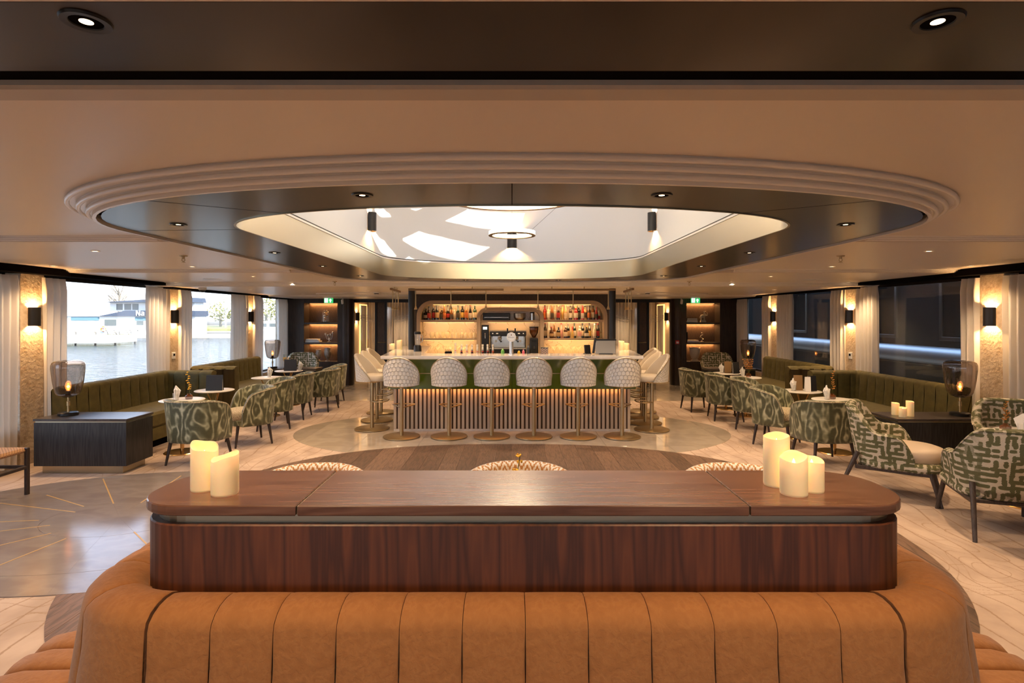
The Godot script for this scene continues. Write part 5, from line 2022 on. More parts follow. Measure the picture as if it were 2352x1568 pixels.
func bar_things() -> void:
	var i := 0
	for x in [-1.66, -1.56, -1.45, -1.34]:
		wine_glass(Vector3(x, 1.206, -11.74), 0, "round tumbler glass, %s from the river end of the niche's middle shelf" % ORD[i])
		i += 1
	for x in [-1.235, -1.135, -1.04, -0.95, -0.865, -0.778]:
		wine_glass(Vector3(x, 1.206, -11.72), 1, "upturned wine glass, %s from the river end of the niche's middle shelf" % ORD[i])
		i += 1
	for k in 6:
		wine_glass(Vector3(-1.66 + k * 0.135, 0.881, -11.6), 2, "wide coupe glass, %s in the row on the back counter, river side" % ORD[k])
	for k in 7:
		wine_glass(Vector3(0.74 + k * 0.125, 0.881, -11.6), 2, "wide coupe glass, %s in the row on the back counter, dark side" % ORD[k])
	var s: SurfaceTool
	# blender
	var t := thing("blender", "bar blender with glass jug and black lid behind the counter", "blender", Vector3(-1.46, 1.113, -8.75))
	t.scale = Vector3(0.82, 0.82, 0.82)
	s = mesh_start()
	lathe(s, [Vector2(0, 0), Vector2(0.075, 0.0), Vector2(0.07, 0.09), Vector2(0.06, 0.12), Vector2(0, 0.12)], 20)
	commit(s, "motor_base", M.black_metal, t)
	s = mesh_start()
	lathe(s, [Vector2(0.035, 0.122), Vector2(0.045, 0.15), Vector2(0.06, 0.33), Vector2(0.058, 0.33), Vector2(0.042, 0.15), Vector2(0.03, 0.126)], 20)
	commit(s, "jug", M.clear_glass, t)
	s = mesh_start()
	lathe(s, [Vector2(0.062, 0.325), Vector2(0.064, 0.365), Vector2(0.05, 0.375), Vector2(0, 0.376)], 20)
	commit(s, "lid", M.black_metal, t)
	s = mesh_start()
	tube(s, [Vector3(0.055, 0.31, 0), Vector3(0.095, 0.30, 0), Vector3(0.092, 0.19, 0), Vector3(0.05, 0.17, 0)], 0.009, 8)
	commit(s, "handle", M.steel, t)
	# straw holder
	t = thing("straw_holder", "black holder with straws next to the frosted bottle", "holder", Vector3(-0.95, 0.951, -8.45))
	s = mesh_start()
	cbox(s, Vector3(0, 0.09, 0), Vector3(0.10, 0.18, 0.08), 0.004)
	commit(s, "box", M.black_matte, t)
	for k in 9:
		s = mesh_start()
		bar(s, Vector3(-0.04 + k * 0.01, 0.17, 0.01 * (k % 3 - 1)), Vector3(-0.046 + k * 0.0115, 0.215 - 0.004 * (k % 3), 0.012 * (k % 3 - 1)), 0.003, 0.003, 6)
		commit(s, "straw", M.black_metal, t)
	# tap
	t = thing("beer_tap", "chrome beer tap column with a round white badge", "beer tap", Vector3(-0.01, 1.113, -8.12))
	s = mesh_start()
	lathe(s, [Vector2(0.05, 0.0), Vector2(0.05, 0.008), Vector2(0.031, 0.01), Vector2(0.031, 0.31), Vector2(0, 0.32)], 20)
	commit(s, "column", M.steel, t)
	s = mesh_start()
	lathe(s, [Vector2(0, 0.012), Vector2(0.062, 0.012), Vector2(0.066, 0.006), Vector2(0.066, -0.008), Vector2(0, -0.008)], 32, Transform3D(Basis(Vector3.RIGHT, PI / 2), Vector3(0, 0.245, 0.045)))
	commit(s, "badge", M.white_plastic, t)
	s = mesh_start()
	var o := PackedVector2Array()
	var o2 := PackedVector2Array()
	for k in 40:
		o.append(Vector2(cos(TAU * k / 40), sin(TAU * k / 40)) * 0.057)
		o2.append(Vector2(cos(TAU * k / 40), sin(TAU * k / 40)) * 0.055)
	band(s, o, o2, 0.0, 0.001)
	var ring := commit(s, "badge_ring", M.brass_dull, t)
	ring.transform = Transform3D(Basis(Vector3.RIGHT, PI / 2), Vector3(0, 0.245, 0.057))
	lettering("Bitburger", 0.088, M.menu_black, t, Transform3D(Basis(), Vector3(0, 0.243, 0.0575)), "badge_lettering")
	s = mesh_start()
	slab(s, PackedVector2Array([Vector2(-0.008, 0.285), Vector2(0.008, 0.285), Vector2(0.006, 0.27), Vector2(0, 0.265), Vector2(-0.006, 0.27)]), -0.0585, -0.057)
	upright(s, "badge_crest", M.brass_dull, t)
	for sd in [-1, 1]:
		s = mesh_start()
		bar(s, Vector3(sd * 0.055, 0.27, 0), Vector3(sd * 0.055, 0.37, 0.01), 0.009, 0.011, 10)
		commit(s, "handle", M.black_metal, t)
	s = mesh_start()
	tube(s, [Vector3(-0.055, 0.29, 0), Vector3(0.055, 0.29, 0)], 0.014, 10)
	commit(s, "cross_pipe", M.steel, t)
	# small things on the counter
	var small := [["squeeze_bottle", "small green squeeze bottle by the beer tap", "bottle", Vector3(-0.135, 1.113, -8.18), lin(0.12, 0.35, 0.06), 0.024, 0.075], ["small_jar", "small yellow topped jar by the beer tap", "jar", Vector3(0.10, 1.113, -8.2), lin(0.55, 0.33, 0.02), 0.02, 0.045], ["small_jar", "small pink topped jar right of the beer tap", "jar", Vector3(0.165, 1.113, -8.2), lin(0.55, 0.10, 0.14), 0.018, 0.06], ["pour_bottle", "slim dark pouring bottle beside the coffee grinder", "bottle", Vector3(0.235, 1.113, -8.2), lin(0.02, 0.02, 0.02), 0.022, 0.12]]
	for q in small:
		t = thing(q[0], q[1], q[2], q[3])
		s = mesh_start()
		lathe(s, [Vector2(0, 0), Vector2(q[5], 0.001), Vector2(q[5], q[6] * 0.6), Vector2(q[5] * 0.45, q[6] * 0.8)], 14)
		commit(s, "body", tone(q[4], 0.4), t)
		s = mesh_start()
		lathe(s, [Vector2(q[5] * 0.5, q[6] * 0.78), Vector2(q[5] * 0.5, q[6]), Vector2(0, q[6])], 12)
		commit(s, "cap", tone(q[4].lerp(Color.WHITE, 0.3), 0.5), t)
	t = thing("patterned_tin", "square tin with a dark and cream wave pattern on the counter", "tin", Vector3(0.47, 1.113, -8.2))
	s = mesh_start()
	cbox(s, Vector3(0, 0.042, 0), Vector3(0.105, 0.084, 0.09), 0.004)
	commit(s, "tin_body", M.wave_tin, t)
	s = mesh_start()
	cbox(s, Vector3(0, 0.088, 0), Vector3(0.108, 0.01, 0.093), 0.003)
	commit(s, "lid", M.black_metal, t)
	# tills
	t = thing("till_display", "brushed steel back of a till screen at the dark side of the bar", "till", Vector3(1.34, 1.113, -8.12))
	s = mesh_start()
	cbox(s, Vector3(0, 0.10, 0), Vector3(0.29, 0.195, 0.02), 0.004, Basis(Vector3.RIGHT, -0.08))
	commit(s, "steel_back", M.steel_warm, t)
	s = mesh_start()
	cbox(s, Vector3(0, 0.205, -0.015), Vector3(0.31, 0.02, 0.06), 0.004)
	commit(s, "top_cap", M.black_metal, t)
	s = mesh_start()
	cbox(s, Vector3(-0.155, 0.12, -0.02), Vector3(0.03, 0.22, 0.05), 0.005, Basis(Vector3.BACK, -0.15))
	commit(s, "side_cover", M.black_metal, t)
	s = mesh_start()
	cbox(s, Vector3(0, 0.006, -0.02), Vector3(0.2, 0.012, 0.14), 0.003)
	commit(s, "stand", M.black_metal, t)
	t = thing("card_terminal", "small black card terminal beside the till screen", "terminal", Vector3(1.09, 1.113, -8.19), 0.3)
	s = mesh_start()
	cbox(s, Vector3(0, 0.065, 0), Vector3(0.09, 0.13, 0.03), 0.005, Basis(Vector3.RIGHT, -0.2))
	commit(s, "body", M.black_metal, t)
	s = mesh_start()
	cbox(s, Vector3(0, 0.005, 0), Vector3(0.09, 0.01, 0.09), 0.002)
	commit(s, "foot", M.black_metal, t)
	# candles on the counter ends
	var g := "ivory candles on the bar counter"
	candle(Vector3(-1.95, 1.113, -9.2), 0.045, 0.10, 0.014, 1.0, "short ivory candle at the river side of the bar counter", g)
	candle(Vector3(-1.86, 1.113, -9.35), 0.045, 0.15, 0.014, 1.0, "tall ivory candle at the river side of the bar counter", g)
	candle(Vector3(1.75, 1.113, -9.05), 0.045, 0.15, 0.014, 2.0, "tall ivory candle at the dark side of the bar counter", g)
	candle(Vector3(1.86, 1.113, -9.2), 0.045, 0.11, 0.014, 2.0, "short ivory candle at the dark side of the bar counter", g)
	coffee_corner()
	pendants()

func lettering(text: String, width: float, m: Material, parent: Node, T: Transform3D, called: String, bold := false) -> void:
	var tm := TextMesh.new()
	var f := SystemFont.new()
	f.font_names = PackedStringArray(["Droid Serif"])
	if bold:
		f.font_names = PackedStringArray(["Droid Sans"])
		f.font_weight = 700
	tm.font = f
	tm.text = text
	tm.font_size = 64
	tm.depth = 0.02
	tm.pixel_size = 0.01
	var w := tm.get_aabb().size.x
	var k := width / maxf(w, 0.01)
	var o := MeshInstance3D.new()
	o.mesh = tm
	o.material_override = m
	o.name = called
	o.transform = T * Transform3D(Basis().scaled(Vector3(k, k, k)), Vector3.ZERO)
	parent.add_child(o, true)

func coffee_corner() -> void:
	var s: SurfaceTool
	var t := thing("espresso_machine", "chrome espresso machine with two groups in the niche's centre", "coffee machine", Vector3(-0.08, 0.88, -11.62))
	s = mesh_start()
	cbox(s, Vector3(0, 0.06, 0), Vector3(0.74, 0.12, 0.44), 0.006)
	commit(s, "drip_base", M.black_metal, t)
	s = mesh_start()
	cbox(s, Vector3(0, 0.125, 0.02), Vector3(0.76, 0.012, 0.46), 0.003)
	commit(s, "drip_grid", M.steel, t)
	s = mesh_start()
	cbox(s, Vector3(0, 0.26, -0.08), Vector3(0.72, 0.26, 0.26), 0.02)
	commit(s, "body", M.steel, t)
	s = mesh_start()
	cbox(s, Vector3(0, 0.425, -0.02), Vector3(0.74, 0.09, 0.36), 0.012)
	var cp := commit(s, "control_panel", M.black_metal, t)
	s = mesh_start()
	cbox(s, Vector3(0, 0.48, -0.04), Vector3(0.75, 0.02, 0.36), 0.004)
	commit(s, "cup_rail", M.steel_warm, t)
	for x in [-0.31, -0.23, -0.21, 0.21, 0.23, 0.31]:
		s = mesh_start()
		lathe(s, [Vector2(0, 0.006), Vector2(0.012, 0.006), Vector2(0.012, 0)], 10, Transform3D(Basis(Vector3.RIGHT, PI / 2), Vector3(x, 0.43, 0.16)))
		commit(s, "button", M.white_plastic, cp)
	for x in [-0.17, 0.17]:
		s = mesh_start()
		lathe(s, [Vector2(0.04, 0.38), Vector2(0.04, 0.31), Vector2(0.034, 0.30), Vector2(0, 0.30)], 16, Transform3D(Basis(), Vector3(x, 0, 0.10)))
		var gh := commit(s, "group_head", M.steel, t)
		s = mesh_start()
		bar(s, Vector3(x, 0.29, 0.12), Vector3(x + 0.03, 0.27, 0.27), 0.013, 0.016)
		commit(s, "portafilter_handle", M.black_metal, gh)
		s = mesh_start()
		tube(s, [Vector3(x * 1.9, 0.38, 0.10), Vector3(x * 1.95, 0.30, 0.16), Vector3(x * 1.9, 0.19, 0.13)], 0.006, 8)
		commit(s, "steam_wand", M.steel, t)
		s = mesh_start()
		lathe(s, [Vector2(0, 0.006), Vector2(0.026, 0.006), Vector2(0.026, 0)], 16, Transform3D(Basis(Vector3.RIGHT, PI / 2), Vector3(x * 1.45, 0.27, 0.052)))
		commit(s, "gauge", M.white_plastic, t)
	t = thing("coffee_grinder", "black coffee grinder with brown bean hopper beside the espresso machine", "grinder", Vector3(0.45, 0.88, -11.62))
	s = mesh_start()
	cbox(s, Vector3(0, 0.17, 0), Vector3(0.17, 0.34, 0.22), 0.02)
	commit(s, "body", M.black_metal, t)
	s = mesh_start()
	cbox(s, Vector3(0, 0.28, 0.112), Vector3(0.11, 0.06, 0.006), 0.002)
	commit(s, "display_panel", M.screen_dark, t)
	s = mesh_start()
	lathe(s, [Vector2(0.03, 0.34), Vector2(0.04, 0.36), Vector2(0.085, 0.44), Vector2(0.095, 0.52), Vector2(0.09, 0.55)], 20)
	commit(s, "bean_hopper", tone(lin(0.07, 0.022, 0.006), 0.15), t)
	s = mesh_start()
	lathe(s, [Vector2(0.097, 0.548), Vector2(0.097, 0.565), Vector2(0, 0.567)], 20)
	commit(s, "lid", M.black_metal, t)
	s = mesh_start()
	bar(s, Vector3(0, 0.16, 0.11), Vector3(0, 0.13, 0.19), 0.018, 0.018)
	commit(s, "spout", M.black_metal, t)
	t = thing("water_dispenser", "tall black dispenser with a small white screen in the niche", "dispenser", Vector3(-0.55, 0.88, -11.66))
	s = mesh_start()
	cbox(s, Vector3(0, 0.30, 0), Vector3(0.145, 0.60, 0.2), 0.006)
	commit(s, "body", M.black_metal, t)
	s = mesh_start()
	cbox(s, Vector3(0, 0.535, 0.102), Vector3(0.085, 0.055, 0.004), 0.001)
	commit(s, "screen", M.screen_pale, t)
	s = mesh_start()
	tube(s, [Vector3(0, 0.44, 0.10), Vector3(0, 0.43, 0.14), Vector3(0.005, 0.33, 0.14)], 0.006, 8)
	commit(s, "spout", M.steel, t)
	# on the arch's top shelf
	t = thing("black_case", "long black case on the shelf above the espresso machine", "case", Vector3(-0.32, 1.576, -11.72))
	s = mesh_start()
	cbox(s, Vector3(0, 0.075, 0), Vector3(0.56, 0.15, 0.2), 0.01)
	commit(s, "body", M.black_metal, t)
	s = mesh_start()
	cbox(s, Vector3(0, 0.06, 0.102), Vector3(0.5, 0.008, 0.004), 0.001)
	commit(s, "trim_line", M.steel, t)
	t = thing("steel_bowl", "shiny steel bowl on the shelf above the espresso machine", "bowl", Vector3(0.16, 1.576, -11.70))
	s = mesh_start()
	lathe(s, [Vector2(0, 0), Vector2(0.08, 0.0), Vector2(0.12, 0.05), Vector2(0.125, 0.14), Vector2(0.118, 0.14), Vector2(0.11, 0.05), Vector2(0, 0.01)], 24)
	commit(s, "bowl", M.steel_warm, t)
	s = mesh_start()
	lathe(s, [Vector2(0.122, 0.138), Vector2(0.128, 0.142), Vector2(0.122, 0.146)], 24)
	commit(s, "rim", M.steel, t)
	t = thing("steel_canister", "steel canister at the dark end of the arch's upper shelf", "canister", Vector3(0.42, 1.576, -11.72))
	s = mesh_start()
	lathe(s, [Vector2(0, 0), Vector2(0.045, 0), Vector2(0.045, 0.15), Vector2(0, 0.155)], 18)
	commit(s, "body", M.steel, t)
	s = mesh_start()
	lathe(s, [Vector2(0.047, 0.145), Vector2(0.047, 0.165), Vector2(0, 0.168)], 18)
	commit(s, "lid", M.black_metal, t)

func pendant_rail(at: Vector3, turn: float, L: float, xs: Array, label: String) -> void:
	var t := thing("pendant_rail", label, "pendant lamp", at, turn, "brass pendant rails above the bar")
	var s := mesh_start()
	cbox(s, Vector3(0, 0.0, 0), Vector3(L, 0.03, 0.035), 0.002)
	commit(s, "rail", M.brass_dull, t)
	for x in [-L * 0.17, L * 0.17]:
		s = mesh_start()
		lathe(s, [Vector2(0.008, 0.015), Vector2(0.008, 0.045)], 10, Transform3D(Basis(), Vector3(x, 0, 0)))
		commit(s, "bracket", M.brass_satin, t)
	for x in xs:
		s = mesh_start()
		lathe(s, [Vector2(0.0075, -0.015), Vector2(0.0075, -0.25), Vector2(0.012, -0.262), Vector2(0.026, -0.30), Vector2(0.026, -0.304), Vector2(0.02, -0.304)], 16, Transform3D(Basis(), Vector3(x, 0, 0)))
		commit(s, "pendant_shade", M.brass_satin, t)
		s = mesh_start()
		lathe(s, [Vector2(0, -0.301), Vector2(0.02, -0.301), Vector2(0.02, -0.296)], 14, Transform3D(Basis(), Vector3(x, 0, 0)))
		commit(s, "lens", M.lens_warm, t)
		spot(t, Vector3(x, -0.312, 0), Vector3.DOWN, 0.25, 55, WARM, 0.02, 0.8)

func pendants() -> void:
	pendant_rail(Vector3(-0.86, 2.065, -8.70), 0, 1.46, [-0.62, -0.08, 0.46], "long bronze pendant rail over the bar front, river half")
	pendant_rail(Vector3(0.86, 2.065, -8.70), 0, 1.46, [-0.46, 0.08, 0.62], "long bronze pendant rail over the bar front, dark half")
	pendant_rail(Vector3(-1.84, 2.065, -8.95), PI / 2 + 0.06, 0.95, [-0.3, 0.0, 0.3], "short bronze pendant rail over the river side of the bar")
	pendant_rail(Vector3(1.84, 2.065, -8.95), PI / 2 - 0.06, 0.95, [-0.3, 0.0, 0.3], "short bronze pendant rail over the dark side of the bar")

# ---------------------------------------------------------------- shelf walls and glass doors at the back
func shelf_wall(sd: int) -> void:
	var t := thing("shelf_wall", "dark wood wall unit with three lit shelves, %s side" % ("river" if sd < 0 else "dark"), "shelving", Vector3(sd * 4.58, 0, -13.55), 0, "lit dark shelf units on the back wall")
	var x0 := -0.82 if sd < 0 else -0.68
	var x1 := 0.68 if sd < 0 else 0.82
	var s := mesh_start()
	box2(s, Vector3(x0, 0, 0), Vector3(-0.40, 2.09, -0.42), 0.003)
	commit(s, "side_panel", M.wenge, t)
	s = mesh_start()
	box2(s, Vector3(0.40, 0, 0), Vector3(x1, 2.09, -0.42), 0.003)
	commit(s, "side_panel", M.wenge, t)
	s = mesh_start()
	box2(s, Vector3(-0.40, 1.98, 0), Vector3(0.40, 2.09, -0.42), 0.002)
	commit(s, "head_panel", M.wenge, t)
	s = mesh_start()
	box2(s, Vector3(-0.40, 0, -0.005), Vector3(0.40, 0.53, -0.42), 0.002)
	commit(s, "lower_door", M.wenge, t)
	s = mesh_start()
	box2(s, Vector3(-0.40, 0.53, -0.36), Vector3(0.40, 1.98, -0.42), 0)
	commit(s, "back_panel", M.wenge_light, t)
	for y in [0.57, 1.03, 1.51]:
		s = mesh_start()
		box2(s, Vector3(-0.40, y - 0.04, -0.01), Vector3(0.40, y, -0.36), 0.002)
		commit(s, "shelf", M.wenge, t)
	for y in [0.985, 1.465, 1.975]:
		s = mesh_start()
		box2(s, Vector3(-0.38, y - 0.006, -0.33), Vector3(0.38, y, -0.345), 0)
		commit(s, "led_strip", M.led_amber, t)
		area(t, Vector3(0, y - 0.012, -0.325), Vector3(0, -1, -0.12), Vector2(0.74, 0.012), 0.42, Color(1, 0.74, 0.46))
	# rounded corner post
	s = mesh_start()
	lathe(s, [Vector2(0.16, 0), Vector2(0.16, 2.09)], 28, Transform3D(Basis(), Vector3(x1 - 0.1 if sd < 0 else x0 + 0.1, 0, -0.15)))
	commit(s, "round_end", M.wenge, t)

func book(at: Vector3, size: Vector3, m: Material, turn: float, label: String) -> void:
	var t := thing("book", label, "book", at, turn, "books on the lit shelves")
	var s := mesh_start()
	cbox(s, Vector3(0, size.y / 2, 0), size, 0.002)
	commit(s, "cover", m, t)
	s = mesh_start()
	cbox(s, Vector3(0.004, size.y / 2, 0.004), Vector3(size.x - 0.004, size.y * 0.72, size.z), 0.0)
	commit(s, "pages", M.paper, t)

func ornaments() -> void:
	var s: SurfaceTool
	var Z := -13.72
	# river side, top: bell jar with dried flowers
	var t := thing("bell_jar", "glass dome with dried flowers on the top shelf, river side", "ornament", Vector3(-4.52, 1.511, Z))
	s = mesh_start()
	lathe(s, [Vector2(0, 0.015), Vector2(0.10, 0.015), Vector2(0.105, 0.0), Vector2(0, 0)], 24)
	commit(s, "base", M.leg_wood, t)
	s = mesh_start()
	lathe(s, [Vector2(0.09, 0.015), Vector2(0.09, 0.2), Vector2(0.075, 0.26), Vector2(0.04, 0.295), Vector2(0, 0.305)], 28)
	commit(s, "dome", M.clear_glass, t)
	var rng := RandomNumberGenerator.new()
	rng.seed = 6
	for k in 14:
		var p := Vector3(rng.randf_range(-0.035, 0.035), rng.randf_range(0.05, 0.24), rng.randf_range(-0.03, 0.03))
		s = mesh_start()
		lathe(s, [Vector2(0, -0.014), Vector2(0.018, -0.005), Vector2(0.02, 0.006), Vector2(0, 0.014)], 8, Transform3D(Basis(Vector3.RIGHT, k), p))
		commit(s, "dried_flower", [M.petal_yellow, M.paper, M.petal_orange][k % 3], t)
	# middle: candelabra and books
	t = thing("cup_candelabra", "silver branch ornament with small cups on the middle shelf", "ornament", Vector3(-4.43, 1.031, Z))
	s = mesh_start()
	lathe(s, [Vector2(0, 0), Vector2(0.05, 0.0), Vector2(0.045, 0.012), Vector2(0.014, 0.03), Vector2(0.012, 0.10), Vector2(0, 0.11)], 16)
	commit(s, "foot", M.silver, t)
	for q in [[-0.085, 0.20], [-0.03, 0.17], [0.035, 0.19], [0.085, 0.235]]:
		s = mesh_start()
		tube(s, [Vector3(0, 0.06, 0), Vector3(q[0] * 0.7, 0.08, 0.0), Vector3(q[0], q[1] - 0.03, 0)], 0.006, 7)
		commit(s, "branch", M.silver, t)
		s = mesh_start()
		lathe(s, [Vector2(0.008, -0.03), Vector2(0.024, -0.02), Vector2(0.027, 0.02), Vector2(0.02, 0.022), Vector2(0, -0.01)], 12, Transform3D(Basis(), Vector3(q[0], q[1], 0)))
		commit(s, "cup", M.silver, t)
	book(Vector3(-4.81, 1.031, Z), Vector3(0.34, 0.04, 0.22), M.ivory, 0.0, "thick pale book at the bottom of the pile, river side shelf")
	book(Vector3(-4.83, 1.072, Z), Vector3(0.30, 0.022, 0.2), M.menu_black, 0.05, "dark book in the pile, river side shelf")
	book(Vector3(-4.82, 1.095, Z), Vector3(0.28, 0.016, 0.2), M.paper, -0.04, "thin white book on top of the pile, river side shelf")
	# bottom: two silver goblets
	for k in 2:
		t = thing("silver_urn", ["smaller hammered silver urn on the bottom river side shelf", "larger hammered silver urn on the bottom river side shelf"][k], "urn", Vector3([-4.69, -4.47][k], 0.571, Z), 0, "hammered silver urns")
		var f: float = [0.86, 1.0][k]
		s = mesh_start()
		lathe(s, [Vector2(0, 0), Vector2(0.062 * f, 0), Vector2(0.06 * f, 0.012), Vector2(0.02 * f, 0.04), Vector2(0.018 * f, 0.055)], 24)
		commit(s, "foot", M.silver_hammered, t)
		s = mesh_start()
		lathe(s, [Vector2(0.018 * f, 0.05), Vector2(0.05 * f, 0.075), Vector2(0.085 * f, 0.15 * f), Vector2(0.088 * f, 0.24 * f), Vector2(0.07 * f, 0.295 * f), Vector2(0.076 * f, 0.325 * f), Vector2(0.068 * f, 0.325 * f), Vector2(0.062 * f, 0.29 * f), Vector2(0, 0.2 * f)], 28)
		commit(s, "bowl", M.silver_hammered, t)
	# dark side, top: elephant
	t = thing("elephant_figure", "cream elephant statuette with raised trunk on a plinth, top dark side shelf", "statuette", Vector3(4.63, 1.511, Z))
	s = mesh_start()
	cbox(s, Vector3(0, 0.02, 0), Vector3(0.13, 0.04, 0.08), 0.006)
	cbox(s, Vector3(0, 0.05, 0), Vector3(0.11, 0.02, 0.07), 0.004)
	commit(s, "plinth", M.stone_cream, t)
	s = mesh_start()
	lathe(s, [Vector2(0, -0.06), Vector2(0.035, -0.045), Vector2(0.045, 0.0), Vector2(0.04, 0.04), Vector2(0, 0.06)], 16, Transform3D(Basis(Vector3.BACK, PI / 2), Vector3(-0.01, 0.145, 0)))
	for q in [[-0.05, 0.018], [-0.04, -0.018], [0.025, 0.018], [0.035, -0.018]]:
		bar(s, Vector3(q[0], 0.14, q[1]), Vector3(q[0], 0.06, q[1]), 0.016, 0.015)
	lathe(s, [Vector2(0, -0.03), Vector2(0.026, -0.012), Vector2(0.028, 0.012), Vector2(0, 0.03)], 12, Transform3D(Basis(), Vector3(0.055, 0.18, 0)))
	tube(s, [Vector3(0.07, 0.175, 0), Vector3(0.10, 0.17, 0), Vector3(0.112, 0.20, 0), Vector3(0.095, 0.235, 0)], 0.013, 8, false, 0.5)
	tube(s, [Vector3(-0.065, 0.16, 0), Vector3(-0.08, 0.13, 0), Vector3(-0.078, 0.10, 0)], 0.005, 6)
	commit(s, "body", M.stone_cream, t)
	for k in [-1, 1]:
		s = mesh_start()
		lathe(s, [Vector2(0, 0.004), Vector2(0.026, 0.0), Vector2(0, -0.004)], 10, Transform3D(Basis(Vector3.RIGHT, PI / 2) * Basis(Vector3.BACK, 0.3), Vector3(0.045, 0.178, k * 0.03)))
		commit(s, "ear", M.stone_cream, t)
	s = mesh_start()
	lathe(s, [Vector2(0.012, 0.19), Vector2(0.02, 0.215), Vector2(0.012, 0.25), Vector2(0.045, 0.272), Vector2(0, 0.276)], 12, Transform3D(Basis(), Vector3(0.03, 0, 0)))
	commit(s, "bowl_on_head", M.stone_cream, t)
	for k in 3:
		book(Vector3(4.33, 1.511 + k * 0.034, Z), Vector3(0.27 - 0.012 * k, 0.032, 0.2), [M.ivory, M.red_cover, M.menu_black][k], 0.03 * k, ["pale book at the bottom of the top dark side pile", "red book in the middle of the top dark side pile", "black patterned book on the top dark side pile"][k])
	# middle: sculpture, books
	t = thing("knot_sculpture", "gilt knotted sculpture on a foot, middle dark side shelf", "sculpture", Vector3(4.60, 1.031, Z))
	s = mesh_start()
	lathe(s, [Vector2(0, 0), Vector2(0.05, 0), Vector2(0.046, 0.014), Vector2(0.015, 0.03), Vector2(0.012, 0.06)], 16)
	commit(s, "foot", M.silver, t)
	s = mesh_start()
	var pts := []
	for i in 40:
		var k := i / 39.0
		pts.append(Vector3(sin(k * 11.0) * 0.045 * (1.0 - 0.6 * absf(k - 0.4)), 0.05 + k * 0.20 + 0.012 * sin(k * 25), cos(k * 13.0) * 0.03))
	tube(s, pts, 0.014, 8, false, 0.4)
	commit(s, "knot", M.silver, t)
	book(Vector3(4.36, 1.031, Z), Vector3(0.30, 0.03, 0.2), M.red_cover, 0.0, "red book lying at the bottom, middle dark side shelf")
	book(Vector3(4.35, 1.062, Z), Vector3(0.27, 0.025, 0.19), M.ivory, 0.05, "ivory book lying on the red one, middle dark side shelf")
	for k in 2:
		var b := thing("book", ["upright dark red book at the shelf's edge, middle dark side", "second upright book at the shelf's edge, middle dark side"][k], "book", Vector3(4.192 + k * 0.028, 1.031, Z), 0, "books on the lit shelves")
		s = mesh_start()
		cbox(s, Vector3(0, 0.125, 0), Vector3(0.024, 0.25 - 0.015 * k, 0.18), 0.002)
		commit(s, "cover", [M.red_cover, M.leg_wood][k], b)
		s = mesh_start()
		cbox(s, Vector3(0, 0.126, 0.002), Vector3(0.018, 0.243 - 0.015 * k, 0.176), 0.0)
		commit(s, "pages", M.paper, b)
	# bottom: cream urn
	t = thing("cream_urn", "large cream stone urn with a wavy rim on the bottom dark side shelf", "urn", Vector3(4.43, 0.571, Z))
	s = mesh_start()
	cbox(s, Vector3(0, 0.012, 0), Vector3(0.17, 0.024, 0.13), 0.003)
	cbox(s, Vector3(0, 0.034, 0), Vector3(0.14, 0.02, 0.11), 0.003)
	commit(s, "foot", M.stone_cream, t)
	s = mesh_start()
	var rows := []
	for i in 32:
		var a := TAU * i / 32
		var row := []
		for q in [[0.05, 0.04], [0.085, 0.08], [0.115, 0.16], [0.128, 0.24], [0.122, 0.285], [0.132, 0.325], [0.126, 0.328], [0.11, 0.28], [0.09, 0.16], [0.0, 0.1]]:
			var wv: float = 0.012 * cos(4 * a) if q[1] > 0.3 else 0.0
			row.append(Vector3(cos(a) * q[0] * 1.0, q[1] + wv, sin(a) * q[0] * 0.75))
		rows.append(row)
	sheet(s, rows, true, false, 1)
	commit(s, "bowl", M.stone_cream, t)
	s = mesh_start()
	tube(s, [Vector3(-0.06, 0.22, 0.093), Vector3(-0.02, 0.17, 0.088), Vector3(0.0, 0.20, 0.094), Vector3(0.02, 0.17, 0.088), Vector3(0.06, 0.22, 0.093)], 0.004, 6)
	commit(s, "carved_scroll", M.stone_cream, t)

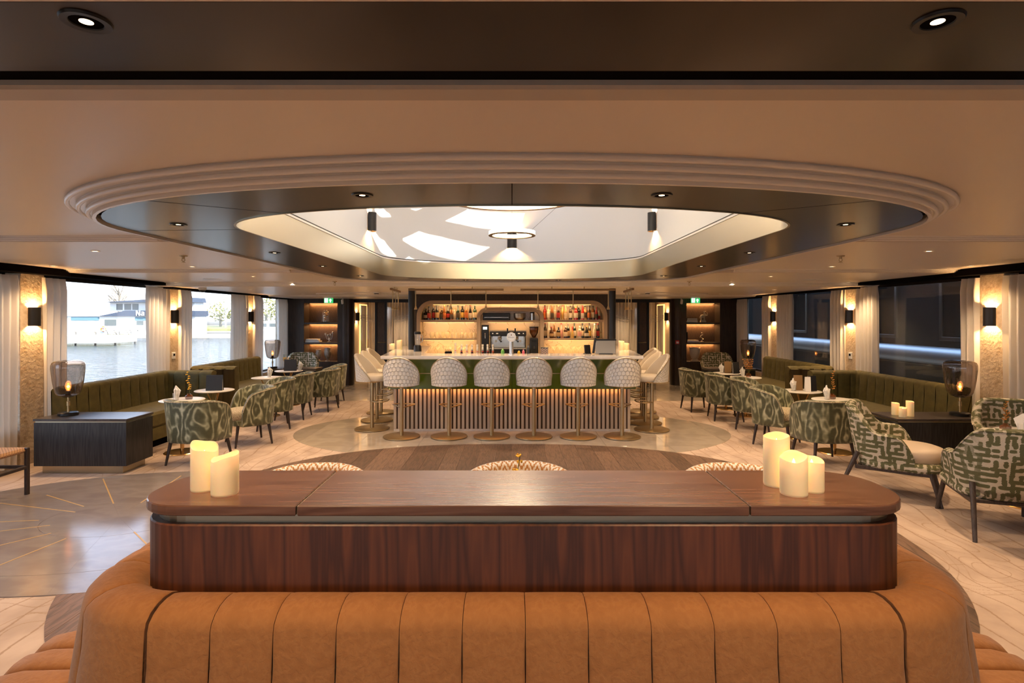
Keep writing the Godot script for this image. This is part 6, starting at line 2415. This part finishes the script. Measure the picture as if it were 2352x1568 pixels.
func glass_doors() -> void:
	for sd in [-1, 1]:
		var side: String = "river" if sd < 0 else "dark"
		var d := setting("door_1" if sd < 0 else "door_2", "glass double door with etched emblem behind the bar, %s side" % side)
		var s := mesh_start()
		for x in [3.93, 3.36, 3.12, 2.0]:
			box2(s, Vector3(sd * x - 0.025, 0, -13.96), Vector3(sd * x + 0.025, 2.0, -14.04), 0.003)
		box2(s, Vector3(sd * 1.9, 2.0, -13.95), Vector3(sd * 4.0, 2.1, -14.06), 0.003)
		commit(s, "door_frame", M.black_metal, d)
		for q in [[3.905, 3.385], [3.095, 2.05]]:
			s = mesh_start()
			box2(s, Vector3(sd * q[0], 0.03, -13.995), Vector3(sd * q[1], 2.0, -14.005), 0)
			commit(s, "pane", M.pane, d)
		s = mesh_start()
		box2(s, Vector3(sd * 3.335, 0.01, -13.98), Vector3(sd * 3.145, 2.0, -14.02), 0.003)
		var stile := commit(s, "door_stile", M.wenge_light, d)
		s = mesh_start()
		tube(s, [Vector3(sd * 3.12, 1.02, -13.95), Vector3(sd * 3.12, 1.02, -13.90), Vector3(sd * 3.30, 1.02, -13.90)], 0.011, 8)
		commit(s, "handle", M.brass_satin, stile)
		# etched double-wave emblem across each pane
		for q in [[3.62, 0.36, 1.0], [2.72, 0.42, -1.0]]:
			for k in 2:
				s = mesh_start()
				var pts := []
				for i in 31:
					var u := i / 30.0
					var a := u * TAU
					pts.append(Vector3(sd * q[0] + q[2] * sd * q[1] * (0.5 - 0.5 * cos(a)) * 0.9 - q[2] * sd * 0.2, 1.60 - 0.055 * k + 0.045 * sin(a) + 0.07 * (0.5 - 0.5 * cos(a)), -13.992))
				tube(s, pts, 0.006, 5)
				commit(s, "etched_emblem", M.etched, d)
	# the passage behind
	var s2 := mesh_start()
	box2(s2, Vector3(-5.75, 0, -17.0), Vector3(5.75, 2.5, -17.2), 0)
	built(s2, "wall_passage", M.plaster_pale, "pale plaster wall of the passage behind the glass doors")
	for sd in [-1, 1]:
		var w := setting("wall_lobby", "pale inner wall of the lobby behind the glass, %s side" % ("river" if sd < 0 else "dark"))
		var s := mesh_start()
		box2(s, Vector3(sd * 4.0, 0, -14.02), Vector3(sd * 5.5, 2.11, -14.1), 0)
		box2(s, Vector3(sd * 4.02, 0, -14.05), Vector3(sd * 4.12, 2.11, -17.0), 0)
		commit(s, "side_panel", M.plaster_pale, w)
		s = mesh_start()
		box2(s, Vector3(sd * 1.0, 0, -12.1), Vector3(sd * 2.0, 2.11, -14.1), 0)
		commit(s, "core_panel", M.wenge, w)
		# framed mirror glowing at its edge
		var t := thing("lit_mirror", "tall framed mirror with a glowing edge behind the %s side glass door" % ("river" if sd < 0 else "dark"), "mirror", Vector3(sd * 4.015, 0, -15.2), -sd * PI / 2, "lit mirrors behind the glass doors")
		s = mesh_start()
		cbox(s, Vector3(0, 1.30, 0.02), Vector3(0.62, 1.3, 0.03), 0.004)
		commit(s, "mirror_glass", M.mirror, t)
		s = mesh_start()
		for x in [-0.325, 0.325]:
			cbox(s, Vector3(x, 1.30, 0.02), Vector3(0.03, 1.36, 0.04), 0.003)
		for y in [0.635, 1.965]:
			cbox(s, Vector3(0, y, 0.02), Vector3(0.62, 0.03, 0.04), 0.003)
		commit(s, "lit_frame", M.led_amber, t)
		area(t, Vector3(0, 1.3, 0.05), Vector3(0, 0, 1), Vector2(0.6, 1.2), 0.18, WARM)
		again(sconce0, "half-round wall light in the lobby behind the %s side glass" % ("river" if sd < 0 else "dark"), Vector3(sd * 4.016, 1.65, -14.62), -sd * PI / 2, "half-round wall lights in the lobby")
		# pale drapes in the lobby
		for k in 2:
			var o := MeshInstance3D.new()
			o.name = numbered("lobby_drape")
			o.mesh = curtain_mesh(0.75, sd, k)
			o.material_override = M.sheer
			o.rotation.y = -PI / 2
			o.position = Vector3(sd * 2.5 - (0.75 if sd < 0 else 0.0) + k * 0.9 * sd * 0.85, 0, -15.6 - 0.2 * k)
			add_child(o)
			tag(o, "pale drape hanging in the lobby, %s panel behind the %s side glass" % [["inner", "outer"][k], "river" if sd < 0 else "dark"], "curtain", "drapes behind the glass doors")
		var dl: Node3D = make_downlight("lobby_downlight", "small downlight in the lobby behind the %s side glass" % ("river" if sd < 0 else "dark"), false, 1.6, 62, 0.036, Vector3(sd * 3.0, 2.08, -14.9))
	var a := setting("wall_end_panels", "dark panels between the shelf units and the side walls")
	for sd in [-1, 1]:
		var s := mesh_start()
		box2(s, Vector3(sd * 5.38, 0, -13.56), Vector3(sd * 5.56, 2.11, -14.0), 0)
		commit(s, "panel", M.wenge, a)

# ---------------------------------------------------------------- small fittings
func fittings() -> void:
	var s: SurfaceTool
	for sd in [-1, 1]:
		var side: String = "river" if sd < 0 else "dark"
		# exit sign
		var t := thing("exit_sign", "green emergency exit sign with running figure and arrow, %s side" % side, "sign", Vector3(sd * 4.31, 2.03, -13.3), 0, "green exit signs over the shelves")
		s = mesh_start()
		cbox(s, Vector3.ZERO, Vector3(0.215, 0.125, 0.02), 0.003)
		commit(s, "sign_panel", M.green_sign, t)
		s = mesh_start()
		cbox(s, Vector3(-0.052, 0, 0.0105), Vector3(0.08, 0.10, 0.002), 0)
		commit(s, "doorway_mark", M.sign_white, t)
		s = mesh_start()
		slab(s, PackedVector2Array([Vector2(0.045, 0.042), Vector2(0.085, 0.002), Vector2(0.06, 0.002), Vector2(0.06, -0.045), Vector2(0.03, -0.045), Vector2(0.03, 0.002), Vector2(0.005, 0.002)]), -0.0125, -0.0102)
		upright(s, "arrow_mark", M.sign_white, t)
		s = mesh_start()
		lathe(s, [Vector2(0, 0.0135), Vector2(0.008, 0.0135), Vector2(0.008, 0.0115)], 10, Transform3D(Basis(Vector3.RIGHT, PI / 2), Vector3(-0.05, 0.035, 0.0)))
		for q in [[-0.052, 0.024, -0.056, -0.004, 0.008], [-0.056, -0.004, -0.036, -0.014, 0.006], [-0.036, -0.014, -0.042, -0.04, 0.005], [-0.056, -0.004, -0.066, -0.024, 0.006], [-0.066, -0.024, -0.084, -0.026, 0.005], [-0.052, 0.02, -0.036, 0.006, 0.004], [-0.052, 0.022, -0.07, 0.012, 0.004]]:
			bar(s, Vector3(q[0], q[1], 0.0115), Vector3(q[2], q[3], 0.0115), q[4] * 0.5, q[4] * 0.5, 6)
		commit(s, "running_figure", M.green_sign, t)
		s = mesh_start()
		cbox(s, Vector3(0, 0.072, 0), Vector3(0.17, 0.02, 0.03), 0.002)
		commit(s, "mount", M.white_plastic, t)
		# sensor camera bracket
		t = thing("wall_speaker", "small white wall speaker at the ceiling beside the %s side shelves" % side, "speaker", Vector3(sd * 3.98, 2.0, -13.28), 0)
		s = mesh_start()
		cbox(s, Vector3(0, 0, 0), Vector3(0.05, 0.11, 0.05), 0.008, Basis(Vector3.RIGHT, 0.3))
		commit(s, "body", M.white_plastic, t)
		s = mesh_start()
		cbox(s, Vector3(0, 0.055, -0.03), Vector3(0.02, 0.05, 0.05), 0.003)
		commit(s, "bracket", M.white_plastic, t)
		# thermostat on the middle pier
		t = thing("thermostat", "white thermostat on the middle %s side pier" % side, "thermostat", Vector3(sd * 5.405, 1.03, -9.03), -sd * PI / 2)
		s = mesh_start()
		cbox(s, Vector3(0, 0, 0.008), Vector3(0.085, 0.105, 0.016), 0.004)
		commit(s, "plate", M.white_plastic, t)
		s = mesh_start()
		cbox(s, Vector3(0, 0.012, 0.017), Vector3(0.05, 0.035, 0.003), 0.001)
		commit(s, "display", M.screen_dark, t)
		# sprinklers
		for q in [[2.99, 5.15, 2.205, "in the second bay"], [2.6, 8.3, 2.17, "beside the far end of the ring"]]:
			t = thing("sprinkler", "brass sprinkler head %s, %s side" % [q[3], side], "sprinkler", Vector3(sd * q[0], q[2], -q[1]), 0, "ceiling sprinklers")
			s = mesh_start()
			lathe(s, [Vector2(0.035, 0), Vector2(0.033, -0.008), Vector2(0.012, -0.012), Vector2(0.012, -0.03), Vector2(0, -0.03)], 16)
			commit(s, "rosette", M.brass_satin, t)
			s = mesh_start()
			for k in [-1, 1]:
				tube(s, [Vector3(k * 0.01, -0.028, 0), Vector3(k * 0.016, -0.042, 0), Vector3(0, -0.058, 0)], 0.003, 6)
			commit(s, "yoke", M.brass_satin, t)
			s = mesh_start()
			lathe(s, [Vector2(0, -0.058), Vector2(0.016, -0.058), Vector2(0.016, -0.062), Vector2(0, -0.062)], 14)
			commit(s, "deflector", M.brass_satin, t)
		# smoke detector and vent
		t = thing("smoke_detector", "white smoke detector before the bar wall, %s side" % side, "smoke detector", Vector3(sd * 2.55, 2.11, -10.65), 0)
		s = mesh_start()
		lathe(s, [Vector2(0.06, 0), Vector2(0.06, -0.015), Vector2(0.045, -0.022), Vector2(0.03, -0.045), Vector2(0, -0.048)], 20)
		commit(s, "housing", M.white_plastic, t)
		s = mesh_start()
		lathe(s, [Vector2(0.0475, -0.022), Vector2(0.0385, -0.037)], 20)
		commit(s, "vent_band", M.black_metal, t)
		t = thing("ceiling_speaker", "flush round ceiling speaker in the third bay, %s side" % side, "speaker", Vector3(sd * 4.15, 2.17, -7.85), 0)
		s = mesh_start()
		lathe(s, [Vector2(0.12, 0), Vector2(0.118, -0.006), Vector2(0.10, -0.007)], 28)
		commit(s, "rim", M.moulding_paint, t)
		s = mesh_start()
		lathe(s, [Vector2(0.10, -0.005), Vector2(0.0, -0.006)], 28)
		commit(s, "grille", M.white_plastic, t)
	var d := thing("dome_camera", "small white dome camera under the ceiling edge, river side", "camera", Vector3(-4.95, 2.11, -9.05))
	s = mesh_start()
	lathe(s, [Vector2(0.06, 0), Vector2(0.058, -0.03), Vector2(0.045, -0.035)], 20)
	commit(s, "housing", M.white_plastic, d)
	s = mesh_start()
	lathe(s, [Vector2(0.044, -0.033), Vector2(0.038, -0.055), Vector2(0.02, -0.068), Vector2(0, -0.072)], 20)
	commit(s, "dome", M.black_metal, d)
	d = thing("fire_call_point", "small red fire alarm call point on the dark post beside the shelves", "alarm", Vector3(3.95, 1.04, -13.535))
	s = mesh_start()
	cbox(s, Vector3(0, 0, 0.015), Vector3(0.09, 0.09, 0.03), 0.006)
	commit(s, "housing", tone(lin(0.55, 0.02, 0.02), 0.4), d)
	s = mesh_start()
	cbox(s, Vector3(0, -0.005, 0.031), Vector3(0.055, 0.045, 0.004), 0.001)
	commit(s, "press_plate", M.white_plastic, d)
	# shallow oval coffer rim beyond the bar
	var c := setting("trim_6", "shallow oval coffer rim in the ceiling over the back of the bar")
	s = mesh_start()
	var o := super_oval(Vector2(0, -11.3), 3.9, 0.8, 2.2, 80)
	var o2 := super_oval(Vector2(0, -11.3), 3.84, 0.74, 2.2, 80)
	band(s, o, o2, 2.095, 2.12)
	commit(s, "rim", M.moulding_paint, c)

# ---------------------------------------------------------------- outside
func pane_block(parent: Node, called: String, m: Material, x0: float, x1: float, y0: float, y1: float, z0: float, z1: float) -> void:
	var s := mesh_start()
	box2(s, Vector3(x0, y0, z0), Vector3(x1, y1, z1), 0)
	commit(s, called, m, parent)

func bare_tree(at: Vector3, h: float, seedv: int, label: String, m: Material) -> void:
	var rng := RandomNumberGenerator.new()
	rng.seed = seedv
	var t := thing("bare_tree", label, "tree", at, 0, "bare trees on the far bank")
	var s := mesh_start()
	tube(s, [Vector3.ZERO, Vector3(0.1, h * 0.35, 0), Vector3(-0.05, h * 0.7, 0.1)], h * 0.022, 7, false, 0.5)
	commit(s, "trunk", m, t)
	s = mesh_start()
	for k in 26:
		var y := h * rng.randf_range(0.25, 0.68)
		var a := rng.randf() * TAU
		var L := h * rng.randf_range(0.22, 0.42)
		var p := Vector3(0.05, y, 0.0)
		var e := p + Vector3(cos(a) * L * 0.62, L * 0.8, sin(a) * L * 0.62)
		var mid := p.lerp(e, 0.5) + Vector3(0, L * 0.08, 0)
		tube(s, [p, mid, e], h * 0.009, 5, false, 0.3)
		for b in 4:
			var q := p.lerp(e, 0.35 + 0.16 * b)
			var a2 := a + rng.randf_range(-1.1, 1.1)
			tube(s, [q, q + Vector3(cos(a2) * L * 0.26, L * 0.32, sin(a2) * L * 0.26)], h * 0.005, 4, false, 0.3)
	commit(s, "branches", m, t)

func leafy_tree(at: Vector3, r: float, h: float, seedv: int, label: String) -> void:
	var rng := RandomNumberGenerator.new()
	rng.seed = seedv
	var t := thing("leafy_tree", label, "tree", at, 0, "hazy green trees on the far bank")
	var s := mesh_start()
	tube(s, [Vector3.ZERO, Vector3(0, h * 0.5, 0)], 0.3, 7)
	commit(s, "trunk", M.bark, t)
	s = mesh_start()
	for k in 420:
		var d := Vector3(rng.randfn(), rng.randfn(), rng.randfn()).normalized() * pow(rng.randf(), 0.33)
		var c := Vector3(d.x * r, h * 0.6 + d.y * h * 0.42, d.z * r)
		var z := r * rng.randf_range(0.05, 0.13)
		var B := Basis(Vector3(rng.randf(), rng.randf(), rng.randf()).normalized(), rng.randf() * TAU)
		face(s, [c + B * Vector3(-z, 0, 0), c + B * Vector3(0, 0, -z * 0.7), c + B * Vector3(z, 0, 0), c + B * Vector3(0, 0, z * 0.7)], Vector3.UP)
	commit(s, "crown", M.leaf_olive, t)

func outside() -> void:
	var s := mesh_start()
	box2(s, Vector3(-260, -3.0, -260), Vector3(-6.2, -2.6, 120), 0)
	var wtr := commit(s, "river_water", M.water)
	tag(wtr, "pale rippled river water outside the bright windows", "water")
	wtr.set_meta("kind", "structure")
	var Z := -90.0
	# floating jetty house
	var pj := thing("jetty", "long pale pontoon jetty in front of the white waterside house", "jetty", Vector3(0, 0, Z + 4))
	pane_block(pj, "deck", M.quay, -84, -58.3, -2.2, -1.2, -2.0, 4.0)
	pane_block(pj, "edge_strip", M.house_white, -84.2, -58.2, -1.35, -1.15, -2.1, -1.9)
	for i in 14:
		s = mesh_start()
		bar(s, Vector3(-72.5 + i * 1.05, -1.2, -1.6), Vector3(-72.5 + i * 1.05, 0.0, -1.6), 0.05, 0.05, 6)
		commit(s, "railing_post", M.house_white, pj)
	s = mesh_start()
	for y in [-0.05, -0.55]:
		tube(s, [Vector3(-72.5, y, -1.6), Vector3(-58.6, y, -1.6)], 0.035, 6)
	commit(s, "railing", M.house_white, pj)
	for i in 5:
		s = mesh_start()
		bar(s, Vector3(-71.2 + i * 3.1, -3.0, -2.3), Vector3(-71.2 + i * 3.1, -0.6, -2.3), 0.14, 0.14, 8)
		commit(s, "mooring_pile", M.bark, pj)
	var h := thing("waterside_house", "white two-storey waterside house with navy fascia and lettering outside the river windows", "building", Vector3(0, 0, Z - 2))
	pane_block(h, "lower_storey", M.house_white, -80, -51.5, -1.2, 1.75, -3.5, 0)
	pane_block(h, "upper_storey", M.house_white, -65.8, -52.0, 2.6, 4.1, -3.5, -0.6)
	s = mesh_start()
	slab(s, PackedVector2Array([Vector2(-67, 1.72), Vector2(-51.3, 1.72), Vector2(-51.3, 2.62), Vector2(-62.6, 2.65)]), 0.0, 4.0)
	upright(s, "navy_fascia", M.house_blue, h).position.z = 0.4
	s = mesh_start()
	slab(s, PackedVector2Array([Vector2(-66.2, 3.98), Vector2(-51.6, 3.98), Vector2(-51.8, 4.75), Vector2(-57, 4.6)]), 0.0, 4.2)
	upright(s, "roof", M.house_blue, h).position.z = 0.6
	pane_block(h, "lower_roof", M.house_white, -80, -66.8, 1.75, 2.0, -3.5, 0.3)
	for q in [[-64.7, -63.7], [-63.4, -62.3], [-62.1, -61.1], [-59.3, -58.2], [-54.6, -54.1]]:
		pane_block(h, "window", M.house_glass, q[0], q[1], 2.75, 3.75, -0.65, -0.55)
	for q in [[-61.0, -59.9, 0.3, 0.95], [-59.2, -57.8, 0.2, 0.95], [-54.4, -53.4, -1.1, 0.75], [-66.2, -64.3, 0.2, 1.2]]:
		pane_block(h, "window", M.house_glass, q[0], q[1], q[2], q[3], -0.05, 0.06)
	for q in [[-71.6, -67.1], [-61.2, -58.1]]:
		pane_block(h, "light_blue_sign", M.house_lightblue, q[0], q[1], 1.05, 1.6, 0.0, 0.1)
	lettering("Na", 1.35, M.house_white, h, Transform3D(Basis(), Vector3(-60.1, 2.2, 0.55)), "fascia_lettering", true)
	var lb := thing("life_ring", "small orange life ring on the jetty by the white house", "life ring", Vector3(-66.3, -0.35, Z - 1.8))
	s = mesh_start()
	var ring := []
	for i in 20:
		ring.append(Vector3(cos(TAU * i / 20) * 0.35, sin(TAU * i / 20) * 0.35, 0))
	tube(s, ring, 0.11, 8, true)
	commit(s, "ring", M.buoy, lb)
	for i in 3:
		var b := thing("jetty_bench", "grey picnic bench on the jetty, %s from the life ring" % ORD[i], "bench", Vector3(-64.6 + i * 1.9, -1.2, Z - 1.0), 0, "picnic benches on the jetty")
		pane_block(b, "top", M.quay, -0.8, 0.8, 0.70, 0.78, -0.4, 0.4)
		for x in [-0.6, 0.6]:
			s = mesh_start()
			bar(s, Vector3(x, 0.7, 0), Vector3(x * 1.2, 0, 0.5), 0.05, 0.05, 6)
			bar(s, Vector3(x, 0.7, 0), Vector3(x * 1.2, 0, -0.5), 0.05, 0.05, 6)
			commit(s, "leg", M.quay, b)
	# bank and quay further right
	var bk := thing("grass_bank", "yellowish grass bank beyond the white house", "bank", Vector3(0, 0, -118))
	s = mesh_start()
	slab(s, PackedVector2Array([Vector2(-130, 0), Vector2(-20, 0), Vector2(-20, -30), Vector2(-130, -30)]), -2.7, -0.6, 0.3)
	commit(s, "grass_top", M.bank, bk)
	var qw := thing("stone_quay", "low stone quay wall under the grass bank", "quay", Vector3(0, 0, -112))
	pane_block(qw, "wall", M.quay, -75, -30, -2.8, -1.5, -4, 0)
	pane_block(qw, "coping", M.house_white, -75.2, -29.8, -1.5, -1.35, -4.1, 0.1)
	bare_tree(Vector3(-84, -0.59, -121), 11.3, 3, "bare winter tree rising behind the white house", M.bark)
	bare_tree(Vector3(-60.5, -0.59, -119.5), 7.8, 7, "pale bare tree on the bank right of the white house", M.house_white)
	for i in 9:
		leafy_tree(Vector3(-82 + i * 5.2, -0.59, -124 - 5 * (i % 2)), 2.7, [4.6, 4.2, 5.0, 6.0, 7.2, 6.6, 7.6, 7.0, 6.2][i], 40 + i, "hazy olive tree on the far bank, %s from upstream" % ORD[i])
	var bt := thing("white_boat", "white motor boat moored across the river beyond the last river window", "boat", Vector3(-44.5, -2.6, -106), 0.0)
	s = mesh_start()
	slab(s, PackedVector2Array([Vector2(-6, -1.6), Vector2(4, -1.6), Vector2(7, 0), Vector2(4, 1.6), Vector2(-6, 1.6)]), 0.0, 1.9, 0.15)
	commit(s, "hull", M.house_white, bt)
	pane_block(bt, "cabin", M.house_white, -4, 3, 1.9, 3.4, -1.2, 1.2)
	for i in 4:
		pane_block(bt, "cabin_window", M.house_glass, -3.6 + i * 1.6, -2.5 + i * 1.6, 2.4, 3.0, -1.25, 1.25)
	# ship moored alongside, dark side
	var n := thing("moored_ship", "dark hull and windows of a ship moored close outside the dark windows", "ship", Vector3(7.05, 0, -8))
	pane_block(n, "hull_wall", M.hull_dark, 0, 0.3, -2.6, 6.5, -14, 16)
	s = mesh_start()
	var rows := []
	for i in 2:
		var row := []
		for j in 13:
			var a := PI / 2 + PI * j / 12.0
			row.append(Vector3(-0.02 + cos(a) * 0.13, 1.0 + sin(a) * 0.15, [-14.0, 16.0][i]))
		rows.append(row)
	sheet(s, rows, false, false, 1)
	commit(s, "chrome_fender", M.hull_chrome, n)
	s = mesh_start()
	for y in [0.86, 0.82]:
		box2(s, Vector3(-0.03, y, -14), Vector3(0.01, y + 0.012, 16), 0)
	commit(s, "hull_seam", M.steel_dark, n)
	for i in 6:
		var z := 9.2 - i * 3.15
		pane_block(n, "ship_window", M.hull_glass, -0.012, 0.01, 1.32, 2.35, z - 1.0, z + 1.0)
		s = mesh_start()
		for e in [-1.03, 1.03]:
			box2(s, Vector3(-0.03, 1.27, z + e - 0.03), Vector3(0.01, 2.4, z + e + 0.03), 0.003)
		for y in [1.29, 2.38]:
			box2(s, Vector3(-0.03, y - 0.03, z - 1.05), Vector3(0.01, y + 0.03, z + 1.05), 0.003)
		commit(s, "ship_window_frame", M.steel_dark, n)

func more_materials() -> void:
	wood("cabinet_top", lin(0.035, 0.027, 0.024), lin(0.075, 0.06, 0.054), Vector3(0.6, 4, 5), 0.28, 61)
	wood("wenge_light", lin(0.035, 0.020, 0.012), lin(0.10, 0.058, 0.034), Vector3(8, 0.5, 8), 0.5, 62)
	mat("steel_dark", lin(0.07, 0.065, 0.06), 0.3, 0.9)
	mat("steel_warm", lin(0.42, 0.34, 0.25), 0.35, 1.0)
	mat("screen_dark", lin(0.01, 0.01, 0.012), 0.1)
	glow("screen_pale", lin(0.7, 0.78, 0.82), 0.6)
	mat("mirror", lin(0.8, 0.8, 0.8), 0.03, 1.0)
	mat("plaster_pale", lin(0.52, 0.42, 0.30), 0.6)
	var m := mat("bar_glass", Color(0.95, 0.88, 0.70, 0.38), 0.05)
	m.transparency = BaseMaterial3D.TRANSPARENCY_ALPHA
	m = mat("silver_hammered", lin(0.46, 0.42, 0.36), 0.3, 1.0)
	relief(m, noise_map(63, 0.07, [[0.2, Color.BLACK], [0.8, Color.WHITE]], 256, 2, 0.0, FastNoiseLite.TYPE_CELLULAR), 0.8)
	tri(m, Vector3(3, 3, 3))
	m = mat("wave_tin", Color.WHITE, 0.5)
	m.albedo_texture = painted(128, 128, func(x, y):
		var k := fposmod(y / 128.0 * 5.0 + 0.3 * sin(x / 128.0 * TAU * 3.0), 1.0)
		return lin(0.45, 0.36, 0.26) if k < 0.4 else lin(0.30, 0.08, 0.03) if k < 0.6 else lin(0.05, 0.05, 0.06))
	tri(m, Vector3(8, 8, 8))

func _ready() -> void:
	camera_and_sky()
	make_materials()
	more_materials()
	floors()
	ceilings()
	side_walls()
	curtains()
	downlights()
	sconces()
	island_sofa()
	chairs()
	benches()
	bar_counter()
	back_bar()
	glass_doors()
	for sd in [-1, 1]:
		shelf_wall(sd)
	table_things()
	bottles()
	bar_things()
	ornaments()
	fittings()
	outside()
